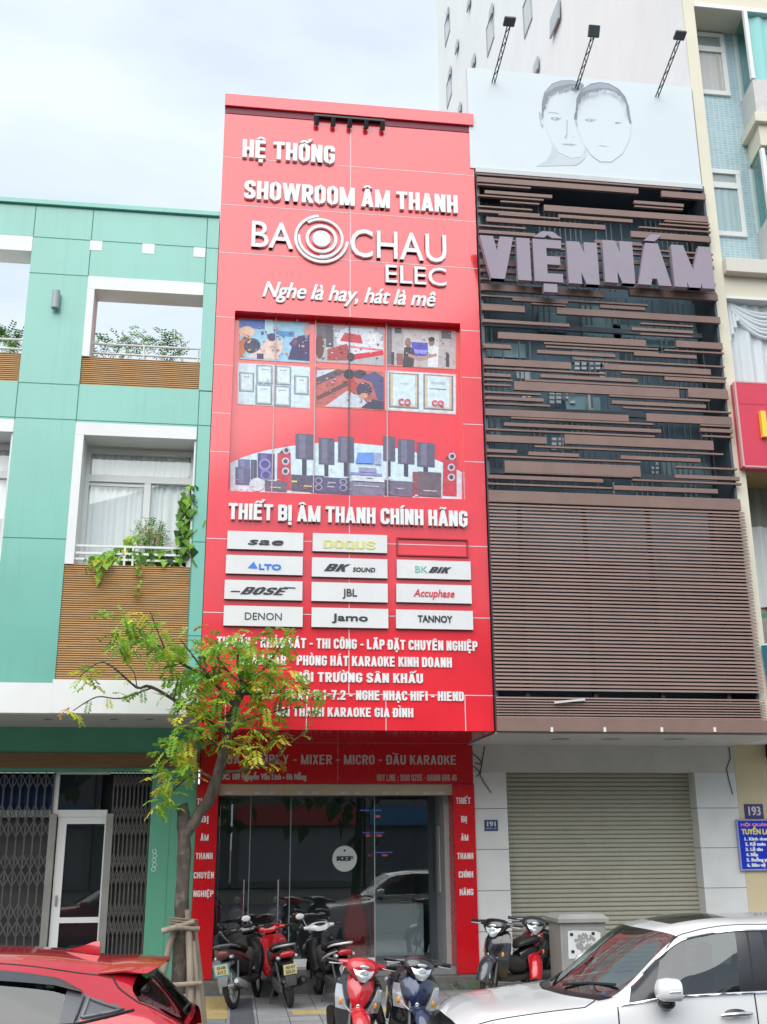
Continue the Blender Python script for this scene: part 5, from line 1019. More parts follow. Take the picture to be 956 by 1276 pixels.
def frond(b, p, d, ln, r_, mi, pairs=7, lw=0.02, ll=0.055):
    """a feather leaf: pairs of small leaflets along a drooping rib"""
    b.mat(mi); d = d.normalized(); sd_ = d.cross(Vector((0, 0, 1)));  sd_ = sd_.normalized() if sd_.length > 0.1 else Vector((1, 0, 0)); q = Vector(p)
    for k in range(pairs):
        d = (d + Vector((0, 0, -0.10))).normalized(); q = q + d * ln / pairs; up = sd_.cross(d)
        for s_ in (-1, 1):
            o = (sd_ * s_ * 0.9 + d * 0.45 + up * r_.uniform(-.3, .3) + Vector((0, 0, -.25))).normalized(); w_ = d * lw * r_.uniform(.8, 1.2); l_ = ll * r_.uniform(.75, 1.15) * (1 - .35 * abs(k / pairs - .45))
            b.add([q, q + o * l_ * .45 + w_ * .5, q + o * l_, q + o * l_ * .45 - w_ * .5], [(0, 1, 2, 3)])
TY = 14.5
def tp(px, py, dy=0.0): X, Z = PX(px, py, TY); return Vector((X, TY + dy, Z))
tr_ = thing('street_tree', 'slender street tree with sparse yellowing feathery leaves', 'tree', (-0.62, TY, 0))
bark = mat('bark', (0.085, 0.068, 0.055), 0.9, dirt=0.8, dscale=5, dcol=(0.30, 0.28, 0.25), var=0.6, vscale=9, bump=0.8, bscale=30, stretch=(1, 1, 0.35))
tb = MB(); r_ = random.Random(11)
def limb(b, pts, r0, r1, n=9):
    q = []; m = len(pts)
    P = [Vector(p) for p in pts]
    for i in range(m - 1):
        for k in range(4):
            s = k / 4; p0, p1, p2, p3 = P[max(i - 1, 0)], P[i], P[i + 1], P[min(i + 2, m - 1)]
            q.append(0.5 * ((2 * p1) + (p2 - p0) * s + (2 * p0 - 5 * p1 + 4 * p2 - p3) * s * s + (3 * p1 - p0 - 3 * p2 + p3) * s ** 3))
    q.append(P[-1]); N = len(q); q = [p + rv(r_) * (r0 + (r1 - r0) * i / N) * .12 for i, p in enumerate(q)]
    b.tube(q, [(r0 + (r1 - r0) * i / (N - 1)) * r_.uniform(.93, 1.07) for i in range(N)], n); return q
base = tp(222, 1236); base.z = -0.05
limb(tb, [base, tp(225, 1180), tp(228, 1110), tp(229, 1060), tp(230, 1020)], 0.095, 0.084, 12)
tb.mat(0); limb(tb, [tp(230, 1042), tp(228, 1015), tp(226, 1003)], 0.088, 0.074, 10)
main = limb(tb, [tp(231, 1040), tp(243, 1022), tp(264, 989), tp(277, 946), tp(286, 905), tp(295, 876), tp(306, 850)], 0.082, 0.05, 10)
tb.build('trunk', bark, tr_, smooth=60)
MB().tube([base + Vector((0, 0, 0.05)), base + Vector((0.004, 0, 0.25)), base + Vector((0.008, 0, 0.44))], [0.101, 0.099, 0.0985], 14).build('lime_wash', mat('lime_wash', (0.52, 0.52, 0.50), 0.9, var=0.25, vscale=9), tr_, smooth=60)
br = MB(); tips = []
for pts, r0 in (([(283, 915), (237, 885), (189, 857), (171, 858), (132, 828), (103, 846)], .030), ([(189, 857), (150, 870), (120, 868), (90, 885)], .012), ([(292, 880), (262, 845), (228, 826), (193, 799), (171, 779), (149, 766)], .030), ([(205, 808), (198, 790), (189, 768)], .012),
                ([(272, 962), (303, 960), (343, 946), (352, 932), (383, 910)], .026), ([(270, 975), (248, 962), (225, 975), (200, 1000)], .018), ([(303, 856), (325, 838), (345, 812), (358, 788)], .026), ([(303, 856), (296, 828), (300, 800)], .03), ([(300, 865), (340, 862), (385, 858)], .02),
                ([(286, 905), (320, 892), (365, 880)], .018), ([(280, 935), (250, 915), (222, 905)], .02), ([(262, 845), (240, 818), (225, 800)], .015), ([(303, 856), (275, 825), (262, 800)], .02), ([(171, 858), (165, 835), (150, 815)], .01)):
    dy = r_.uniform(-.5, .5); n = len(pts); tips += limb(br, [tp(*p, dy * i / (n - 1)) for i, p in enumerate(pts)], r0, 0.006, 6)[3:]
br.build('branch', bark, tr_, smooth=60)
cr_ = MB()
CL = [(150, 800, 16, 12), (190, 795, 20, 16), (165, 775, 12, 6), (216, 808, 18, 14), (245, 838, 26, 26), (285, 825, 30, 34), (320, 832, 28, 32), (345, 850, 26, 28), (300, 868, 32, 34), (258, 868, 28, 30), (226, 850, 20, 14), (240, 905, 26, 26), (280, 915, 24, 22), (218, 932, 22, 20), (208, 975, 18, 18), (200, 1005, 12, 8), (330, 898, 24, 16), (308, 932, 20, 12), (352, 802, 14, 12), (372, 858, 16, 12), (386, 890, 8, 4), (112, 850, 9, 5), (88, 884, 5, 3), (102, 838, 7, 4), (175, 858, 8, 3), (265, 800, 18, 14), (302, 802, 18, 14), (335, 790, 10, 6), (200, 820, 14, 8), (236, 880, 16, 10), (230, 960, 14, 8), (345, 915, 10, 4), (395, 862, 8, 4), (140, 770, 10, 4), (188, 772, 8, 4)]
for cx_, cy_, rad, n in CL:
    for i in range(int(n * 1.35)):
        a, q = r_.uniform(0, 6.28), math.sqrt(r_.random()); p = tp(cx_ + rad * q * math.cos(a), cy_ + rad * q * math.sin(a) * .85, r_.uniform(-.55, .55) * min(1, rad / 20))
        w_ = r_.random(); yl_ = cy_ > 895 or cx_ < 130
        mi = (2 if w_ < .38 else 1 if w_ < .72 else 0 if w_ < .97 else 3) if yl_ else (1 if w_ < .5 else 0 if w_ < .86 else 2 if w_ < .95 else 3 if w_ < .97 else 4)
        d = Vector((r_.uniform(-1, 1), r_.uniform(-.8, .8), r_.uniform(-.6, .5))); frond(cr_, p, d, r_.uniform(.16, .26), r_, mi, r_.choice((5, 6, 7)), 0.044, 0.10)
for p in tips:
    if r_.random() < .45: frond(cr_, p, rv(r_), r_.uniform(.14, .22), r_, r_.choice((0, 1, 1, 2)), 6, .03, .075)
cr_.build('crown', LEAF, tr_)
st = thing('tree_stakes', 'weathered wooden stakes lashed around the street tree trunk', 'stakes', (-0.62, TY, 0)); wood = mat('old_wood', (0.27, 0.225, 0.175), 0.9, var=0.35, vscale=7, stretch=(1, 1, .25), bump=0.5, bscale=25)
def stake(p0, p1, r0, name='stake'): MB().tube([Vector(p0), Vector(p0).lerp(Vector(p1), .5) + Vector((.008, 0, 0)), Vector(p1)], [r0 * 1.1, r0, r0 * .9], 8).build(name, wood, st, smooth=60)
c_ = tp(229, 1150)
stake((c_.x - .36, TY - .20, 0), (c_.x - .09, TY - .10, c_.z + .06), .042); stake((c_.x + .16, TY - .30, 0), (c_.x + .05, TY - .15, c_.z + .16), .044); stake((c_.x + .30, TY + .12, 0), (c_.x + .12, TY + .06, c_.z + .02), .036); stake((c_.x + .27, TY - .30, 0), (c_.x + .13, TY - .16, c_.z - .2), .036)
stake((c_.x - .25, TY - .20, c_.z - .08), (c_.x + .14, TY - .22, c_.z + .03), .034, 'cross_log'); stake((c_.x - .08, TY - .24, c_.z - .03), (c_.x + .20, TY - .18, c_.z - .06), .032, 'cross_log'); stake((c_.x - .16, TY - .33, .52), (c_.x + .26, TY - .32, .54), .028, 'cross_log')
b = MB()
for k in range(4): b.torus((c_.x + .0, TY - .05, c_.z - .04 + .03 * k), (0.1, 0.05, 1), .17, .012, 20, 6)
b.build('rope_lashing', mat('rope', (0.20, 0.16, 0.12), 0.9), st)

def heart(b, p, n_, up, s, mi):
    b.mat(mi); n_ = n_.normalized(); sd_ = n_.cross(up); sd_ = sd_.normalized() if sd_.length > .05 else Vector((1, 0, 0)); dn = -(sd_.cross(n_)).normalized(); p = Vector(p)
    b.add([p, p + sd_ * s * .5 + dn * s * .3 + n_ * s * .08, p + dn * s * 1.15 - n_ * s * .1, p - sd_ * s * .5 + dn * s * .3 + n_ * s * .08], [(0, 1, 2), (0, 2, 3)])
def vine(b, path, n, s, spread, r_, mis):
    P = [Vector(p) for p in path]
    for i in range(n):
        k = r_.random() * (len(P) - 1); a = int(k); p = P[a].lerp(P[min(a + 1, len(P) - 1)], k - a) + rv(r_) * spread
        heart(b, p, Vector((r_.uniform(-.7, .7), -1, r_.uniform(-.2, .7))), Vector((r_.uniform(-.4, .4), 0, 1)), s * r_.uniform(.6, 1.25), r_.choice(mis))
def bp(px, py, Y=YS + 0.1): X, Z = PX(px, py, Y); return (X, Y, Z)
def plant(name, lab, cat, px, py, Y=YS + 0.3, group=None): X, Z = PX(px, py, Y); return thing(name, lab, cat, (X, Y, Z), group)
r_ = random.Random(5)
o = plant('climbing_vine', 'leafy green vine climbing the right edge of the balcony window', 'vine', 236, 680)
b = MB(); vine(b, [bp(234, 690), bp(233, 660), bp(236, 635), bp(238, 612)], 170, .125, .13, r_, (0, 0, 1, 4)); vine(b, [bp(240, 650), bp(250, 650), bp(252, 660)], 40, .10, .08, r_, (1, 1, 2)); b.build('foliage', LEAF, o)
b = MB(); b.tube([bp(234, 700), bp(233, 660), bp(236, 635), bp(238, 606)], .014, 6); b.build('stem', bark, o)
o = plant('flowering_bush', 'rounded bush with brownish tips behind the balcony rail', 'plant', 187, 690)
b = MB()
for i in range(150): a = r_.uniform(0, 6.28); q = math.sqrt(r_.random()); frond(b, bp(186 + 20 * q * math.cos(a), 673 + 19 * q * math.sin(a), YS + .3 + r_.uniform(-.15, .15)), rv(r_) + Vector((0, 0, .6)), .16, r_, r_.choice((0, 0, 1, 3, 4)), 5, .018, .045)
b.build('foliage', LEAF, o)
b = MB()
for px in (178, 186, 194): b.tube([bp(186, 704, YS + .3), bp(px, 670, YS + .3)], .01, 5)
b.build('stem', bark, o)
o = plant('hanging_creeper', 'light green creeper trailing over the timber balcony front', 'creeper', 160, 695)
b = MB(); vine(b, [bp(110, 699, YS - .02), bp(130, 697, YS - .02), bp(150, 690, YS + .1), bp(165, 672, YS + .2)], 90, .10, .09, r_, (1, 1, 0, 2)); vine(b, [bp(150, 690, YS + .1), bp(175, 695), bp(215, 694), bp(232, 690)], 130, .10, .10, r_, (0, 1, 0, 4)); vine(b, [bp(121, 700, YS - .05), bp(121, 718, YS - .05)], 12, .09, .04, r_, (1, 2)); vine(b, [bp(172, 700, YS - .05), bp(173, 742, YS - .05)], 22, .075, .035, r_, (1, 0, 3))
b.build('foliage', LEAF, o)
for lab, pts, n in (('leafy terrace plants with arching sprays in the right roof opening', [(120, 436), (150, 430), (175, 432), (205, 434), (225, 438)], 120), ('dense green terrace plants in the left roof opening', [(-14, 425), (2, 420), (14, 422), (24, 426)], 110)):
    o = plant('terrace_plant', lab, 'plant', pts[0][0], 444, YS + .6, 'plants on the roof terrace'); b = MB(); Y = YS + .7
    for i in range(n): k = r_.random() * (len(pts) - 1); a = int(k); px = pts[a][0] + (pts[min(a + 1, len(pts) - 1)][0] - pts[a][0]) * (k - a); py = pts[a][1] + r_.uniform(-8, 12); frond(b, bp(px, py, Y + r_.uniform(-.2, .3)), rv(r_) + Vector((0, 0, .3)), .2, r_, r_.choice((0, 4, 4, 0, 1)), 5, .028, .07)
    if n == 120:
        for x0, y0, x1, y1 in ((130, 432, 118, 416), (158, 428, 160, 410), (196, 428, 201, 416), (214, 430, 217, 408), (170, 430, 180, 418)):
            for k in range(7): frond(b, bp(x0 + (x1 - x0) * k / 6, y0 + (y1 - y0) * k / 6, Y), rv(r_) * .6 + Vector((.2, 0, .2)), .16, r_, r_.choice((0, 1)), 5, .03, .075)
    b.build('foliage', LEAF, o)
    tbx = MB().box(*sorted((PX(pts[0][0], 444, Y)[0], PX(pts[-1][0], 444, Y)[0])), Y - .15, Y + .2, tz0 + .02, tz1 + .05).build('planter', mat('planter_grey', (0.25, 0.26, 0.25), 0.7), o)
o = thing('weed_tuft', 'small green weeds growing at the foot of the red column', 'weeds', (3.75, 17.3, 0)); b = MB()
for i in range(26): frond(b, (3.7 + r_.uniform(-.3, .5), 17.30 + r_.uniform(-.05, .03), .0), rv(r_) * .6 + Vector((0, 0, .8)), .12, r_, r_.choice((0, 0, 4, 1)), 4, .02, .04)
b.build('foliage', LEAF, o)
b = MB()
for i in range(170):
    x, y = r_.uniform(-.6, 5), r_.uniform(11.3, 17.3); a = r_.uniform(0, 6.28); s = r_.uniform(.012, .03); b.mat(r_.choice((2, 3, 3)))
    b.add([(x + s * math.cos(a), y + s * math.sin(a), .006), (x - s * .5 * math.sin(a), y + s * .5 * math.cos(a), .009), (x - s * math.cos(a), y - s * math.sin(a), .006), (x + s * .5 * math.sin(a), y - s * .5 * math.cos(a), .008)], [(0, 1, 2, 3)])
tag(b.build('fallen_leaves', LEAF), 'tiny dry leaves fallen on the pavement', 'leaves', kind='stuff')

# ------------------------------------------------------------------ across the street (seen in the panes and paintwork)
opp = thing('opposite_houses', 'row of plain houses across the street mirrored in the shop glass', 'houses', (0, -24, 0))
b = MB(); c2 = MB()
for i in range(12):
    x0 = -42 + i * 7; h_ = r_.uniform(11, 16); b.mat(i % 3); b.box(x0, x0 + 6.9, -32, -23, -.1, h_)
    for k in range(1, int(h_ / 3.3)): c2.mat(0).box(x0 + .8, x0 + 6.1, -23.05, -22.99, k * 3.3 + 1.3, k * 3.3 + 3.0)
    c2.mat(1 + i % 2).box(x0 + .4, x0 + 6.5, -23.06, -22.98, .2, 2.9); c2.mat(3 + i % 3).box(x0 + .2, x0 + 6.7, -22.9, -22.7, 3.0, 4.0)
b.build('wall', [mat('far_wall_a', (0.20, 0.19, 0.17), 0.8), mat('far_wall_b', (0.26, 0.25, 0.23), 0.8), mat('far_wall_c', (0.16, 0.18, 0.19), 0.8)], opp); c2.build('shopfront', [mat('far_window', (0.03, 0.04, 0.05), 0.2), mat('far_front_a', (0.30, 0.32, 0.33), 0.6), mat('far_front_b', (0.18, 0.21, 0.24), 0.6), mat('far_sign_a', (0.55, 0.08, 0.06), 0.6), mat('far_sign_b', (0.10, 0.25, 0.5), 0.6), mat('far_sign_c', (0.6, 0.5, 0.12), 0.6)], opp)
b = MB(); r2 = random.Random(9)
for i in range(11):
    x = -38 + i * 7.2 + r2.uniform(-1, 1); b.tube([(x, -13, -.1), (x + .2, -13, 4)], [.2, .12], 8)
    for k in range(230):
        p = Vector((x, -13, 5.8)) + Vector((r2.gauss(0, 1.5), r2.gauss(0, 1.3), r2.gauss(0, 1.2))); n_ = rv(r2); heart(b, p, n_, Vector((.3, .2, 1)), r2.uniform(.5, .9), 0)
tag(b.build('far_trees', LEAF[4]), 'dark street trees across the road mirrored in the glass', 'trees', kind='stuff')

# ------------------------------------------------------------------ street cabinet
cbn = thing('utility_cabinet', 'grey street utility cabinet with torn poster remains', 'cabinet', (4.85, 15.6, 0)); grey = mat('cabinet_grey', (0.285, 0.285, 0.265), 0.55, metal=0.1, var=0.12, vscale=4, dirt=0.3, dcol=(0.18, 0.17, 0.15))
cx0, ct1 = PX(700, 1147, 15.4); cx1 = PX(755, 1147, 15.4)[0]; cl0 = PX(688, 1147, 15.9)[0]
MB().box(cx0 - .02, cx1, 15.42, 16.0, 0.0, ct1 - .03).build('cabinet_body', grey, cbn, bevel=.01)
MB().loft([[(cx0 - .06, 15.37, ct1 - .03), (cx1 + .04, 15.37, ct1 - .03), (cx1 + .04, 16.04, ct1 - .03), (cx0 - .06, 16.04, ct1 - .03)], [(cx0 - .06, 15.37, ct1 + .02), (cx1 + .04, 15.37, ct1 + .02), (cx1 + .04, 16.04, ct1 + .02), (cx0 - .06, 16.04, ct1 + .02)], [(cx0 + .0, 15.45, ct1 + .075), (cx1 - .03, 15.45, ct1 + .075), (cx1 - .03, 15.97, ct1 + .075), (cx0 + .0, 15.97, ct1 + .075)]]).build('cabinet_roof', grey, cbn, recalc=True)
MB().box(cx0 + .03, cx1 - .03, 15.412, 15.419, .15, ct1 - .09).build('cabinet_door', grey, cbn, bevel=.004)
def pc(x, y): X, Z = PX(580 + x / 4.78, 1110 + y / 4.78, 15.405); return (X, 15.405, Z)
b = MB(); b.poly([pc(610, 240), pc(640, 236), pc(775, 240), pc(805, 250), (pc(805, 330)), pc(805, 400), pc(615, 405)])
b.build('poster_paper', mat('poster_paper', (0.58, 0.60, 0.60), 0.8, var=0.1), cbn)
b = MB()
for i in range(95):
    a, q = r_.uniform(0, 6.28), math.sqrt(r_.random()); x, y = 712 + 62 * q * math.cos(a), 305 + 50 * q * math.sin(a); s = r_.uniform(4, 12); n = r_.randint(4, 7)
    b.poly([(lambda p: (p[0], 15.4038 - .00003 * i, p[2]))(pc(x + s * r_.uniform(.5, 1.2) * math.cos(6.28 * k / n), y + s * r_.uniform(.5, 1.2) * math.sin(6.28 * k / n))) for k in range(n)])
b.build('torn_patch', grey, cbn)
b = MB()
for x, y in ((632, 260), (760, 254), (640, 362)): p = pc(x, y); b.box(p[0] - .022, p[0] + .022, 15.398, 15.4005, p[2] - .018, p[2] + .018)
b.build('black_tape', black, cbn)
# ------------------------------------------------------------------ motorbikes
def paint(name, c, metal=0.0, rough=0.25): return mat(name, c, rough, metal=metal, spec=0.5, coat=1.0, coat_rough=0.04)
lens_r = mat('tail_lens', (0.45, 0.01, 0.015), 0.15, spec=0.7); lens_w = mat('clear_lens', (0.56, 0.58, 0.60), 0.10, metal=0.5); lens_o = mat('amber_lens', (0.75, 0.30, 0.05), 0.15); seatm = mat('seat_vinyl', (0.016, 0.016, 0.018), 0.5, bump=0.15, bscale=200)
engine = mat('engine_grey', (0.14, 0.14, 0.145), 0.45, metal=0.6, var=0.2, vscale=20); dustb = mat('dusty_black', (0.035, 0.034, 0.033), 0.6, var=0.3, vscale=10); plate_y = mat('plate_yellow', (0.68, 0.60, 0.30), 0.5, var=0.12, vscale=20); plate_w = mat('plate_pale', (0.66, 0.69, 0.70), 0.5)
silver = mat('silver_plastic', (0.42, 0.43, 0.45), 0.35, metal=0.5)
def motorbike(lab, pos, head, lean, steer, C, moped=False, mirrors=(), plate=plate_y, ptxt=('43-K1', '527.18'), rack=True, scale=0.96, group='motorbikes parked by the shop'):
    o = thing('motorbike', lab, 'motorbike', (0, 0, 0), group); sa = R(steer); px_, ca, sa_ = .47, math.cos(sa), math.sin(sa)
    def turn(b):
        b.v = [(px_ + (x - px_) * ca - y * sa_, (x - px_) * sa_ + y * ca, z) for x, y, z in b.v]; return b
    wr = .245 if not moped else .262
    def wheel(x, t, spokes):
        b = MB().torus((x, 0, wr + .04), (0, 1, 0), wr, .042, 32, 8, flat=.95); b = turn(b) if t else b; wl_ = b.build('front_wheel' if t else 'rear_wheel', rubber, o, smooth=60)
        b = MB().torus((x, 0, wr + .04), (0, 1, 0), wr - .042, .016, 28, 6, flat=1.6).cyl((x, -.05, wr + .04), (x, .05, wr + .04), .045, 12)
        for k in range(spokes):
            a = 2 * math.pi * k / spokes; b.bar((x + .03 * math.cos(a), .012 * (-1) ** k, wr + .04 + .03 * math.sin(a)), (x + (wr - .045) * math.cos(a), 0, wr + .04 + (wr - .045) * math.sin(a)), .006 if spokes > 8 else .028, .006 if spokes > 8 else .014)
        b = turn(b) if t else b; b.build('rim', silver if moped else engine, wl_, smooth=40)
    wheel(.62, True, 24 if moped else 5); wheel(-.62, False, 24 if moped else 5)
    b = MB(); rg = []
    for i in range(13):
        a = R(12 + 148 * i / 12); k = math.sin(math.pi * i / 12) * .5 + .5; cx_, cz_ = .62 + (wr + .075) * math.cos(a), wr + .04 + (wr + .075) * math.sin(a); hw = .055 + .045 * k
        rg.append([(cx_ - .012 * math.cos(a) * 2, hw, cz_ - .02 - .02 * k), (cx_, hw * .8, cz_), (cx_ + .02 * k * math.cos(a), 0, cz_ + .028 * k), (cx_, -hw * .8, cz_), (cx_ - .012 * math.cos(a) * 2, -hw, cz_ - .02 - .02 * k), (cx_ - .02 * math.cos(a), 0, cz_ - .012)])
    turn(b.loft(rg)).build('front_fender', C['fender'], o, smooth=50, recalc=True)
    turn(MB().tube([(.62, .075, wr + .04), (.50, .075, .70)], .021, 8).tube([(.62, -.075, wr + .04), (.50, -.075, .70)], .021, 8).tube([(.52, 0, .66), (.43, 0, 1.0)], .03, 8)).build('fork', engine, o, smooth=40)
    # leg shield
    prof = [(.34, .47, .37, .15), (.44, .535, .385, .195), (.56, .575, .40, .228), (.68, .580, .40, .245), (.78, .560, .385, .240), (.86, .52, .37, .205), (.915, .47, .36, .13)]
    def shield(z, a, off=0.0):
        zs_ = [p[0] for p in prof]; f = lambda i: float(np.interp(z, zs_, [p[i] for p in prof])); xf, xe, hw = f(1), f(2), f(3); s, c = math.sin(R(a)), math.cos(R(a))
        return (xe + (xf - xe) * (1 - abs(s) ** 1.45) + off * c, hw * s * 1.0 + off * s, z)
    rg = []
    for z in [.34 + .575 * i / 14 for i in range(15)]:
        xe = float(np.interp(z, [p[0] for p in prof], [p[2] for p in prof])); hw = shield(z, 90)[1]
        rg.append([shield(z, -90 + 180 * k / 14) for k in range(15)] + [(xe - .05, hw * .8, z), (xe - .065, 0, z), (xe - .05, -hw * .8, z)])
    MB().loft(rg).build('leg_shield', C['shield'], o, smooth=50, recalc=True)
    def patch(name, m, z0, z1, a0f, a1f, off, nz=9, na=9, par=o):
        b = MB(); rg = []
        for i in range(nz + 1):
            s = i / nz; z = z0 + (z1 - z0) * s; a0, a1 = a0f(s), a1f(s); rg.append([shield(z, a0 + (a1 - a0) * k / na, off) for k in range(na + 1)] + [shield(z, a1 - (a1 - a0) * k / na, -.004) for k in range(na + 1)])
        b.loft(rg); return b.build(name, m, par, smooth=50, recalc=True)
    patch('front_panel', C['panel'], .60, .885, lambda s: -(9 + 33 * s ** .75), lambda s: 9 + 33 * s ** .75, .010)
    for sg_ in (-1, 1):
        if sg_ < 0: sig = patch('turn_signal', C.get('signal', lens_w), .57, .79, lambda s: -64 - 10 * s, lambda s: -24 - 26 * s, .012)
        else: sig = patch('turn_signal', C.get('signal', lens_w), .57, .79, lambda s: 24 + 26 * s, lambda s: 64 + 10 * s, .012)
        p = shield(.64, sg_ * 44, .012); MB().ell(p, (.014, .024, .032)).build('amber_bulb', lens_o, sig, smooth=180)
    MB().tube([shield(.60 - .055 * math.cos(R(k * 15)), k * 5, .014) for k in range(-6, 7)], .011, 6).build('chrome_strip', silver, o, smooth=60)
    MB().ell(shield(.62, 0, .013), (.006, .022, .024)).build('emblem', chrome, o, smooth=180)
    MB().sloft([(.36, 0, .62, .10, .16), (.28, 0, .55, .085, .14), (.12, 0, .46, .10, .10), (-.05, 0, .46, .12, .13)], 14).build('tunnel', C['inner'], o, smooth=50)
    MB().sloft([(.40, 0, .33, .12, .05), (.20, 0, .30, .155, .035), (-.02, 0, .31, .155, .035), (-.15, 0, .34, .12, .04)], 14, 4).build('footboard', dustb, o, smooth=50)
    # handlebar
    hb = turn(MB().sloft([(.55, 0, .94, .06, .06), (.525, 0, .95, .125, .09), (.46, 0, .98, .175, .088), (.39, 0, .995, .18, .07), (.33, 0, .985, .12, .045)], 18, 2.3).tube([(.42, y, .995 + .02 * abs(y)) for y in (-.25, -.17, -.08, 0, .08, .17, .25)], [.024, .036, .055, .06, .055, .036, .024], 12)).build('handlebar_cowl', C['cowl'], o, smooth=60)
    b = MB(); rg = []
    for i in range(9):
        s = i / 8; z = .85 + .20 * s; hw = .034 + .086 * math.sin(min(1, s * 1.25) * math.pi / 2) * (1 - .35 * max(0, s - .75) / .25); x = .588 - .13 * s * s - .01
        rg.append([(x + .018 * math.cos(a_ * math.pi / 2) - .006, hw * a_, z) for a_ in (-1, -.66, -.33, 0, .33, .66, 1)] + [(x - .06, hw * a_, z) for a_ in (1, 0, -1)])
    turn(b.loft(rg)).build('headlight', lens_w, hb, smooth=60, recalc=True)
    turn(MB().ell((.566, 0, .93), (.012, .045, .04)).ell((.556, .0, .99), (.01, .055, .018))).build('headlight_reflector', mat('reflector', (0.62, 0.64, 0.66), 0.2, metal=0.5), hb, smooth=180)
    turn(MB().ell((.37, 0, 1.035), (.07, .10, .022))).build('instrument', black, hb, smooth=180)
    for s in (-1, 1):
        g_ = turn(MB().tube([(.42, s * .24, 1.0), (.40, s * .30, 1.005), (.385, s * .365, 1.005)], [.02, .019, .021], 10)).build('grip', black, hb, smooth=50)
        turn(MB().tube([(.45, s * .21, .99), (.465, s * .27, .985), (.44, s * .35, .98)], .007, 6)).build('lever', silver, g_, smooth=50)
        if s in mirrors:
            mi_ = turn(MB().tube([(.40, s * .20, 1.02), (.39, s * .25, 1.12), (.36, s * .29, 1.17)], .007, 6).ell((.35, s * .32, 1.19), (.015, .07, .045))).build('mirror', C.get('mirror', black), hb, smooth=60)
    # body, seat, tail
    up = .0
    bd = MB().sloft([(.03, 0, .50, .09, .13), (-.12, 0, .54, .135, .17), (-.32, 0, .60, .155, .15), (-.52, 0, .665, .15, .12), (-.70, 0, .72, .12, .085), (-.83, 0, .755, .075, .05), (-.88, 0, .765, .03, .02)], 18, 2.6).build('body', C['body'], o, smooth=60)
    for s in (-1, 1): MB().tube([(-.05, s * .128, .56), (-.30, s * .160, .63), (-.55, s * .150, .70), (-.78, s * .095, .755)], [.012, .022, .02, .008], 6).build('side_flash', C['flash'], bd, smooth=60)
    MB().sloft([(.07, 0, .69, .05, .025), (.0, 0, .735, .11, .045), (-.2, 0, .77, .138, .05), (-.38, 0, .79, .14, .048), (-.45, 0, .815, .14, .05), (-.62, 0, .825, .122, .042), (-.74, 0, .83, .08, .022)], 18, 3).build('seat', seatm, o, smooth=50)
    if rack: MB().tube([(-.50, .14, .79), (-.68, .155, .825), (-.82, .13, .85), (-.90, .06, .86), (-.915, 0, .862), (-.90, -.06, .86), (-.82, -.13, .85), (-.68, -.155, .825), (-.50, -.14, .79)], .016, 8).build('grab_rail', C['rail'], o, smooth=60)
    tl = MB().ell((-.86, 0, .735), (.045, .115 if not moped else .10, .05 if not moped else .065), rot=Matrix.Rotation(R(-20), 3, 'Y')).build('tail_light', lens_r if not moped else mat('dull_tail_lens', (0.16, 0.05, 0.045), 0.25), o, smooth=180)
    for s in (-1, 1): MB().ell((-.80, s * (.125 if not moped else .11), .695), (.07, .035, .03)).build('rear_signal', lens_w, o, smooth=180)
    MB().sloft([(-.62, 0, .62, .09, .04), (-.78, 0, .60, .085, .03), (-.90, 0, .54, .08, .018), (-.965, 0, .42, .075, .012), (-.985, 0, .34, .065, .01)], 12, 4).build('rear_fender', dustb if not moped else mat('faded_fender', (0.16, 0.16, 0.165), 0.6), o, smooth=50)
    rt = Matrix.Rotation(R(-14), 3, 'Y'); pc_ = Vector((-.972, 0, .545))
    pl = MB().obox(pc_, (.008, .19, .14), rt).build('licence_plate', plate, o, bevel=.004)
    if C.get('frame'): MB().obox(pc_ + rt @ Vector((.006, 0, 0)), (.006, .225, .172), rt).build('plate_frame', C['frame'], pl)
    for k, tx_ in enumerate(ptxt):
        text(pl, tx_, mat('plate_ink', (0.16, 0.15, 0.10), 0.6), -.065, .065, (.012, -.052)[k], (.055, -.005)[k], 0, depth=0, bold=(.006, .003), xf=lambda x, y, z: tuple(pc_ + rt @ Vector((-.0055 + y * .2, -x, z))))
    MB().ell((-.36, 0, .31), (.19, .09, .09)).cyl((-.25, -.09, .30), (-.25, .11, .30), .085, 16).build('engine', engine, o, smooth=50)
    MB().sloft([(-.22, .12, .30, .035, .09), (-.45, .125, .30, .04, .085), (-.66, .125, .29, .035, .08), (-.74, .12, .285, .02, .05)], 12, 3).build('drive_case', engine if not moped else silver, o, smooth=50)
    MB().tube([(-.15, -.06, .22), (-.30, -.12, .20), (-.45, -.165, .27)], .018, 8).tube([(-.42, -.17, .26), (-.55, -.175, .29), (-.88, -.18, .37), (-.92, -.18, .38)], [.035, .052, .056, .03], 12).build('exhaust', black if not moped else silver, o, smooth=50)
    for s in (-1, 1): MB().tube([(-.62, s * .10, .32), (-.55, s * .12, .66)], .02, 8).build('shock_absorber', engine, o, smooth=40)
    MB().tube([(-.08, .10, .26), (-.16, .20, .05), (-.20, .24, -.01)], .012, 6).build('side_stand', engine, o, smooth=40)
    o.location = pos; o.rotation_euler = (Matrix.Rotation(R(head), 3, 'Z') @ Matrix.Rotation(R(-lean), 3, 'X')).to_euler(); o.scale = (scale,) * 3
    return o
p_red = paint('bike_red', (0.50, 0.008, 0.018)); p_blk = paint('bike_black', (0.010, 0.010, 0.013)); p_navy = paint('bike_navy', (0.010, 0.022, 0.075), .3); p_wht = paint('bike_white', (0.74, 0.75, 0.76)); p_dred = paint('bike_dark_red', (0.26, 0.008, 0.016)); p_gry = paint('bike_grey', (0.05, 0.055, 0.065), .3)
fr_b = mat('plate_blue', (0.10, 0.40, 0.60), 0.5)
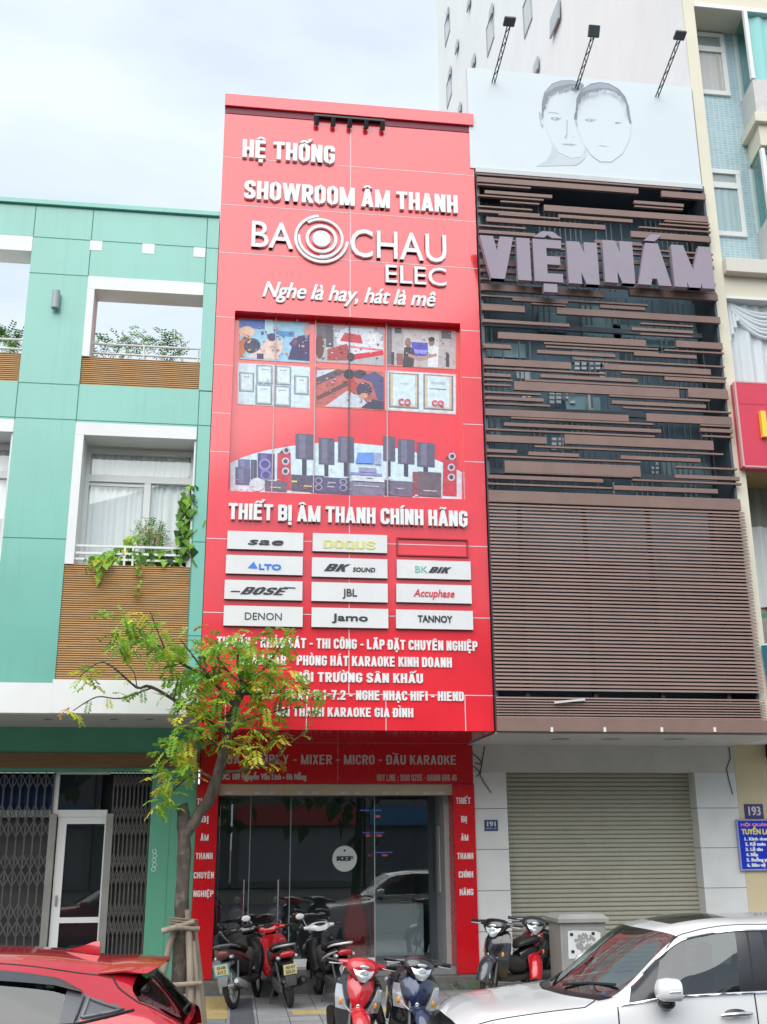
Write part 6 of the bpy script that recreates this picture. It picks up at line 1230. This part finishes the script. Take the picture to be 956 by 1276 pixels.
def C_(**k):
    d = dict(shield=p_blk, panel=p_blk, fender=p_blk, inner=dustb, cowl=p_blk, body=p_blk, flash=p_gry, rail=silver); d.update(k); return d
def at_rear(X, Y, h): return (X + .60 * math.cos(R(h)), Y + .60 * math.sin(R(h)), 0)
motorbike('worn black moped with brown tail lens leaning beside the red column', at_rear(.10, 15.98, 72), 72, 9, 8, C_(body=dustb, flash=p_dred, rail=mat('dull_rail', (0.13, 0.135, 0.14), 0.5), frame=fr_b), moped=True, ptxt=('43-H8', '317.7'))
motorbike('red scooter seen from behind with red tail light and yellow plate', at_rear(.86, 15.98, 98), 98, 8, -14, C_(cowl=p_red, shield=p_red, panel=p_red, body=p_blk, flash=p_red, mirror=p_wht), ptxt=('43-E1', '552.31'), mirrors=(1,))
motorbike('black and white scooter seen from behind its red neighbour', at_rear(1.62, 16.08, 102), 102, 6, 5, C_(cowl=p_wht, shield=p_blk, body=p_blk, flash=p_wht, rail=p_wht, mirror=p_wht), plate=plate_w, ptxt=('43-F1', '186.47'), mirrors=(1,))
def at_head(px, py, Y, h, d=.52): X = PX(px, py, Y)[0]; return (X - d * math.cos(R(h)), Y - d * math.sin(R(h)), 0)
motorbike('bright red scooter facing the street with clear headlight', at_head(434, 1222, 11.5, -93), -93, 9, 8, C_(cowl=p_red, shield=p_blk, panel=p_red, fender=p_red, body=p_red), ptxt=('43-D1', '402.96'), scale=.98)
motorbike('dark navy scooter facing the street beside the white car', at_head(508, 1224, 11.5, -90), -90, 8, 10, C_(cowl=p_blk, shield=p_blk, panel=p_navy, fender=p_navy, body=p_navy), ptxt=('43-C1', '773.05'), scale=.98)
motorbike('black scooter with silver trim turned sideways in front of the white pillar', at_head(606, 1152, 15.9, 208), 212, 6, 25, C_(shield=p_blk, flash=p_dred, fender=p_gry, signal=p_gry), ptxt=('43-B1', '908.22'), scale=1.04)
motorbike('dark scooter with red side panel parked beside the grey cabinet', at_head(666, 1150, 16.2, 243), 225, 9, 40, C_(cowl=p_gry, shield=p_blk, panel=p_dred, fender=p_red, body=p_dred, flash=p_wht, signal=p_gry), ptxt=('43-L1', '264.80'), scale=1.04)
# ------------------------------------------------------------------ cars
def pchip(xs, ys, xq):
    xs, ys = np.asarray(xs, float), np.asarray(ys, float); h = np.diff(xs); dl = np.diff(ys) / h; n = len(xs); d = np.zeros(n)
    for i in range(1, n - 1):
        if dl[i - 1] * dl[i] > 0: w1, w2 = 2 * h[i] + h[i - 1], h[i] + 2 * h[i - 1]; d[i] = (w1 + w2) / (w1 / dl[i - 1] + w2 / dl[i])
    d[0], d[-1] = dl[0], dl[-1]; k = np.clip(np.searchsorted(xs, xq) - 1, 0, n - 2); t = (xq - xs[k]) / h[k]
    return (2 * t**3 - 3 * t**2 + 1) * ys[k] + (t**3 - 2 * t**2 + t) * h[k] * d[k] + (-2 * t**3 + 3 * t**2) * ys[k + 1] + (t**3 - t**2) * h[k] * d[k + 1]
class Car:
    """a body surface laid through a net of half sections (columns nose to tail, rows sill to roof middle)"""
    def __init__(s, net, NU=14, NV=10):
        s.net = np.array(net, float); s.nc, s.nr = s.net.shape[:2]; s.NU, s.NV = NU, NV
        U = np.linspace(0, s.nc - 1, (s.nc - 1) * NU + 1); Vv = np.linspace(0, s.nr - 1, (s.nr - 1) * NV + 1); s.U, s.V = U, Vv
        mid = np.zeros((len(U), s.nr, 3))
        for r_ in range(s.nr):
            for k in range(3): mid[:, r_, k] = pchip(range(s.nc), s.net[:, r_, k], U)
        s.G = np.zeros((len(U), len(Vv), 3))
        for i in range(len(U)):
            for k in range(3): s.G[i, :, k] = pchip(range(s.nr), mid[i, :, k], Vv)
        s.G[:, -1, 1] = 0
    def at(s, u, v, side=1, off=0.0):
        f = lambda u, v: np.array([np.interp(u, s.U, [0]) for _ in ()]) 
        i = min(max(u * s.NU, 0), len(s.U) - 1.001); j = min(max(v * s.NV, 0), len(s.V) - 1.001); a, b = int(i), int(j); fu, fv = i - a, j - b
        g = s.G; p = (g[a, b] * (1 - fu) + g[a + 1, b] * fu) * (1 - fv) + (g[a, b + 1] * (1 - fu) + g[a + 1, b + 1] * fu) * fv
        if off:
            n = np.cross(g[a + 1, b] - g[a, b], g[a, b + 1] - g[a, b]); n = n / (np.linalg.norm(n) + 1e-9)
            if n[1] < -1e-3 or (abs(n[1]) < 1e-3 and n[2] < 0): n = -n
            p = p + n * off
        return Vector((p[0], p[1] * side, p[2]))
    def faces(s, test, name, m, parent, sides=(1, -1), off=0.0, smooth=50):
        b = MB(); g = s.G; idx = {}
        for sd_ in sides:
            for i in range(len(s.U) - 1):
                for j in range(len(s.V) - 1):
                    u, v = (s.U[i] + s.U[i + 1]) / 2, (s.V[j] + s.V[j + 1]) / 2
                    if not test(u, v): continue
                    q = []
                    for a, c in ((i, j), (i + 1, j), (i + 1, j + 1), (i, j + 1)):
                        key = (a, c, sd_ if c < len(s.V) - 1 else 0)
                        if key not in idx: idx[key] = len(b.v); b.v.append((g[a, c, 0], g[a, c, 1] * sd_, g[a, c, 2]))
                        q.append(idx[key])
                    b.f.append(tuple(q if sd_ < 0 else q[::-1])); b.mi.append(0)
        return b.build(name, m, parent, smooth=smooth, recalc=True) if b.f else None
    def line(s, pts, r_, name, m, parent, side=1, off=.001, n=6):
        q = []
        for (u0, v0), (u1, v1) in zip(pts[:-1], pts[1:]):
            k = max(2, int(14 * max(abs(u1 - u0), abs(v1 - v0)))); q += [s.at(u0 + (u1 - u0) * i / k, v0 + (v1 - v0) * i / k, side, off) for i in range(k)]
        q.append(s.at(*pts[-1], side, off)); return MB().tube(q, r_, n).build(name, m, parent, smooth=60)
carglass = glass('car_glass', (0.42, 0.54, 0.50), 1.75, base=0.20); sideglass = glass('car_side_glass', (0.20, 0.26, 0.24), 1.6, base=0.085); seam = mat('panel_gap', (0.015, 0.015, 0.016), 0.7); trimb = mat('gloss_black_trim', (0.02, 0.021, 0.024), 0.25, spec=0.6); cabin = mat('cabin_black', (0.02, 0.02, 0.021), 0.7)
def wheels(o, x0, x1, y, r_):
    for x in (x0, x1):
        for s in (-1, 1):
            w_ = MB().torus((x, s * y, r_), (0, 1, 0), r_ - .09, .09, 36, 10, flat=1.1).build('wheel', rubber, o, smooth=60); b = MB().torus((x, s * y, r_), (0, 1, 0), r_ - .16, .02, 30, 6, flat=3)
            for k in range(10): a = .628 * k; b.bar((x, s * (y + .06), r_), (x + (r_ - .17) * math.cos(a), s * (y + .07), r_ + (r_ - .17) * math.sin(a)), .03, .05)
            b.build('rim', silver, w_, smooth=40)
def seats(o, xs, y=.38, z=.62, m=None):
    for x in xs:
        for s in (-1, 1):
            MB().sloft([(x + .25, s * y, z - .1, .23, .07), (x - .2, s * y, z - .12, .23, .08)], 12, 3).sloft([(x - .17, s * y, z - .1, .23, .07), (x - .30, s * y, z + .25, .22, .07), (x - .38, s * y, z + .50, .19, .05)], 12, 3, axis='z').sloft([(x - .38, s * y, z + .56, .13, .05), (x - .42, s * y, z + .74, .12, .04)], 12, 3, axis='z').build('seat', m or cabin, o, smooth=50)
def inside(o, x, y=.37, z=.93):
    MB().sloft([(x + .55, 0, z - .05, .68, .06), (x + .30, 0, z - .03, .70, .10), (x + .08, 0, z - .10, .68, .13)], 16, 4).build('dashboard', cabin, o, smooth=50)
    MB().torus((x - .1, y, z - .05), (.9, 0, .45), .185, .017, 28, 8).bar((x - .1, y - .17, z - .05), (x - .1, y + .17, z - .05), .03).cyl((x - .1, y, z - .05), (x + .1, y, z - .13), .04, 10).build('steering_wheel', cabin, o, smooth=50)
    MB().box(-1.9, x + .6, -.7, .7, .30, .34).build('cabin_floor', cabin, o)

# white SUV: rows are sill, lower door, door crease, beltline, roof edge, roof, middle
white_net = [
 [(2.24, .60, .28), (2.28, .64, .45), (2.27, .63, .66), (2.20, .60, .80), (2.19, .45, .845), (2.20, .24, .865), (2.21, 0, .87)],
 [(2.02, .80, .25), (2.03, .85, .46), (2.03, .85, .70), (2.00, .79, .885), (1.98, .62, .945), (1.99, .32, .965), (2.0, 0, .97)],
 [(1.50, .86, .22), (1.50, .90, .46), (1.50, .905, .74), (1.50, .86, .965), (1.50, .68, 1.00), (1.52, .36, 1.02), (1.53, 0, 1.025)],
 [(1.02, .88, .22), (1.02, .915, .46), (1.02, .92, .76), (1.02, .885, 1.00), (.98, .73, 1.055), (1.18, .40, 1.06), (1.28, 0, 1.062)],
 [(.42, .88, .22), (.42, .915, .46), (.42, .92, .78), (.42, .895, 1.035), (.25, .665, 1.515), (.38, .36, 1.565), (.43, 0, 1.572)],
 [(-.24, .88, .22), (-.24, .915, .46), (-.24, .92, .79), (-.24, .90, 1.05), (-.30, .70, 1.58), (-.28, .39, 1.638), (-.28, 0, 1.65)],
 [(-1.12, .88, .22), (-1.12, .915, .46), (-1.12, .92, .80), (-1.12, .90, 1.075), (-1.10, .695, 1.57), (-1.10, .39, 1.638), (-1.10, 0, 1.655)],
 [(-1.72, .87, .24), (-1.72, .905, .47), (-1.72, .91, .82), (-1.72, .885, 1.10), (-1.66, .66, 1.54), (-1.68, .37, 1.612), (-1.68, 0, 1.63)],
 [(-2.10, .82, .28), (-2.12, .86, .48), (-2.12, .86, .84), (-2.08, .82, 1.10), (-1.93, .57, 1.44), (-1.98, .33, 1.52), (-2.0, 0, 1.535)],
 [(-2.25, .70, .32), (-2.28, .74, .50), (-2.28, .74, .80), (-2.27, .70, 1.0), (-2.24, .50, 1.04), (-2.26, .28, 1.05), (-2.27, 0, 1.055)]]
def white_suv():
    o = thing('parked_car', 'white sport utility car with sunroof parked at the kerb', 'car', (0, 0, 0), 'cars parked at the kerb'); c = Car(white_net); P = paint('car_white', (0.80, 0.81, 0.82), 0, .2)
    ws = lambda u, v: 3.06 < u < 3.93 and v > 4.06; rw = lambda u, v: 8.05 < u < 8.9 and v > 4.15
    sw_ = lambda u, v: 3.12 < v < 3.90 and 3.30 < u < 7.35; fw_ = lambda u, v: sw_(u, v) and u < 4.80; mw_ = lambda u, v: sw_(u, v) and 5.12 < u < 6.0; bw_ = lambda u, v: sw_(u, v) and 6.15 < u; pl_ = lambda u, v: sw_(u, v) and not (fw_(u, v) or mw_(u, v) or bw_(u, v))
    sr = lambda u, v: 4.22 < u < 4.98 and v > 5.12; cowl = lambda u, v: 2.86 < u <= 3.06 and v > 4.0; tri = lambda u, v: fw_(u, v) and u < 3.62
    hood = lambda u, v: u <= 2.86 and v > 3.35 and u > .25; glass_ = lambda u, v: ws(u, v) or rw(u, v) or sw_(u, v) or sr(u, v) or cowl(u, v)
    d1 = lambda u, v: 3.1 < u < 4.96 and .5 < v <= 3.12; d2 = lambda u, v: 4.96 <= u < 6.1 and .5 < v <= 3.12; roof = lambda u, v: 3.93 <= u < 8.05 and v > 4.0 and not sr(u, v)
    c.faces(lambda u, v: not glass_(u, v) and not hood(u, v) and not d1(u, v) and not d2(u, v) and not roof(u, v), 'body', P, o)
    hd = c.faces(hood, 'hood', P, o); rf = c.faces(roof, 'roof', P, o)
    for s in (1, -1):
        dd = c.faces(d1, 'front_door', P, o, (s,)); rr = c.faces(d2, 'rear_door', P, o, (s,))
        c.faces(lambda u, v: fw_(u, v) and not tri(u, v), 'window', sideglass, o, (s,)); c.faces(tri, 'mirror_triangle', trimb, o, (s,)); c.faces(mw_, 'window', sideglass, o, (s,)); c.faces(bw_, 'window', sideglass, o, (s,)); c.faces(pl_, 'pillar', trimb, o, (s,))
        for q, par in (([(3.12, .6), (3.10, 2.0), (3.12, 3.1)], dd), ([(4.96, .55), (4.96, 3.95)], dd), ([(6.1, .8), (6.1, 3.95)], rr)): c.line(q, .006, 'door_gap', seam, par, s, 0)
        c.line([(3.16, 3.11), (4.2, 3.11), (5.5, 3.11), (7.4, 3.11)], .012, 'window_trim', chrome, o, s, .004); c.line([(3.25, 3.86), (3.6, 3.90), (4.0, 3.905), (5, 3.905), (6.2, 3.905), (7.35, 3.88)], .010, 'window_trim', chrome, o, s, .004)
        c.line([(3.75, 4.0), (3.93, 4.16), (4.3, 4.22), (6, 4.22), (7.9, 4.2)], .008, 'roof_seam', seam, rf, s, -.003)
        for u_, par in ((4.70, dd), (5.86, rr)):
            p = c.at(u_, 2.62, s); h_ = MB().tube([p + Vector((.13, s * .02, .0)), p + Vector((.08, s * .05, .008)), p + Vector((-.08, s * .05, .012)), p + Vector((-.13, s * .02, .01))], [.012, .018, .018, .012], 10).build('door_handle', chrome, par, smooth=60)
            MB().ell(p + Vector((0, s * -.006, .012)), (.10, .02, .032)).build('handle_cup', trimb, h_, smooth=180)
        p = c.at(3.78, 3.06, s); mz = p + Vector((.02, s * .17, .10))
        mr = MB().sloft([(mz.x + .11, mz.y - s * .0, mz.z - .01, .05, .035), (mz.x + .08, mz.y, mz.z, .105, .078), (mz.x + .02, mz.y + s * .005, mz.z + .005, .125, .088), (mz.x - .06, mz.y + s * .005, mz.z + .002, .12, .084)], 18, 2.8).build('mirror', P, o, smooth=60)
        MB().tube([p + Vector((.02, s * .0, -.02)), p + Vector((.02, s * .08, -.02)), mz + Vector((.01, -s * .03, -.075))], [.035, .05, .045], 12).ell(mz + Vector((.02, s * -.04, -.10)), (.07, .09, .05)).build('mirror_foot', trimb, mr, smooth=60); MB().sloft([(mz.x - .062, mz.y + s * .005, mz.z, .105, .07), (mz.x - .066, mz.y + s * .005, mz.z, .10, .066)], 16, 2.8).build('mirror_glass', mat('mirror_glass', (0.5, 0.55, 0.58), 0.03, metal=1), mr)
        MB().tube([mz + Vector((.075, s * .085, -.005)), mz + Vector((.03, s * .125, .0)), mz + Vector((-.04, s * .128, .002))], [.006, .009, .006], 6).build('mirror_signal', lens_w, mr, smooth=60)
        hl = c.faces(lambda u, v: .15 < u < 1.15 and 2.45 < v < 3.2, 'headlight', lens_w, o, (s,), smooth=60)
    c.faces(ws, 'windshield', carglass, o); c.faces(rw, 'rear_window', sideglass, o); c.faces(cowl, 'cowl', trimb, o); c.faces(sr, 'sunroof', mat('sunroof_glass', (0.035, 0.032, 0.03), 0.06, spec=0.8), o)
    for s0, s1, u0, u1 in ((1, 1, 3.12, 3.2), (-1, -1, 3.10, 3.16)):
        a, q = c.at(u0, 5.6, s0, .02), c.at(u1 + .04, 4.35, s1, .02); MB().tube([a, a.lerp(q, .5) + Vector((0, 0, .012)), q], .011, 6).build('wiper', seam, o, smooth=60)
    c.line([(2.86, 6), (2.86, 5), (2.86, 4.2), (2.6, 3.4), (1.6, 3.36), (.4, 3.36)], .006, 'hood_gap', seam, hd, 1, 0); c.line([(2.86, 6), (2.86, 5), (2.86, 4.2), (2.6, 3.4), (1.6, 3.36), (.4, 3.36)], .006, 'hood_gap', seam, hd, -1, 0)
    MB().loft([[(-1.42, -.03, 1.665), (-1.42, .03, 1.665), (-1.62, .035, 1.645), (-1.62, -.035, 1.645)], [(-1.56, -.006, 1.72), (-1.56, .006, 1.72), (-1.63, .008, 1.72), (-1.63, -.008, 1.72)]]).build('roof_fin', seam, o)
    MB().box(2.20, 2.285, -.5, .5, .42, .72).build('grille', trimb, o, bevel=.02)
    MB().ell((.92, .45, 1.06), (.03, .03, .02)).build('dash_ornament', mat('ornament_blue', (0.05, 0.3, 0.6), 0.4), o, smooth=180)
    seats(o, (.05, -.95)); inside(o, .45, z=.98); wheels(o, 1.40, -1.32, .80, .35)
    MB().box(.14, .17, -.13, .13, 1.44, 1.52).build('inner_mirror', cabin, o, bevel=.01)
    return o
WX, WY = 4.08, 10.0
car = white_suv(); car.location = (WX, WY, -.15); car.rotation_euler = (0, 0, R(180))

red_net = [
 [(2.10, .58, .28), (2.14, .62, .45), (2.13, .61, .62), (2.06, .58, .74), (2.04, .44, .785), (2.05, .24, .80), (2.06, 0, .805)],
 [(1.88, .78, .25), (1.89, .82, .45), (1.89, .82, .66), (1.86, .76, .84), (1.84, .60, .90), (1.85, .32, .92), (1.86, 0, .925)],
 [(1.38, .83, .22), (1.38, .87, .45), (1.38, .875, .70), (1.38, .83, .92), (1.36, .66, .985), (1.38, .36, 1.005), (1.38, 0, 1.01)],
 [(.95, .84, .22), (.95, .88, .45), (.95, .885, .73), (.93, .85, .965), (.80, .69, 1.045), (.97, .37, 1.055), (1.05, 0, 1.06)],
 [(.35, .84, .22), (.35, .88, .45), (.35, .885, .75), (.35, .86, .985), (-.02, .58, 1.495), (.06, .33, 1.55), (.10, 0, 1.56)],
 [(-.25, .84, .22), (-.25, .88, .45), (-.25, .885, .77), (-.25, .86, 1.00), (-.32, .60, 1.525), (-.30, .35, 1.585), (-.30, 0, 1.595)],
 [(-.95, .845, .22), (-.95, .885, .45), (-.95, .90, .79), (-.95, .865, 1.03), (-.98, .585, 1.465), (-.97, .35, 1.555), (-.97, 0, 1.572)],
 [(-1.42, .85, .24), (-1.42, .89, .47), (-1.42, .905, .84), (-1.42, .86, 1.09), (-1.42, .565, 1.385), (-1.43, .34, 1.50), (-1.44, 0, 1.52)],
 [(-1.98, .80, .30), (-2.0, .845, .50), (-2.02, .85, .86), (-1.96, .79, 1.09), (-1.76, .545, 1.33), (-1.80, .33, 1.435), (-1.82, 0, 1.455)],
 [(-2.22, .68, .34), (-2.27, .72, .52), (-2.28, .73, .84), (-2.25, .69, 1.01), (-2.21, .52, 1.05), (-2.23, .29, 1.065), (-2.24, 0, 1.07)]]
def red_hatch():
    o = thing('parked_car', 'red hatchback with roof spoiler and shark fin parked at the kerb', 'car', (0, 0, 0), 'cars parked at the kerb'); c = Car(red_net); P = paint('car_red', (0.46, 0.010, 0.024), .15, .22)
    ws = lambda u, v: 3.06 < u < 3.93 and v > 4.06; rw = lambda u, v: 8.06 < u < 8.93 and v > 3.62 + .0 * u
    top = lambda u: 3.90 if u < 6.6 else 3.90 - .44 * (u - 6.6)
    sw_ = lambda u, v: 3.12 < v < top(u) and 3.30 < u < 7.85 and v > (3.12 if u < 7.0 else 3.12 + .32 * (u - 7.0)); fw_ = lambda u, v: sw_(u, v) and u < 4.80; mw_ = lambda u, v: sw_(u, v) and 5.10 < u < 6.78; pl_ = lambda u, v: sw_(u, v) and not (fw_(u, v) or mw_(u, v))
    glass_ = lambda u, v: ws(u, v) or rw(u, v) or sw_(u, v); cowl = lambda u, v: 2.86 < u <= 3.06 and v > 4.0; hood = lambda u, v: .25 < u <= 2.86 and v > 3.35
    d1 = lambda u, v: 3.1 < u < 4.96 and .5 < v <= 3.12; d2 = lambda u, v: 4.96 <= u < 7.1 and .5 < v <= 3.12; roof = lambda u, v: 3.93 <= u < 7.62 and v > 4.0; tail = lambda u, v: 8.75 < u < 9 and 2.1 < v < 3.5 or 8.2 < u <= 8.75 and 2.35 < v < 3.05; gate = lambda u, v: u >= 7.62 and (u > 7.95 or v > 3.75) and (v > 3.3 + .0 * u) and not rw(u, v) and not tail(u, v)
    c.faces(lambda u, v: not (glass_(u, v) or cowl(u, v) or hood(u, v) or d1(u, v) or d2(u, v) or roof(u, v) or gate(u, v) or tail(u, v)), 'body', P, o)
    c.faces(hood, 'hood', P, o); rf = c.faces(roof, 'roof', P, o); tg = c.faces(gate, 'tailgate', P, o); c.faces(ws, 'windshield', carglass, o); c.faces(cowl, 'cowl', trimb, o); rwo = c.faces(rw, 'rear_window', sideglass, o)
    visor = mat('window_visor', (0.055, 0.06, 0.07), 0.3, spec=0.5)
    for s in (1, -1):
        dd = c.faces(d1, 'front_door', P, o, (s,)); rr = c.faces(d2, 'rear_door', P, o, (s,)); c.faces(fw_, 'window', sideglass, o, (s,)); c.faces(mw_, 'window', sideglass, o, (s,)); pl = c.faces(pl_, 'pillar', mat('pillar_grey', (0.09, 0.095, 0.105), 0.4), o, (s,))
        for q, par in (([(4.96, .55), (4.96, 3.9)], dd), ([(7.1, .9), (7.05, 2.6), (7.0, 3.12), (7.02, 3.28)], rr)): c.line(q, .006, 'door_gap', seam, par, s, 0)
        c.line([(3.2, 3.11), (4.5, 3.11), (7.0, 3.11), (7.85, 3.38)], .010, 'window_trim', seam, o, s, .003)
        c.line([(7.02, 3.2), (7.10, 3.62)], .008, 'handle_recess', seam, pl, s, .004); c.line([(7.10, 3.24), (7.68, 3.38), (7.18, 3.60), (7.10, 3.24)], .012, 'quarter_trim', mat('trim_grey', (0.16, 0.165, 0.18), 0.35), pl, s, .006)
        rg = []
        for i in range(30):
            u_ = 3.5 + 3.55 * i / 29; t_ = top(u_); p0, p1 = c.at(u_, t_ + .03, s, .012), c.at(u_, t_ - .17 * min(1, (29 - i) / 5 + .3), s, .035); rg.append([p0, p1, p1 + Vector((0, -s * .006, -.002)), p0 + Vector((0, -s * .006, 0))])
        MB().loft(rg).build('window_visor', visor, o, smooth=50, recalc=True)
        c.faces(tail, 'tail_light', mat('car_tail_lens', (0.30, 0.005, 0.01), 0.1, spec=0.8), o, (s,)); c.line([(3.93, 4.2), (5, 4.25), (6.5, 4.25), (7.62, 4.3)], .007, 'roof_seam', seam, rf, s, -.002)
        c.line([(7.62, 6), (7.62, 5), (7.62, 4.3), (7.8, 3.9), (8.05, 3.55), (8.6, 3.45)], .007, 'tailgate_gap', seam, tg, s, 0)
        for u_, par in ((4.66, dd),):
            p = c.at(u_, 2.62, s); MB().tube([p + Vector((.11, s * .015, 0)), p + Vector((.07, s * .04, .005)), p + Vector((-.07, s * .04, .008)), p + Vector((-.11, s * .015, .008))], .015, 8).build('door_handle', P, par, smooth=60)
        p = c.at(3.55, 3.06, s); mz = p + Vector((.02, s * .16, .09)); MB().sloft([(mz.x + .10, mz.y, mz.z, .05, .035), (mz.x + .06, mz.y, mz.z, .105, .07), (mz.x - .05, mz.y, mz.z, .11, .075)], 16, 2.8).build('mirror', P, o, smooth=60)
        p = c.at(7.15, 2.55, s, .002); q = [p + Vector((.085 * math.cos(a), 0, .085 * math.sin(a))) for a in np.linspace(0, 6.2832, 25)]
        if s == 1: MB().tube(q, .005, 5).build('fuel_flap_gap', seam, o)
    # spoiler, fin, wiper, sticker
    rg = []
    for k in range(17):
        y = -.50 + 1.0 * k / 16; e = abs(y) / .50; tk = 1 - .8 * e ** 3; zt = 1.534 - .055 * e ** 2 - .01 * e ** 6; x0 = -1.50 - .03 * e; x1 = -2.02 + .14 * e ** 3
        rg.append([(x0, y, zt - .040), (x0 - .2, y, zt - .026), (x1 + .06, y, zt - .044), (x1, y, zt - .050), (x1 + .015, y, zt - .048 - .02 * tk), (x1 + .1, y, zt - .042 - .028 * tk), (x0 - .18, y, zt - .030 - .04 * tk), (x0, y, zt - .045 - .03 * tk)])
    MB().loft(rg).build('roof_spoiler', P, o, smooth=40, recalc=True)
    MB().loft([[(-1.22, -.005, 1.558), (-1.22, .005, 1.558), (-1.48, .036, 1.515), (-1.48, -.036, 1.515)], [(-1.33, -.015, 1.580), (-1.33, .015, 1.580), (-1.475, .022, 1.575), (-1.475, -.022, 1.575)], [(-1.42, -.006, 1.612), (-1.42, .006, 1.612), (-1.472, .008, 1.620), (-1.472, -.008, 1.620)]]).build('shark_fin', P, o, smooth=50, recalc=True)
    p = c.at(8.12, 4.95, 1, .012); q = c.at(8.12, 4.62, 1, .012); r2_ = c.at(8.22, 4.62, 1, .012); s2_ = c.at(8.22, 4.95, 1, .012); MB().poly([p, q, r2_, s2_]).build('green_sticker', mat('green_sticker', (0.05, 0.5, 0.12), 0.5), rwo)
    a = c.at(8.86, 5.9, 1, .015); MB().tube([a, c.at(8.84, 4.6, 1, .02)], .010, 6).build('rear_wiper', seam, o); MB().ell((-2.0, 0, 1.468), (.03, .04, .02)).build('spoiler_lamp', lens_r, o, smooth=180)
    MB().obox((-2.27, 0, .80), (.02, .46, .13)).build('licence_plate', plate_w, o); MB().box(-2.285, -2.25, -.35, .35, .90, .93).build('tailgate_trim', silver, o, bevel=.006)
    seats(o, (.0, -.85), z=.60); inside(o, .4, z=.93); wheels(o, 1.32, -1.28, .77, .33)
    return o
RX, RY = -2.48, 9.35
car2 = red_hatch(); car2.location = (RX, RY, -.15); car2.rotation_euler = (0, 0, R(180)); car2.scale = (1, 1, .965)
